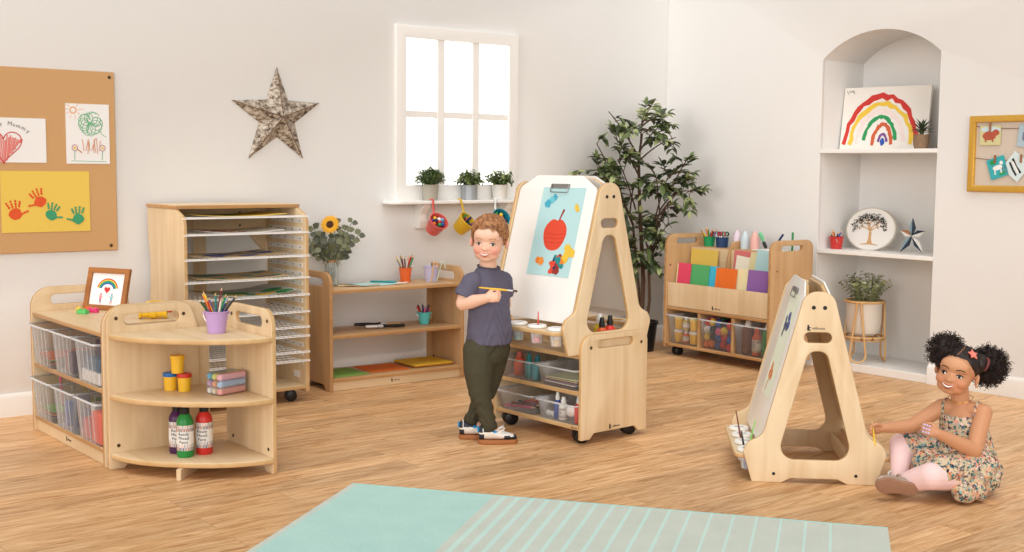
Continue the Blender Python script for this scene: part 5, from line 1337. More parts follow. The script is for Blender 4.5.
def fat_brush(label, p0, p1, hm, tm):
    p0, p1 = Vector(p0), Vector(p1); d = p1 - p0; L = d.length; t = thing('paint_brush', label, 'brush', p0); Mr = Vector((0, 0, 1)).rotation_difference(d).to_matrix().to_4x4()
    g = G(); g.lathe([(.004, 0), (.011, .008), (.011, L * .35), (.006, L * .42)], n=12); g.build('bristles', tm, t, M=Mr)
    g = G(); g.lathe([(.006, L * .42), (.007, L * .55), (.012, L * .62), (.012, L * .96), (.009, L)], n=12); g.build('handle', hm, t, M=Mr)
fat_brush('green handled chunky brush leaning on top of the paper trolley', xyz(TC, .575, .280, .686), xyz(TC, .520, .285, .775), mat('green_handle', C(110, 190, 140), .4), BLACK)
stick('pen', 'dark blue', xyz(TC, .625, .285, .678), xyz(TC, .690, .295, .775), .006, 'dark blue pen leaning upright on the paper trolley top', 'pen')
stick('pen', 'green', xyz(TC, .765, .29, .676), xyz(TC, .758, .30, .79), .006, 'green pen standing behind the trolley end panel', 'pen')
card(TC, .60, .285, .6728, .20, .09, 0, PAPER, 'white paper lying on top of the paper trolley', th=.004)
stick('pen', 'pink', xyz(TC, .822, .335, .676), xyz(TC, .815, .34, .815), .009, 'pink and blue pen seen above the trolley end panel', 'pen') if False else None
gC = 'clear trays in the paper trolley'
for ci, (x, what) in enumerate(((.030, 'yellow dough tubs'), (.310, 'coloured pompoms'), (.586, 'paint bottles'))):
    tray(f'clear tray of {what} at the bottom of the paper trolley', TC, x, .004, .0785, .255, .335, .178, gC, 0)
q = random.Random(44)
k = 0
for zz in (.084, .166):
    for cx_ in (.085, .145, .215):
        if cx_ == .145:
            bottle('glitter_shaker', f'white topped yellow shaker with printed label, {"lower" if zz < .1 else "upper"} one in the trolley tub tray', xyz(TC, cx_, .060, zz), TC.rotation_euler.z, .022, .080, BOT_YEL if zz > .1 else BOT_ORG, P_WHT, txt=('paint',), cap_h=.02)
        else:
            t = thing('dough_tub', f'yellow dough tub, {"lower" if zz < .1 else "upper"} {"left" if cx_ < .1 else "right"} in the trolley tray', 'tub', xyz(TC, cx_, .060, zz), 0, 'dough tubs in the trolley tray')
            g = G(); g.lathe([(0, 0), (.026, 0), (.030, .062), (0, .062)], n=20); g.build('body', DOUGH, t)
            g = G(); g.lathe([(.032, .060), (.033, .074), (.030, .079), (0, .079)], n=20); tag(g.build('lid', P_WHT if zz < .1 else mat('pale_yellow_lid', C(242, 214, 120), .4), t), 'paler lid')
pc = ['yellow', 'pink', 'blue', 'black', 'green', 'red', 'purple', 'white', 'orange']
idx_ = 0
for lz in range(4):
    for lx in range(5):
        for ly in range(2):
            r_ = q.uniform(.0225, .027)
            cn_ = pc[q.randrange(9)]
            g = G(); g.ball((0, 0, 0), r_, n=8)
            for v_ in g.bm.verts: v_.co *= 1 + q.uniform(-.06, .06)
            o = g.build('pompom', mat('fuzzy_' + cn_, COLS[cn_], .95, var=.25, scale=300, bump=.6)); o.location = xyz(TC, .343 + .047 * lx + q.uniform(-.004, .004), .046 + .050 * ly + q.uniform(-.006, .006), .106 + .043 * lz + q.uniform(-.004, .004) + (.006 if (lx + ly) % 2 else 0))
            tag(o, f'{cn_} fluffy pompom in the middle trolley tray', 'pompom', f'{cn_} pompoms in the middle trolley tray')
aC = TC.rotation_euler.z
bottle('paint_bottle', 'brown paint bottle with white cap in the right trolley tray', xyz(TC, .650, .065, .083), aC, .037, .195, BOT_BRN, P_WHT, lab=False, cap_h=.03)
bottle('paint_bottle', 'orange red labelled paint bottle in the right trolley tray', xyz(TC, .728, .055, .083), aC, .029, .165, BOT_ORG, mat('orange_cap', C(216, 84, 40), .4), txt=('Ready', 'Mixed', 'Paint'))
bottle('paint_bottle', 'green paint bottle with white cap in the right trolley tray', xyz(TC, .795, .070, .083), aC, .033, .190, BOT_GRN, P_WHT, lab=False, cap_h=.03)

# ---------- alcove shelves and their things (right wall frame)
for zt, nm, lb in ((1.272, 'alcove_shelf', 'upper white shelf in the arched alcove holding the rainbow canvas'), (.690, 'alcove_shelf', 'lower white shelf in the arched alcove holding the tree plaque')):
    t = thing(nm, lb, 'shelf', RWp(0, 0, 0), YR); g = G(); g.box(AL + .001, AR - .001, -.004, AD - .002, zt - .022, zt); g.build('shelf_board', TRIMM, t, bevel=.002)
tcv = thing('canvas', 'canvas painting of a rainbow leaning on the upper alcove shelf', 'painting', RWp(1.512, 1.2725, -.205), YR + R_(8.5))
Ml = Matrix.Rotation(R_(-8), 4, 'X')
g = G(); g.box(-.265, .265, 0, .018, 0, .368); cb_ = g.build('canvas', mat('canvas_white', C(238, 232, 224), .85, var=.02, scale=200), tcv, M=Ml, bevel=.003)
q = random.Random(77); its = []
def bow(rx, ry, cx_, z0, w, mi, n=22, j=.03, a0=178, a1=4):
    pts = arcpts(cx_, z0, rx, ry, a0, a1, n, j, q); its.append(('s', pts, [w * q.uniform(.75, 1.3) for _ in pts], mi))
bow(.235, .29, -.02, .02, .030, 0); bow(.20, .245, -.015, .02, .026, 1, a1=2); bow(.155, .20, -.02, .025, .026, 5, a1=6); bow(.105, .165, -.02, .025, .022, 2, a0=170, a1=10); bow(.062, .125, -.005, .02, .022, 3); bow(.030, .07, -.0, .02, .014, 4, a0=160, a1=20)
its += [('f', blobpts(.0, .045, .014, .026, 12, .2, q), 0, 6), ('s', [(.215, .10), (.225, .05), (.21, .02)], .024, 0)]
for k in range(7): its.append(('s', [(-.265 + .007 * k, .345 + q.uniform(-.008, .008)), (-.262 + .008 * k, .338 + q.uniform(-.01, .012))], .003, 7))
ribbon_art('painted_rainbow', cb_, Ml @ mbasis((.93, 0, 0), (0, 0, 1), (0, -1, 0), (0, -.0006, 0)), its, [P_RED, P_YEL, P_GRN, paint('rust', C(204, 92, 52)), P_PUR, paint('blush', C(240, 222, 216)), P_BLU, P_BLK])
tsu = thing('succulent', 'spiky dark succulent in a pebble textured pot on the upper alcove shelf', 'plant', RWp(1.850, 1.2725, -.075))
g = G(); g.lathe([(0, 0), (.036, 0), (.043, .03), (.043, .075), (.038, .078), (0, .072)], n=22); g.build('pot', mat('pebble_pot', C(140, 112, 86), .8, var=.55, scale=120, bump=.6), tsu)
g = G(); q = random.Random(3)
for k in range(26):
    a = 2.4 * k; el = .15 + .95 * k / 26; dv = Vector((math.cos(a) * math.cos(el), math.sin(a) * math.cos(el), math.sin(el)))
    leaf(g, Vector((0, 0, .085 + .02 * k / 26)), dv, Vector((0, 0, 1)), .075, .014, k % 2, .3)
g.build('leaves', [LG1, leafmat('succulent', C(64, 78, 56))], tsu, sharp=180)
g = G(); g.lathe([(.010, .07), (.014, .10), (0, .115)], n=10); g.build('stem', LG1, tsu)
RB = mat('red_bucket', C(196, 50, 46), .4)
B7 = bucket('bucket', 'small red metal bucket of pencils on the lower alcove shelf', RWp(1.300, .6905, -.10), .031, .042, .073, RB, 1, rot=1.2)
fill('red bucket in the alcove', B7.location, .029, .041, .073, ['pink', 'light blue', 'brown', 'orange', 'dark green', 'black', 'blue'], .125, .0042, 'pencils in the red bucket', seed=23)
tpl = thing('tree_plaque', 'round white plaque with a tan tree and dark leaves on the lower alcove shelf', 'plaque', RWp(1.470, .6905, -.170), YR)
Ml = Matrix.Rotation(R_(-9), 4, 'X') @ Matrix.Diagonal((1.085, 1, .82, 1)); rp_ = .152
g = G(); g.lathe([(0, -.016), (rp_, -.016), (rp_, .0), (0, 0)], n=64, M=Ml @ mbasis((1, 0, 0), (0, 0, 1), (0, -1, 0), (0, 0, rp_ - .002)))
pq = g.build('disc', [WHITE], tpl); g = G(); g.lathe([(rp_ - .004, -.017), (rp_ + .003, -.017), (rp_ + .003, .001), (rp_ - .004, .002), (rp_ - .004, -.017)], n=64, M=Ml @ mbasis((1, 0, 0), (0, 0, 1), (0, -1, 0), (0, 0, rp_ - .002))); g.build('rim', mat('whitewashed_rim', C(196, 188, 176), .7), tpl)
its = []; lv = []
q = random.Random(12)
def br(p, a, L, w, dpt):
    e = (p[0] + L * math.cos(a), p[1] + L * math.sin(a)); m_ = ((p[0] + e[0]) / 2 + q.uniform(-.1, .1) * L, (p[1] + e[1]) / 2 + q.uniform(-.1, .1) * L)
    its.append(('s', [p, m_, e], [w, w * .85, w * .65], 0))
    if dpt <= 2:
        for k in range(2 if dpt else 3):
            t_ = q.uniform(.2, 1.1); lv.append((p[0] + (e[0] - p[0]) * t_ + q.uniform(-.012, .012), p[1] + (e[1] - p[1]) * t_ + q.uniform(-.012, .012), q.uniform(0, 3.1)))
    if dpt > 0:
        for da in ((-.55, .5) if dpt < 4 else (-.95, -.45, 0.0, .42, .95)): br(e, a + da + q.uniform(-.15, .15), L * (.72 if dpt < 4 else .95), w * .62, dpt - 1)
its.append(('f', [(-.016, -.105), (.020, -.105), (.010, -.07), (.008, -.02), (-.007, -.02), (-.008, -.07)], 0, 0)); its += [('s', [(0, -.104), (-.055, -.112)], [.012, .004], 0), ('s', [(0, -.104), (.055, -.112)], [.012, .004], 0)]
br((0, -.06), PI / 2, .048, .013, 4)
for (x, y, a) in lv:
    r_ = math.hypot(x, y - .01)
    if r_ < .128 and y > -.085: its.append(('f', [(x + .0078 * math.cos(a), y + .0078 * math.sin(a)), (x - .0036 * math.sin(a), y + .0036 * math.cos(a)), (x - .0078 * math.cos(a), y - .0078 * math.sin(a)), (x + .0036 * math.sin(a), y - .0036 * math.cos(a))], 0, 1))
its = [i for i in its if i[0] == 'f' or max(math.hypot(p[0], p[1]) for p in i[1]) < .136]
ribbon_art('tree_motif', pq, Ml @ mbasis((1, 0, 0), (0, 0, 1), (0, -1, 0), (0, -.0006, rp_ - .002)), its, [paint('tan_branch', C(206, 160, 112)), paint('dark_leaf', C(44, 52, 50))])
tss = thing('star_ornament', 'slatted wooden star ornament in blue, white and brown on the lower alcove shelf', 'ornament', RWp(1.765, .6905, -.15), YR)
sl = [mat('slat_navy', C(40, 54, 72), .7), mat('slat_white', C(226, 222, 214), .7), mat('slat_brown', C(156, 110, 74), .7), mat('slat_bluegrey', C(136, 158, 170), .7)]
cen = Vector((.004, 0, .098)); ang5 = [(118 - 28, .098), (20, .088), (-52, .118), (-128, .118), (160, .082)]
for k, (a, L) in enumerate(ang5):
    d = Vector((math.cos(R_(a)), 0, math.sin(R_(a)))); n_ = Vector((-d.z, 0, d.x))
    for s, mi in ((-1, [0, 1, 0, 3, 2][k]), (1, [3, 0, 1, 0, 1][k])):
        g = G(); pts = [cen, cen + d * L * .45 + n_ * s * .020, cen + d * L]
        v = [(p.x, -.010 if i_ == 0 else -.004, p.z) for i_, p in enumerate(pts)] + [(p.x, .004, p.z) for p in pts]
        g._new(v, [(0, 1, 2), (5, 4, 3), (0, 3, 4, 1), (1, 4, 5, 2), (2, 5, 3, 0)]); tag(g.build('slat', sl[mi], tss), ['navy slat', 'white slat', 'brown slat', 'blue-grey slat'][mi])
# plant on a rattan stand
RAT = wood('rattan', C(220, 178, 122), C(196, 148, 92), 'z')
so = RWp(1.490, AZ + .0005, -.125)
trs = thing('plant_stand', 'looped rattan plant stand on the floor of the alcove', 'plant stand', so, YR)
def ringp(r, z, n=28): return [(r * math.cos(2 * PI * i / n), r * math.sin(2 * PI * i / n), z) for i in range(n)]
g = G(); g.tube(ringp(.112, .355), .0075, 8, closed=True); g.build('top_ring', RAT, trs)
g = G(); g.tube(ringp(.118, .150), .0065, 8, closed=True); g.tube([(p[0], p[1], p[2] - .016) for p in ringp(.110, .150)], .0055, 8, closed=True); g.build('lower_ring', RAT, trs)
for k in range(3):
    a = R_(-70 + 120 * k); rad = lambda aa, r, z: (r * math.cos(aa), r * math.sin(aa), z)
    pts = [rad(a - .10, .112, .355)]
    for i in range(1, 6): t_ = i / 6; pts.append(rad(a - .10 - .28 * t_, .112 + .010 * t_, .355 - .30 * t_))
    for i in range(9):
        th = PI * i / 8; pts.append(rad(a - .0 - .38 * math.cos(th), .124, .050 - .0425 * math.sin(th)))
    for i in range(5, -1, -1): t_ = i / 6; pts.append(rad(a + .10 + .28 * t_, .112 + .010 * t_, .355 - .30 * t_))
    g = G(); g.tube(pts, .0062, 8); g.build('leg', RAT, trs)
g = G()
for k in range(6):
    a = R_(-70 + 60 * k - (20 if k % 2 else -10)); g = G(); g.ball((.118 * math.cos(a), .118 * math.sin(a), .146), .010, n=6); g.build('binding', mat('rattan_binding', C(150, 104, 66), .8), trs)
teu = thing('potted_plant', 'eucalyptus-like plant in a cream pot held by the rattan stand', 'plant', so + Vector((0, 0, .158)), YR)
g = G(); g.lathe([(0, 0), (.060, 0), (.085, .015), (.098, .06), (.101, .186), (.104, .192), (.098, .192), (.094, .175), (0, .17)], n=32); g.build('pot', mat('cream_ceramic', C(226, 216, 202), .5), teu)
q = random.Random(9); gs = G(); gl = G()
for i in range(64):
    a = q.uniform(0, 2 * PI); sp_ = q.uniform(.2, 1); E = Vector((math.cos(a) * .175 * sp_, math.sin(a) * .13 * sp_, .20 + (.165 - .05 * sp_) * q.uniform(.65, 1.12)))
    S = Vector((math.cos(a) * .05, math.sin(a) * .05, .168)); tw = bezp(S, S.lerp(E, .5) + Vector((0, 0, .03)), E, 7); gs.tube(tw, .0013, 4)
    for j in range(1, 8):
        dd = (tw[j] - tw[j - 1]).normalized()
        for sd in range(3):
            sv = dd.orthogonal(); sv.rotate(Matrix.Rotation(q.uniform(0, 6.28), 3, dd)); leaf(gl, tw[j], (dd * .45 + sv).normalized(), dd, q.uniform(.016, .026), .014, q.choices((0, 1, 2), (3, 2 + (j > 5) * 3, 1))[0], .1)
gs.build('stems', LE2, teu); gl.build('foliage', [LE1, LE2, LE3], teu, sharp=180)

# ---------- framed pegged cards on the right wall
GOLD = mat('gold_frame', C(206, 160, 66), .38, metal=.25, var=.08)
tgf = thing('picture_frame', 'gold frame with little cards pegged on two strings on the right wall', 'picture frame', RWp(0, 0, 0), YR)
fu0, fu1, fz0, fz1 = 2.187, 2.66, 1.046, 1.437
plate('frame', [(fu0, fz0), (fu1, fz0), (fu1, fz1), (fu0, fz1)], [[(fu0 + .036, fz0 + .034), (fu0 + .036, fz1 - .034), (fu1 - .036, fz1 - .034), (fu1 - .036, fz0 + .034)]], .026, PXZ(-.014), [GOLD], tgf, bev=.008, bres=3)
g = G(); g.box(fu0 + .02, fu1 - .02, -.008, -.002, fz0 + .02, fz1 - .02); g.build('linen_backing', mat('linen', C(204, 190, 174), .9, var=.06, scale=300), tgf)
STR = mat('brown_string', C(120, 88, 62), .9)
for (za, zb) in ((1.385, 1.374), (1.222, 1.212)):
    g = G(); g.tube(bezp((fu0 + .03, -.012, za), ((fu0 + fu1) / 2, -.012, zb - .02), (fu1 - .03, -.012, za), 10), .0016, 5); g.build('string', STR, tgf)
def pegged(label, u, z, w_, h_, rot, m, marks, mats_):
    t = thing('small_card', label, 'card', RWp(u, z, .0145), YR, 'cards pegged in the gold frame')
    Mr = Matrix.Rotation(R_(rot), 4, 'Y'); g = G(); g.box(-w_ / 2, w_ / 2, -.001, 0, -h_ + .012, .012); s_ = g.build('card_sheet', m, t, M=Mr)
    ribbon_art('painted_marks', s_, Mr @ mbasis((1, 0, 0), (0, 0, 1), (0, -1, 0), (0, -.0012, -h_ / 2 + .012)), marks, mats_)
    tk = thing('clothes_peg', 'tiny brown peg holding the ' + label, 'peg', RWp(u, z, .016), YR, 'tiny pegs in the gold frame'); g = G(); g.box(-.0045, .0045, -.009, -.0005, -.016, .026); g.build('peg', mat('peg_brown', C(150, 96, 60), .7), tk, bevel=.002)
q = random.Random(6)
pegged('card of a brown bull', 2.302, 1.374, .115, .100, 0, paper_mat('meadow', C(206, 200, 150)), [('f', blobpts(0, .030, .055, .014, 12, .1, q), 0, 1), ('f', blobpts(-.004, -.002, .036, .024, 14, .12, q), 0, 0), ('f', blobpts(.030, .014, .020, .016, 12, .1, q), 0, 0), ('f', [(-.03, -.01), (-.018, -.01), (-.02, -.034), (-.028, -.034)], 0, 0), ('f', [(.008, -.01), (.02, -.01), (.018, -.034), (.010, -.034)], 0, 0)], [paint('bull_brown', C(176, 84, 60)), paint('sky_wash', C(196, 216, 222))])
pegged('card of a white goat on teal', 2.336, 1.210, .098, .105, -18, paper_mat('teal', C(64, 170, 176)), [('f', blobpts(-.02, .03, .014, .012, 9, .3, q), 0, 1), ('f', blobpts(.02, -.035, .02, .010, 9, .3, q), 0, 1), ('f', blobpts(0, 0, .026, .013, 12, .1, q), 0, 0), ('f', blobpts(.026, .018, .010, .010, 10, .1, q), 0, 0), ('s', [(-.016, -.005), (-.02, -.032)], .007, 0), ('s', [(.016, -.005), (.014, -.032)], .007, 0)], [P_WHT, P_GRN])
pegged('card of an orange robin', 2.505, 1.372, .100, .110, 6, paper_mat('robin_blue', C(170, 190, 200)), [('f', blobpts(0, 0, .028, .032, 12, .1, q), 0, 1), ('f', blobpts(.004, -.004, .018, .020, 12, .1, q), 0, 0)], [P_ORG, paint('slate', C(110, 120, 140))])
pegged('card of a striped badger', 2.475, 1.212, .112, .112, 38, paper_mat('badger', C(210, 224, 224)), [('s', [(-.04, .02), (0, .0), (.04, -.01)], .012, 0), ('s', [(-.04, -.004), (0, -.024), (.03, -.034)], .010, 0), ('s', [(-.03, .008), (.03, -.016)], .008, 1)], [P_BLK, P_WHT])
# ================================================================== PEOPLE
from mathutils.bvhtree import BVHTree
def cap(g, p0, p1, r0, r1, n=14):
    p0, p1 = Vector(p0), Vector(p1)
    g.tube([p0, p0.lerp(p1, .5), p1], [r0, (r0 + r1) / 2, r1], n); g.ball(p0, r0 * .999, n=8); g.ball(p1, r1 * .999, n=8)
def chain(g, pts, rs, n=14):
    for i in range(len(pts) - 1): cap(g, pts[i], pts[i + 1], rs[i], rs[i + 1], n)
def ell(g, c, r, M=None, rot=None):
    Mx = Matrix.Translation(c) @ (rot if rot is not None else Matrix.Identity(4)) @ Matrix.Diagonal((r[0], r[1], r[2], 1))
    g.ball((0, 0, 0), 1.0, n=14, M=(M @ Mx) if M is not None else Mx)
def loft(g, rings, n=28):
    """rings: (centre, half axis a, half axis b)"""
    v = []; f = []; k = len(rings)
    for c, a, b in rings:
        for i in range(n):
            t = 2 * PI * i / n; v.append(Vector(c) + Vector(a) * math.cos(t) + Vector(b) * math.sin(t))
    for j in range(k - 1):
        for i in range(n):
            i2 = (i + 1) % n; f.append((j * n + i, j * n + i2, (j + 1) * n + i2, (j + 1) * n + i))
    f.append(tuple(range(n - 1, -1, -1))); f.append(tuple((k - 1) * n + i for i in range(n)))
    g._new(v, f, 0, None, True)
def melt(g, name, mats, parent, voxel=.004, it=4, fac=.5, disp=None, mw=None):
    """fuse the overlapping shapes of g into one continuous smooth surface"""
    me = bpy.data.meshes.new('tmp'); bmesh.ops.recalc_face_normals(g.bm, faces=g.bm.faces[:]); g.bm.to_mesh(me); g.bm.free()
    o = bpy.data.objects.new('tmp', me); link(o)
    md = o.modifiers.new('r', 'REMESH'); md.mode = 'VOXEL'; md.voxel_size = voxel; md.use_smooth_shade = True
    ms = o.modifiers.new('s', 'SMOOTH'); ms.factor = fac; ms.iterations = it
    dg = bpy.context.evaluated_depsgraph_get(); dg.update()
    m2 = bpy.data.meshes.new_from_object(o.evaluated_get(dg)); bpy.data.objects.remove(o); bpy.data.meshes.remove(me)
    if disp:
        nv = len(m2.vertices); co = np.empty(nv * 3); m2.vertices.foreach_get('co', co); co = co.reshape(-1, 3)
        no = np.empty(nv * 3); m2.vertices.foreach_get('normal', no); no = no.reshape(-1, 3)
        co = co + no * disp(co)[:, None]; m2.vertices.foreach_set('co', co.ravel()); m2.update()
    m2.materials.clear(); m2.name = name
    for p in m2.polygons: p.use_smooth = True
    return put(name, m2, mats, parent)
def skin_mat(name, rough=.5):
    m, nt, b = newmat(name)
    at = nt.nodes.new('ShaderNodeAttribute'); at.attribute_name = 'tone'
    nt.links.new(at.outputs['Color'], b.inputs['Base Color']); b.inputs['Roughness'].default_value = rough; b.inputs['Specular IOR Level'].default_value = .3
    b.inputs['Subsurface Weight'].default_value = .12; b.inputs['Subsurface Radius'].default_value = (.012, .005, .003); b.inputs['Subsurface Scale'].default_value = .6
    return m
def tone(o, base, spots):
    """complexion: base colour plus soft patches (centre, radius, colour, strength)"""
    me = o.data; nv = len(me.vertices); co = np.empty(nv * 3); me.vertices.foreach_get('co', co); co = co.reshape(-1, 3)
    col = np.tile(np.array(base[:3]), (nv, 1))
    for c, r, k, s in spots:
        d = np.linalg.norm(co - np.array(c)[None, :], axis=1); w_ = (s * np.exp(-(d / r) ** 2))[:, None]
        col = col * (1 - w_) + np.array(k[:3])[None, :] * w_
    a = me.color_attributes.new('tone', 'FLOAT_COLOR', 'POINT')
    a.data.foreach_set('color', np.concatenate([col, np.ones((nv, 1))], axis=1).astype(np.float32).ravel())
def head_shape(g, M, s=1.0, cheek=1.0, low=.8, ears=True):
    def e(c, r, rot=None):
        if c[2] < -.02 and abs(c[0]) < .07: c = (c[0], c[1], -.02 + (c[2] + .02) * low); r = (r[0], r[1], r[2] * (low + .04))
        ell(g, Vector(c) * s, Vector(r) * s, M, rot)
    e((0, .014, .024), (.074, .088, .078)); e((0, -.020, -.026), (.064, .064, .070))
    for k in (-1, 1):
        e((k * .032, -.050, -.038), (.028 * cheek, .027, .028 * cheek)); e((k * .028, -.058, .018), (.030, .016, .014))
        if not ears: e((k * .0085, -.0835, -.035), (.0075, .008, .0065)); continue
        e((k * .078, .012, -.012), (.008, .017, .024), Matrix.Rotation(k * R_(18), 4, 'Z') @ Matrix.Rotation(R_(-10), 4, 'X'))
        e((k * .081, .008, -.010), (.005, .013, .020), Matrix.Rotation(k * R_(30), 4, 'Z'))
        e((k * .0085, -.0835, -.035), (.0075, .008, .0065))
    e((0, -.060, .030), (.056, .028, .034))
    e((0, -.058, -.086), (.028, .021, .018)); e((0, -.034, -.072), (.055, .046, .032)); e((0, -.072, -.060), (.028, .018, .020))
    e((0, -.076, -.014), (.009, .009, .016)); e((0, -.0885, -.031), (.0118, .0100, .0092))
def scalp(M, sc, low):
    g = G(); head_shape(g, M, sc, 1.0, low, False); o = melt(g, 'tmp', WHITE, None, .004, 5)
    b = BVHTree.FromPolygons([v.co.copy() for v in o.data.vertices], [tuple(p.vertices) for p in o.data.polygons]); bpy.data.objects.remove(o); return b
class Face:
    """places eyes, brows, lips and hair on a head surface"""
    def __init__(s, o, M, sc, low=.8):
        s.sk = scalp(M, sc, low)
        me = o.data; s.bvh = BVHTree.FromPolygons([v.co.copy() for v in me.vertices], [tuple(p.vertices) for p in me.polygons]); s.M = M; s.sc = sc; s.R = M.to_3x3()
    def hit(s, x, z, off=.0008):
        o = s.M @ (Vector((x, -.30, z)) * s.sc); d = (s.R @ Vector((0, 1, 0))).normalized()
        h = s.bvh.ray_cast(o, d)
        return (h[0] + h[1] * off) if h[0] is not None else s.M @ (Vector((x, -.07, z)) * s.sc)
    def radial(s, d, off=0.0, c=(0, .008, .012)):
        d = Vector(d).normalized(); c0 = s.M @ (Vector(c) * s.sc); dw = (s.R @ d).normalized()
        h = s.sk.ray_cast(c0 + dw * .30, -dw)
        return h[0] + h[1] * off, h[1]
    def strip(s, g, up, lo, off=.0008, mi=0, rows=3):
        n = len(up); v = []; f = []
        for a, b in zip(up, lo):
            for k in range(rows + 1):
                t = k / rows; v.append(s.hit(a[0] + (b[0] - a[0]) * t, a[1] + (b[1] - a[1]) * t, off * (1 + (1.2 if 0 < k < rows else 0))))
        w_ = rows + 1
        for i in range(n - 1):
            for k in range(rows): f.append((i * w_ + k, (i + 1) * w_ + k, (i + 1) * w_ + k + 1, i * w_ + k + 1))
        g._new(v, f, mi, None, True)
EYEW = mat('eye_white', C(240, 236, 232), .2); PUPIL = mat('eye_pupil', C(16, 12, 12), .1); 
def eyes(F, parent, iris, lash, look=(0, 0), ex=.0285, ez=-.008, y=-.0665, rx=.0120, rz=.0074, lashw=.0013):
    for k in (-1, 1):
        g = G(); n = 16
        g.ball((0, 0, 0), 1, n=n)
        for f_ in g.bm.faces:
            c = f_.calc_center_median().normalized(); dx, dz = c.x * rx - look[0], c.z * rz - look[1]
            r_ = math.hypot(dx, dz)
            f_.material_index = 0 if c.y > -.2 or r_ > .0060 else (2 if r_ < .0036 else 1)
        yaw = k * R_(16)
        Mx = F.M @ Matrix.Translation(Vector((k * ex, y, ez)) * F.sc) @ Matrix.Rotation(yaw, 4, 'Z') @ Matrix.Diagonal((rx * F.sc, .0125 * F.sc, rz * F.sc, 1))
        o = g.build('eye', [EYEW, iris, PUPIL], parent, M=Mx, sharp=180)
        g = G(); pts = []
        for i in range(9):
            a = PI * (1.02 - 1.04 * i / 8); p = Vector((math.cos(a) * rx * 1.06, 0, math.sin(a) * rz * 1.05))
            q_ = Matrix.Rotation(yaw, 4, 'Z') @ (p + Vector((0, -.0122 * math.sqrt(max(0, 1 - (p.x / rx / 1.1) ** 2 * .8)) * .72 - .002, 0))); pts.append(F.M @ ((q_ + Vector((k * ex, y, ez))) * F.sc))
        g.tube(pts, [lashw * .5] + [lashw] * 7 + [lashw * .5], 6); g.build('upper_eyelid', lash, parent)
def finger(g, pts, r0, r1):
    n = len(pts); chain(g, pts, [r0 + (r1 - r0) * i / (n - 1) for i in range(n)], 10)
def hand(g, W, a, b, c, s=1.0, curls=(1, 1, 1, 1), thumb=None):
    """W wrist, a along the hand, b to the thumb side, c out of the back of the hand; finger curl 0 straight .. 1 closed"""
    a, b, c = Vector(a).normalized(), Vector(b).normalized(), Vector(c).normalized(); W = Vector(W)
    def P(x, y, z): return W + (a * x + b * y + c * z) * s
    Mr = Matrix.Identity(4)
    for i, v_ in enumerate((a, b, c)):
        for j in range(3): Mr[j][i] = v_[j]
    ell(g, P(.026, 0, 0), Vector((.032, .025, .013)) * s, None, Mr)
    chain(g, [P(-.012, 0, 0), P(.012, .001, 0)], [.0175 * s, .018 * s])
    for k, (y, L, x0) in enumerate(((.0185, .019, .048), (.0062, .021, .051), (-.0062, .0195, .049), (-.0180, .016, .045))):
        cu = curls[k]; r = .0073 * s if k < 3 else .0064 * s
        p = Vector((x0, y, 0)); ang = R_(12 + 55 * cu); pts = [P(x0 - .014, y * .9, 0), P(*p)]
        for seg in range(3):
            l = L * (1, .72, .55)[seg]; p = p + Vector((math.cos(ang) * l, y * .06, -math.sin(ang) * l)); pts.append(P(*p)); ang += R_(18 + 68 * cu)
        finger(g, pts, r, r * .74)
    th = thumb or [(.006, .017, -.004), (.024, .033, -.010), (.042, .036, -.016), (.056, .030, -.019)]
    finger(g, [P(*t) for t in th], .0098 * s, .0068 * s)
    return P
def strands(F, g, specs, q, width, segs=4, curve=.4):
    """tapered locks lying over the scalp: (direction on head, flow, length, lift)"""
    for d, flow, L, lift in specs:
        p, n = F.radial(d, .001); fl = (F.R @ Vector(flow)).normalized(); fl = (fl - n * fl.dot(n)); 
        if fl.length < .05: continue
        fl.normalize(); s = fl.cross(n).normalized(); v = []; L *= F.sc
        for i in range(segs + 1):
            t = i / segs; c0 = p + fl * L * t + n * (lift * math.sin(PI * min(1, t * .8)) - curve * L * t * t * .35)
            w_ = width * (1 - t) ** .6 * (.6 + .4 * min(1, 4 * t))
            v += [c0 - s * w_, c0 + n * w_ * .55, c0 + s * w_]
        f = []
        for i in range(segs):
            a, b = 3 * i, 3 * (i + 1); f += [(a, b, b + 1, a + 1), (a + 1, b + 1, b + 2, a + 2)]
        g._new(v, f, 0, None, True)

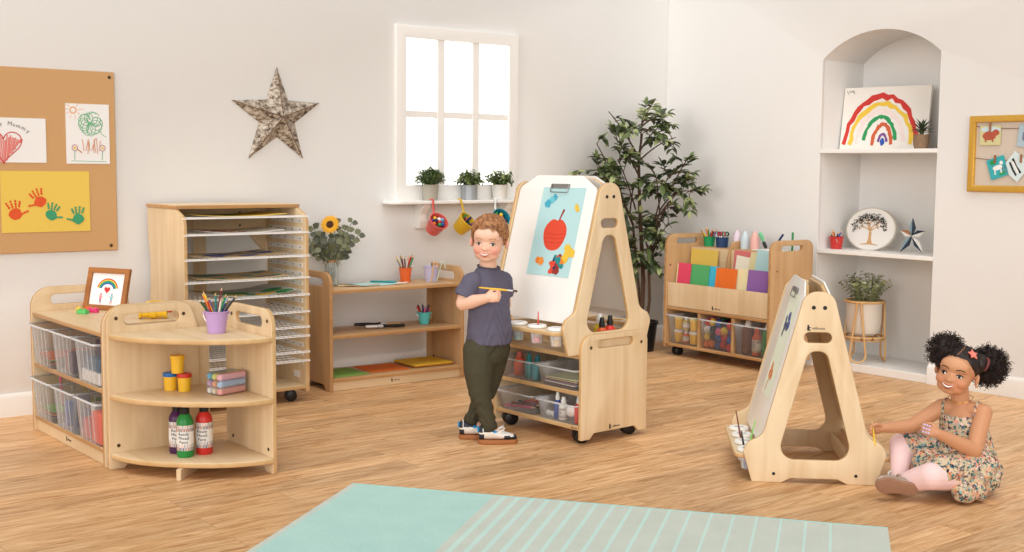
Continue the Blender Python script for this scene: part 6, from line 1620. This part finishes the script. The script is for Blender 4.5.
# ------------------------------------------------------------------ the boy
def boy():
    O = Vector((-.100, 4.95, 0))
    t = thing('person', 'small boy in grey t-shirt and olive trousers standing at the large easel', 'person', O)
    rv = Vector((-.66, -.75, 0)).normalized(); fv = Vector((.75, -.66, 0)).normalized(); up = Vector((0, 0, 1))     # his right, his front
    def T(r, f, z): return rv * r + fv * f + up * z
    Mh = Matrix.Translation((0.004, -.018, .850)) @ Matrix.Rotation(R_(-10), 4, 'Z') @ Matrix.Rotation(R_(3), 4, 'Y') @ Matrix.Rotation(R_(4), 4, 'X')
    sc = .94
    # key joints (metres from the standing point)
    SH = Vector((-.068, -.066, .684)); EL = Vector((-.102, -.082, .592)); WR = Vector((.000, -.140, .622))
    SL = Vector((.060, .060, .680)); ELl = Vector((.070, .118, .565)); WRl = Vector((.020, .130, .47))
    hipR, kneR, ankR = Vector((-.034, -.040, .40)), Vector((-.030, -.052, .215)), Vector((.010, -.048, .075))
    hipL, kneL, ankL = Vector((.030, .040, .40)), Vector((-.002, .045, .215)), Vector((-.066, .045, .085))
    g = G(); head_shape(g, Mh, sc)
    cap(g, (0, .002, .66), (0.0, -.004, .785), .040, .036)
    loft(g, [(T(0, 0, z), rv * a, fv * b) for z, a, b in ((.40, .078, .062), (.46, .080, .066), (.54, .078, .062), (.63, .082, .056), (.69, .078, .044), (.725, .045, .034))])
    chain(g, [SH, SH.lerp(EL, .5), EL, EL.lerp(WR, .35), WR], [.029, .032, .029, .029, .019])
    chain(g, [SL, ELl, WRl], [.029, .028, .019])
    for h_, k_, a_ in ((hipR, kneR, ankR), (hipL, kneL, ankL)): chain(g, [h_, k_, k_.lerp(a_, .35), a_], [.055, .038, .036, .024]); cap(g, a_, a_ + Vector((.045, -.002, -.038)), .020, .012)
    av = (Vector((.90, -.22, .16))).normalized(); bv = Vector((-.10, .20, 1)); bv = (bv - av * bv.dot(av)).normalized(); cv = av.cross(bv).normalized()
    if cv.y > 0: cv = -cv
    P = hand(g, WR, av, bv, cv, .86, (.75, .95, 1.0, 1.05), [(.004, .018, -.004), (.022, .034, -.008), (.040, .037, -.010), (.056, .030, -.010)])
    hand(g, WRl, (-.2, -.2, -1), (.9, -.3, 0), (.2, 1, 0), .86, (.3, .35, .4, .45))
    body = melt(g, 'body', skin_mat('fair_skin'), t, .0026, 5, .5)
    def H(x, y, z): return Mh @ (Vector((x, y, z)) * sc)
    base = C(236, 190, 164); pink = C(226, 130, 114)
    tone(body, base, [(H(-.040, -.070, -.040), .024, pink, .62), (H(.040, -.070, -.040), .024, pink, .62), (H(0, -.104, -.035), .012, pink, .35), (H(-.083, .01, -.01), .022, pink, .45), (H(.083, .01, -.01), .022, pink, .5),
                      (H(0, -.09, .05), .04, C(242, 202, 178), .5), (P(.05, .02, 0), .012, pink, .3)])
    F = Face(body, Mh, sc)
    eyes(F, t, mat('blue_grey_iris', C(62, 74, 84), .15), mat('auburn_lash', C(96, 62, 44), .6), look=(.0005, .0003))
    LIP = mat('boy_lips', C(204, 104, 92), .35)
    def mouth(xs): return -.0515 + .0065 * (xs / .021) ** 2
    xs = [-.021 + .042 * i / 14 for i in range(15)]
    g = G(); F.strip(g, [(x, mouth(x) + .0030 * (1 - (x / .0215) ** 2) + .0012) for x in xs], [(x, mouth(x) - .0105 * (1 - (x / .0215) ** 2) - .0006) for x in xs], .0008); g.build('lips', LIP, t, sharp=180)
    g = G(); xt = [x * .84 for x in xs]; F.strip(g, [(x, mouth(x) + .0010 * (1 - (x / .019) ** 2)) for x in xt], [(x, mouth(x) - .0040 * (1 - (x / .0185) ** 2)) for x in xt], .0024); g.build('teeth', mat('teeth', C(246, 242, 234), .25), t, sharp=180)
    BRW = mat('fair_brow', C(198, 142, 100), .8)
    for k in (-1, 1):
        g = G(); xe_ = [k * (.014 + .030 * i / 8) for i in range(9)]
        F.strip(g, [(x, .0160 + .004 * math.sin(PI * min(1, (abs(x) - .014) / .036))) for x in xe_], [(x, .0125 + .004 * math.sin(PI * min(1, (abs(x) - .014) / .036))) for x in xe_], .0006); g.build('eyebrow', BRW, t, sharp=180)
    # hair: short, brushed forward and to his left
    q = random.Random(2)
    def hair_mat(n, c1, c2):
        m, nt, b = newmat(n); tc = nt.nodes.new('ShaderNodeTexCoord'); nz = nt.nodes.new('ShaderNodeTexNoise'); nz.inputs['Scale'].default_value = 70; nz.inputs['Detail'].default_value = 3
        nt.links.new(tc.outputs['Object'], nz.inputs['Vector']); cr = nt.nodes.new('ShaderNodeValToRGB'); cr.color_ramp.elements[0].position = .35; cr.color_ramp.elements[1].position = .66; cr.color_ramp.elements[0].color = c2; cr.color_ramp.elements[1].color = c1
        nt.links.new(nz.outputs['Fac'], cr.inputs[0]); nt.links.new(cr.outputs[0], b.inputs['Base Color']); b.inputs['Roughness'].default_value = .55; return m
    HM = hair_mat('auburn_hair', C(188, 130, 80), C(122, 76, 44))
    def hairline(az):       # lowest elevation (deg) of hair for azimuth from the front
        a = abs(az)
        if a < 42: return 33 + 4 * math.cos(R_(az * 3))
        if a < 62: return 33 - (a - 42) * 1.3
        if a < 84: return 7 - (a - 62) * 1.35
        if a < 112: return -22 + (a - 84) * .5
        return -8 - (a - 112) * .45
    def dirv(az, el): a, e_ = R_(az), R_(el); return Vector((math.sin(a) * math.cos(e_), -math.cos(a) * math.cos(e_), math.sin(e_)))
    g = G(); v = []; f = []; na, ne = 72, 14
    for i in range(na):
        az = -180 + 360 * i / na; lo = hairline(az)
        for j in range(ne + 1):
            el = lo + (90 - lo) * j / ne; thick = .0105 * min(1, (j + .3) / 3.2) * (1.35 if el > 35 else 1.0)
            p, n_ = F.radial(dirv(az, el), thick * (1 + .25 * math.sin(az * .23) * math.cos(el * .17)))
            v.append(p)
    for i in range(na):
        i2 = (i + 1) % na
        for j in range(ne): f.append((i * (ne + 1) + j, i2 * (ne + 1) + j, i2 * (ne + 1) + j + 1, i * (ne + 1) + j + 1))
    g._new(v, f, 0, None, True)
    sp = []
    for k in range(1500):
        az = q.uniform(-180, 180); lo = hairline(az); el = lo + (88 - lo) * q.random() ** 1.15
        d = dirv(az, el)
        front = el > 24
        flow = Vector((.60 + q.gauss(0, .16), -.75 + q.gauss(0, .14), -.1)) if front else Vector((d.x * .1 + q.gauss(0, .2), .1 + q.gauss(0, .25) - .2 * (abs(az) < 80), -1))
        sp.append((d, flow, q.uniform(.026, .042) if front else q.uniform(.012, .020), .0065 if front else .004))
    strands(F, g, [(d, fl, L, li) for d, fl, L, li in sp], q, .0019)
    g.build('hair', HM, t, sharp=180)
    # t-shirt
    g = G()
    loft(g, [(T(0, f_, z), rv * a, fv * b) for z, a, b, f_ in ((.418, .098, .088, .008), (.423, .102, .092, .008), (.47, .100, .090, .010), (.53, .095, .082, .010), (.59, .096, .077, .008), (.65, .098, .070, .004), (.690, .094, .058, .0), (.713, .074, .049, -.002), (.730, .055, .045, 0), (.737, .050, .042, .002))])
    def sleeve(a, b, r0, r1, ext):
        d = (b - a).normalized(); x = d.orthogonal().normalized(); y = d.cross(x)
        e = a + d * ext
        loft(g, [(a - d * .02, x * r0 * .8, y * r0 * .8), (a, x * r0, y * r0), (a.lerp(e, .5), x * (r0 + r1) / 2, y * (r0 + r1) / 2), (e, x * r1, y * r1)], 20)
    sleeve(SH + Vector((.006, .004, -.002)), EL + Vector((-.008, 0, 0)), .044, .046, .076); sleeve(SL, ELl, .044, .044, .075)
    ell(g, SH + Vector((.008, .006, .002)), (.038, .038, .036)); ell(g, SL + Vector((-.008, -.006, .002)), (.038, .038, .036))
    def folds(co): return .0016 * np.sin(co[:, 2] * 95 + 7 * np.sin(co[:, 0] * 40 + co[:, 1] * 30)) * np.clip((.66 - co[:, 2]) * 8, 0, 1) + .0012 * np.sin(co[:, 0] * 120 + co[:, 2] * 45)
    sh = melt(g, 'tshirt', mat('grey_blue_jersey', C(94, 90, 108), .85, var=.05, scale=300), t, .0035, 5, .5, folds)
    g = G()
    Fs = BVHTree.FromPolygons([v_.co.copy() for v_ in sh.data.vertices], [tuple(p.vertices) for p in sh.data.polygons])
    g.tube([T(0, .003, .7385) + rv * .0485 * math.cos(a) + fv * .043 * math.sin(a) + up * (-.007 * math.sin(a)) for a in [2 * PI * i / 28 for i in range(28)]], .0042, 8, closed=True)
    g.build('collar', mat('grey_blue_rib', C(80, 77, 94), .85), t)
    # trousers
    g = G()
    loft(g, [(T(0, f_, z), rv * a, fv * b) for z, a, b, f_ in ((.34, .082, .078, -.004), (.37, .093, .087, -.002), (.40, .097, .089, 0), (.44, .093, .082, .004), (.455, .088, .078, .004))])
    chain(g, [hipR + Vector((0, 0, -.01)), hipR.lerp(kneR, .5) + Vector((-.004, 0, 0)), kneR, kneR.lerp(ankR, .45), ankR + Vector((-.001, 0, .004))], [.070, .064, .048, .038, .032])
    chain(g, [hipL + Vector((0, 0, -.01)), hipL.lerp(kneL, .5), kneL, kneL.lerp(ankL, .45), ankL + Vector((.002, 0, .004))], [.067, .061, .046, .037, .031])
    def pf(co): return .0024 * np.sin(co[:, 2] * 150 + 5 * np.sin(co[:, 0] * 50) + co[:, 1] * 30) * np.clip((.27 - co[:, 2]) * 9, .15, 1)
    melt(g, 'trousers', mat('olive_twill', C(70, 66, 48), .85, var=.06, scale=200), t, .0038, 4, .5, pf)
    g = G(); g.tube([T(.030, .084, .425), T(.050, .078, .400), T(.074, .060, .372), T(.090, .030, .372)], .0022, 6); g.build('pocket_seam', mat('olive_seam', C(52, 50, 36), .9), t)
    for nm_, A, rad_, ax in (('cuff', ankR, .0335, ankR - kneR), ('cuff', ankL, .0325, ankL - kneL)):
        d = ax.normalized(); x = d.orthogonal().normalized(); y = d.cross(x); c0 = A + d * .004
        g = G()
        loft(g, [(c0 - d * .014, x * rad_ * .93, y * rad_ * .93), (c0 - d * .010, x * rad_, y * rad_), (c0 + d * .010, x * rad_, y * rad_), (c0 + d * .014, x * rad_ * .92, y * rad_ * .92)], 22); g.build('cuff', mat('olive_rib', C(62, 58, 42), .9), t)
    # trainers
    GUM = mat('gum_sole', C(166, 104, 58), .6); SHW = mat('trainer_white', C(236, 230, 222), .5); SHN = mat('trainer_navy', C(44, 52, 64), .55); SHB = mat('trainer_blue', C(40, 150, 210), .5); LACE = mat('white_lace', C(244, 242, 238), .7)
    def shoe(pos, yaw):
        Ms = Matrix.Translation(pos) @ Matrix.Rotation(yaw, 4, 'Z') @ Matrix.Scale(1.06, 4)
        out = rpoly([(-.040, -.026, .022), (.035, -.031, .03), (.112, -.024, .03), (.120, .006, .025), (.085, .033, .03), (.0, .027, .03), (-.040, .024, .022)], 6)
        o = plate('shoe', out, [], .0165, Ms @ Matrix.Translation((0, 0, .0090)), [GUM], t, bev=.003)
        tag(o, 'white, navy and blue trainer with a gum sole')
        g = G(); rings = []
        for x, w_, zt in ((-.037, .019, .064), (-.028, .026, .074), (-.005, .029, .072), (.02, .030, .064), (.045, .030, .050), (.070, .030, .043), (.092, .027, .037), (.108, .019, .031), (.114, .010, .026)):
            rings.append((Vector((x, .002, (zt + .018) / 2)), Vector((0, w_, 0)), Vector((0, 0, (zt - .016) / 2))))
        loft(g, rings, 20); g.bm.transform(Ms)
        u_ = melt(g, 'upper', [SHW, SHN, SHB], o, .003, 3, .5)
        Mi = Ms.inverted()
        for p in u_.data.polygons:
            c = Mi @ p.center; mi = 0
            if c.x < -.018 and c.z < .040 or (c.x < -.024): mi = 1
            if c.x > .060 and c.z < .034 + .0 * c.x and (c.x < .085 or c.z < .030): mi = 1
            if c.x > .100: mi = 1
            if c.x < -.02 and .040 < c.z < .047: mi = 0
            if c.z > .0505 - .12 * max(0, c.x - .01) and -.02 < c.x < .03: mi = 1
            if .018 < c.x < .036 and c.z > .043: mi = 2
            p.material_index = mi
        g = G()
        for k in range(5):
            x = .036 + .011 * k; z = .0575 - .0062 * k; g.tube([Ms @ Vector(p_) for p_ in ((x, -.019, z - .005), (x + .004, -.008, z + .002), (x + .004, .010, z + .002), (x, .022, z - .005))], .0024, 6)
        for s_ in (-1, 1):
            g.tube([Ms @ Vector((.036 + .020 * math.sin(a) * 1.3, s_ * (.006 + .016 * (1 - math.cos(a))), .058 + .010 * math.sin(a) - .004 * (1 - math.cos(a)))) for a in [2 * PI * i / 12 for i in range(13)]], .0021, 6)
        g.build('laces', LACE, o)
        g = G(); g.box(-.043, -.036, -.006, .010, .046, .066, M=Ms); g.build('heel_tab', SHB, o, bevel=.002)
    shoe(Vector((.006, -.046, 0)), R_(6)); shoe(Vector((-.080, .045, 0)), R_(2))
    # the brush in his hand
    tip = O + Vector((.143, -.150, .640)); back = O + Vector((-.026, -.150, .655))
    m_ = P(.050, .034, -.006) + O
    thin_brush('yellow paint brush held by the boy, pointing at the white board', m_ + Vector((.085, -.004, -.006)), m_ + Vector((-.075, .004, .008)), mat('yellow_brush_handle', C(236, 186, 56), .35), .0036)
boy()

# ------------------------------------------------------------------ the girl
def girl():
    O = Vector((1.640, 4.22, 0))
    t = thing('person', 'smiling girl with curly bunches in a floral dress sitting on the floor', 'person', O)
    def L(x, y, z): return Vector((x, y, z)) - O
    sc = .90
    Mh = Matrix.Translation(L(1.594, 4.205, .438)) @ Matrix.Rotation(R_(-36), 4, 'Z') @ Matrix.Rotation(R_(12), 4, 'Y') @ Matrix.Rotation(R_(-4), 4, 'X')
    pel = L(1.655, 4.215, .085); chest = L(1.632, 4.220, .235); neckb = L(1.620, 4.222, .318)
    SR, ER, WRr = L(1.566, 4.262, .298), L(1.455, 4.262, .226), L(1.366, 4.295, .212)
    SLh, ELh, WLh = L(1.678, 4.165, .300), L(1.622, 4.095, .178), L(1.478, 4.060, .246)
    hL, kL, aL = L(1.625, 4.14, .080), L(1.458, 4.045, .098), L(1.378, 4.125, .052)
    hR, kR, aR = L(1.625, 4.285, .080), L(1.446, 4.315, .142), L(1.412, 4.235, .052)
    g = G(); head_shape(g, Mh, sc, 1.08)
    cap(g, neckb + Vector((0, 0, -.02)), L(1.606, 4.216, .385), .033, .032)
    ax = Vector((.77, -.64, 0)).normalized(); fx = Vector((-.64, -.77, 0)).normalized()    # her left, her front
    loft(g, [(pel + Vector((0, 0, -.04)), ax * .085, fx * .07), (pel, ax * .088, fx * .074), (pel.lerp(chest, .5), ax * .076, fx * .064), (chest, ax * .078, fx * .058), (chest + Vector((-.006, 0, .045)), ax * .074, fx * .046), (neckb, ax * .042, fx * .032)])
    chain(g, [SR, SR.lerp(ER, .5), ER, ER.lerp(WRr, .4), WRr], [.031, .029, .026, .025, .0165]); chain(g, [SLh, SLh.lerp(ELh, .5), ELh, ELh.lerp(WLh, .35), WLh], [.031, .030, .028, .027, .0175])
    cap(g, neckb + Vector((0, 0, -.012)), SR, .030, .030); cap(g, neckb + Vector((0, 0, -.012)), SLh, .030, .030)
    chain(g, [hL, kL, aL], [.058, .043, .026]); chain(g, [hR, kR, aR], [.056, .043, .026])
    P1 = hand(g, WRr, (-.86, .12, -.26), (-.25, -.30, .9), (.25, .95, .25), .80, (.55, .6, .65, .7))
    P2 = hand(g, WLh, (-.93, .0, .30), (.28, .35, .9), (-.15, -.95, .25), .80, (.30, .42, .5, .55), [(.004, .018, -.002), (.020, .032, -.008), (.036, .033, -.014), (.050, .028, -.018)])
    body = melt(g, 'body', skin_mat('brown_skin', .45), t, .0026, 5, .5)
    def H(x, y, z): return Mh @ (Vector((x, y, z)) * sc)
    base = C(202, 146, 108); warm = C(206, 124, 94)
    tone(body, base, [(H(-.040, -.070, -.040), .024, warm, .5), (H(.040, -.070, -.040), .024, warm, .5), (H(0, -.104, -.035), .012, warm, .3), (H(0, -.09, .045), .04, C(216, 164, 126), .5), (H(0, -.07, -.09), .02, C(212, 156, 120), .35), (P2(.03, 0, -.02), .03, C(206, 150, 122), .5)])
    F = Face(body, Mh, sc)
    eyes(F, t, mat('dark_brown_iris', C(44, 26, 18), .15), mat('black_lash', C(22, 16, 14), .6), look=(-.0008, 0), lashw=.0018)
    LIP = mat('girl_lips', C(172, 84, 76), .35)
    def mouth(x): return -.0535 + .0090 * (x / .021) ** 2
    xs = [-.021 + .042 * i / 14 for i in range(15)]
    g = G(); F.strip(g, [(x, mouth(x) + .0034 * (1 - (x / .0215) ** 2) + .0016) for x in xs], [(x, mouth(x) - .0108 * (1 - (x / .0215) ** 2) - .0006) for x in xs], .0008); g.build('lips', LIP, t, sharp=180)
    g = G(); xt = [x * .84 for x in xs]; F.strip(g, [(x, mouth(x) + .0012 * (1 - (x / .021) ** 2)) for x in xt], [(x, mouth(x) - .0036 * (1 - (x / .021) ** 2)) for x in xt], .0026); g.build('teeth', mat('teeth', C(246, 242, 234), .25), t, sharp=180)
    BRW = mat('black_brow', C(52, 34, 26), .8)
    for k in (-1, 1):
        g = G(); xe_ = [k * (.013 + .033 * i / 8) for i in range(9)]
        F.strip(g, [(x, .0155 + .006 * math.sin(PI * min(1, (abs(x) - .013) / .038))) for x in xe_], [(x, .0115 + .006 * math.sin(PI * min(1, (abs(x) - .013) / .038))) for x in xe_], .0006); g.build('eyebrow', BRW, t, sharp=180)
    # hair: tight scalp with a parting, two curly bunches
    HM = mat('black_brown_hair', C(34, 23, 20), .5, var=.5, scale=220); HM2 = mat('brown_hair_ends', C(60, 42, 36), .55, var=.3, scale=200)
    q = random.Random(19)
    def dirv(az, el): a, e_ = R_(az), R_(el); return Vector((math.sin(a) * math.cos(e_), -math.cos(a) * math.cos(e_), math.sin(e_)))
    def hairline(az):
        a = abs(az)
        if a < 30: return 37
        if a < 86: return 37 - (a - 30) * .86
        if a < 112: return -11 - (a - 86) * .2
        return -16 - (a - 112) * .3
    g = G(); v = []; f = []; na, ne = 72, 14
    for i in range(na):
        az = -180 + 360 * i / na; lo = hairline(az) + q.uniform(-2.5, 1.5)
        for j in range(ne + 1):
            el = lo + (90 - lo) * j / ne; p, n_ = F.radial(dirv(az, el), .0055 * min(1, (j + .2) / 2.2) * (1 + .12 * math.sin(az * .9) + q.uniform(-.2, .2)))
            v.append(p)
    for i in range(na):
        i2 = (i + 1) % na
        for j in range(ne):
            c_az = -180 + 360 * (i + .5) / na
            f.append((i * (ne + 1) + j, i2 * (ne + 1) + j, i2 * (ne + 1) + j + 1, i * (ne + 1) + j + 1))
    g._new(v, f, 0, None, True)
    sp = []
    for k in range(520):
        az = q.uniform(-180, 180); lo = hairline(az); el = lo + (84 - lo) * q.random() - 1; d = dirv(az, el); tgt = Vector((.9, .35, .55)) if az > -4 else Vector((-.6, .2, .9))
        sp.append((d, tgt - d, q.uniform(.03, .05), .002))
    strands(F, g, sp, q, .0012, 4, 0.0)
    g.build('hair', HM, t, sharp=180)
    SKIN2 = mat('scalp_parting', C(150, 98, 70), .6)
    g = G(); pts = [F.radial(dirv(-2 + 3 * i, 40 + 7 * i), .0062)[0] for i in range(7)]; g.tube(pts, [.0016] * 7, 6); g.build('hair_parting', SKIN2, t)
    def bunch(c, r, flat, n, tie):
        c = Vector(c); g = G(); ell(g, c, (r * .80, r * .80 * flat, r * .76))
        for k in range(26):
            d = Vector((q.gauss(0, 1), q.gauss(0, 1), q.gauss(0, 1))).normalized(); d.y *= flat; ell(g, c + d * r * .62, (r * .30, r * .30, r * .30))
        for k in range(n):
            d = Vector((q.gauss(0, 1), q.gauss(0, .9), q.gauss(0, 1))).normalized(); s0 = c + Vector((d.x, d.y * flat, d.z)) * r * q.uniform(.62, .90)
            tdir = (d + Vector((q.gauss(0, .5), q.gauss(0, .5), q.gauss(-.15, .5)))).normalized(); x = tdir.orthogonal().normalized(); y = tdir.cross(x); Lh = r * q.uniform(.22, .50); rr_ = q.uniform(.0025, .0052); ph = q.uniform(0, 6.28); turns = q.uniform(1.3, 2.4)
            pts = [s0 + tdir * Lh * i / 9 + (x * math.cos(ph + turns * 6.28 * i / 9) + y * math.sin(ph + turns * 6.28 * i / 9)) * rr_ for i in range(10)]
            g.tube(pts, [.0017 * (1 - .5 * i / 9) for i in range(10)], 4, mi=1 if q.random() < .25 else 0)
        g.build('hair_bunch', [HM, HM2], t, sharp=180)
        g = G(); g.tube([Vector(tie[0]) + Vector(tie[1]) * .021 * math.cos(a) + Vector(tie[2]) * .021 * math.sin(a) for a in [2 * PI * i / 16 for i in range(16)]], .0042, 6, closed=True); g.build('hair_tie', mat('dark_hair_tie', C(120, 60, 60), .7), t)
    bunch(L(1.560, 4.235, .509), .060, .95, 900, (H(-.052, .018, .086), (.6, .3, .7), (0, 1, 0))); bunch(L(1.726, 4.268, .450), .070, .9, 1000, (H(.086, .040, .055), (.3, 0, 1), (0, 1, 0)))
    ell_g = G(); chain(ell_g, [H(-.040, .02, .072), L(1.560, 4.23, .505)], [.026, .036]); chain(ell_g, [H(.066, .030, .050), L(1.70, 4.262, .462)], [.028, .040]); ell_g.build('gathered_hair', HM, t, sharp=180)
    # pink clip
    cp = F.radial(dirv(48, 52), .008); g = G(); n_ = cp[1]; x = n_.orthogonal().normalized(); y = n_.cross(x)
    star = [cp[0] + (x * math.cos(2 * PI * i / 10) + y * math.sin(2 * PI * i / 10)) * (.021 if i % 2 == 0 else .010) for i in range(10)]
    g._new([p + n_ * .001 for p in star] + [p + n_ * .007 for p in star], [tuple(range(9, -1, -1)), tuple(range(10, 20))] + [(i, (i + 1) % 10, 10 + (i + 1) % 10, 10 + i) for i in range(10)])
    tag(g.build('hair_clip', mat('coral_clip', C(238, 130, 116), .4), t, bevel=.001), 'coral pink star hair clip')
    GOLDJ = mat('gold_jewellery', C(206, 150, 74), .25, metal=.8)
    g = G(); g.lathe([(0, -.003), (.005, -.002), (.006, 0), (.004, .003), (0, .003)], n=12, M=Matrix.Translation(H(.086, .000, -.036))); g.build('earring', GOLDJ, t)
    nb = neckb + Vector((-.004, -.004, .026)); g = G(); g.tube([nb + ax * .042 * math.cos(a) + fx * .038 * math.sin(a) + Vector((0, 0, -.016 * max(0, math.sin(a)) + .004 * max(0, -math.sin(a)))) for a in [2 * PI * i / 36 for i in range(36)]], .0013, 6, closed=True); g.build('necklace', GOLDJ, t)
    # floral dress
    def floral():
        m, nt, b = newmat('floral_cotton'); tc = nt.nodes.new('ShaderNodeTexCoord')
        nz = nt.nodes.new('ShaderNodeTexNoise'); nz.inputs['Scale'].default_value = 60; nz.inputs['Detail'].default_value = 2
        ad = nt.nodes.new('ShaderNodeVectorMath'); ad.operation = 'MULTIPLY_ADD'; ad.inputs[1].default_value = (.02, .02, .02); nt.links.new(nz.outputs['Color'], ad.inputs[0]); nt.links.new(tc.outputs['Object'], ad.inputs[2])
        vo = nt.nodes.new('ShaderNodeTexVoronoi'); vo.inputs['Scale'].default_value = 140; nt.links.new(ad.outputs[0], vo.inputs['Vector'])
        sp = nt.nodes.new('ShaderNodeSeparateColor'); nt.links.new(vo.outputs['Color'], sp.inputs[0])
        cr = nt.nodes.new('ShaderNodeValToRGB'); cr.color_ramp.interpolation = 'CONSTANT'; e = cr.color_ramp.elements
        e[0].position = 0; e[0].color = C(206, 188, 156); e[1].position = .24; e[1].color = C(222, 152, 134)
        for p_, c_ in ((.36, C(216, 198, 170)), (.43, C(56, 104, 112)), (.60, C(40, 44, 56)), (.71, C(190, 172, 132)), (.84, C(140, 178, 172)), (.90, C(214, 120, 70)), (.95, C(240, 196, 184))): k = e.new(p_); k.color = c_
        nt.links.new(sp.outputs[0], cr.inputs[0]); nt.links.new(cr.outputs[0], b.inputs['Base Color']); b.inputs['Roughness'].default_value = .85; b.inputs['Specular IOR Level'].default_value = .2
        return m
    FL = floral()
    g = G()
    loft(g, [(L(1.650, 4.200, .030), ax * .102, fx * .100), (L(1.650, 4.205, .085), ax * .104, fx * .098), (L(1.646, 4.212, .14), ax * .100, fx * .090), (L(1.640, 4.218, .19), ax * .092, fx * .076), (L(1.630, 4.220, .245), ax * .086, fx * .066), (L(1.622, 4.220, .280), ax * .076, fx * .056)])
    chain(g, [L(1.66, 4.14, .095), L(1.56, 4.10, .105), L(1.50, 4.075, .108)], [.080, .068, .060]); chain(g, [L(1.64, 4.28, .095), L(1.54, 4.30, .130), L(1.478, 4.312, .146)], [.078, .066, .058])
    chain(g, [L(1.56, 4.2, .08), L(1.50, 4.2, .10)], [.07, .06])
    chain(g, [L(1.60, 4.06, .045), L(1.56, 4.035, .040), L(1.63, 4.07, .038), L(1.675, 4.15, .038), L(1.685, 4.24, .042)], [.040, .034, .034, .034, .036])
    def df(co): return .0045 * np.sin(co[:, 0] * 75 + co[:, 1] * 42 + 3 * np.sin(co[:, 2] * 30)) * np.clip((.17 - co[:, 2]) * 12, 0, 1) + .0012 * np.sin(co[:, 2] * 140 + co[:, 0] * 60)
    melt(g, 'dress', FL, t, .004, 5, .5, df)
    FS = BVHTree.FromPolygons([v_.co.copy() for v_ in body.data.vertices], [tuple(p.vertices) for p in body.data.polygons])
    for s_, base_ in ((-1, SR), (1, SLh)):
        pts = []
        for i in range(11):
            th = PI * (.12 + .76 * i / 10); c0 = L(1.622, 4.220, .268) + ax * s_ * .058; d = fx * math.cos(th) + Vector((0, 0, 1)) * math.sin(th)
            h = FS.ray_cast(c0 + d * .085, -d); pts.append((h[0] + h[1] * .002) if h[0] is not None else c0 + d * .06)
        g = G(); g.tube(pts, .0046, 6); g.build('dress_strap', FL, t)
    # tights and shoes
    TI = mat('pale_pink_tights', C(240, 206, 204), .8, var=.03, scale=200)
    for kn, an, hp_ in ((kL, aL, hL), (kR, aR, hR)):
        g = G(); chain(g, [hp_.lerp(kn, .55), kn, kn.lerp(an, .4), an], [.053, .0485, .042, .031]); cap(g, an, an + (an - kn).normalized() * .03, .030, .024)
        melt(g, 'tights_leg', TI, t, .0035, 4)
    SOLE = mat('tan_leather_sole', C(156, 116, 92), .65, var=.10, scale=50); SHU = mat('silver_shoe', C(176, 156, 140), .35, metal=.25)
    # near shoe lies on its side, sole towards the viewer
    def gshoe(c, along, nrm, nm, shm):
        a = Vector(along).normalized(); n_ = Vector(nrm).normalized(); n_ = (n_ - a * n_.dot(a)).normalized(); b_ = n_.cross(a)
        Ms = mbasis(a, b_, n_, c)
        out = rpoly([(-.072, -.024, .024), (-.01, -.026, .05), (.045, -.034, .03), (.076, -.020, .03), (.078, .012, .03), (.045, .032, .03), (-.01, .024, .05), (-.072, .024, .024)], 8)
        o = plate('shoe', out, [], .012, Ms @ Matrix.Translation((0, 0, .006)), [SOLE], t, bev=.004); tag(o, nm)
        g = G(); loft(g, [(Ms @ Vector((x, 0, -(h_ / 2) + .004)), b_ * w_, n_ * (h_ / 2)) for x, w_, h_ in ((-.068, .018, .036), (-.045, .024, .046), (-.01, .025, .044), (.03, .030, .040), (.058, .026, .034), (.072, .016, .022))], 20)
        melt(g, 'upper', shm, o, .003, 3); g = G(); g.tube([Ms @ Vector((-.012, .026 * math.cos(th), -.030 - .020 * math.sin(th))) for th in [PI * i / 8 for i in range(9)]], .005, 6); g.build('ankle_strap', shm, o)
    gshoe(L(1.345, 4.060, .058), (-.98, -.02, .13), (-.05, -.93, -.30), 'tan soled shoe, sole turned to the viewer', SHU)
    gshoe(L(1.392, 4.225, .020), (-.45, -.85, .05), (0, .0, -1), 'silver shoe partly behind the easel foot', mat('shiny_silver_shoe', C(206, 204, 200), .25, metal=.5))
    # ring beads on her left hand and the pencil in her right
    q2 = random.Random(4)
    g = G()
    for k in range(9): g.ball(P2(.040 + .012 * (k % 3), .018 - .016 * (k // 3), .012), .0042, n=5)
    g.build('bead_bracelet', mat('lilac_bead', C(214, 196, 226), .3), t)
    m_ = P1(.045, .010, -.022) + O
    stick('pencil', 'yellow', m_ + Vector((.006, -.004, -.055)), m_ + Vector((-.006, .004, .040)), .0044, 'yellow pencil held by the girl beside the small easel', 'pencil')
girl()
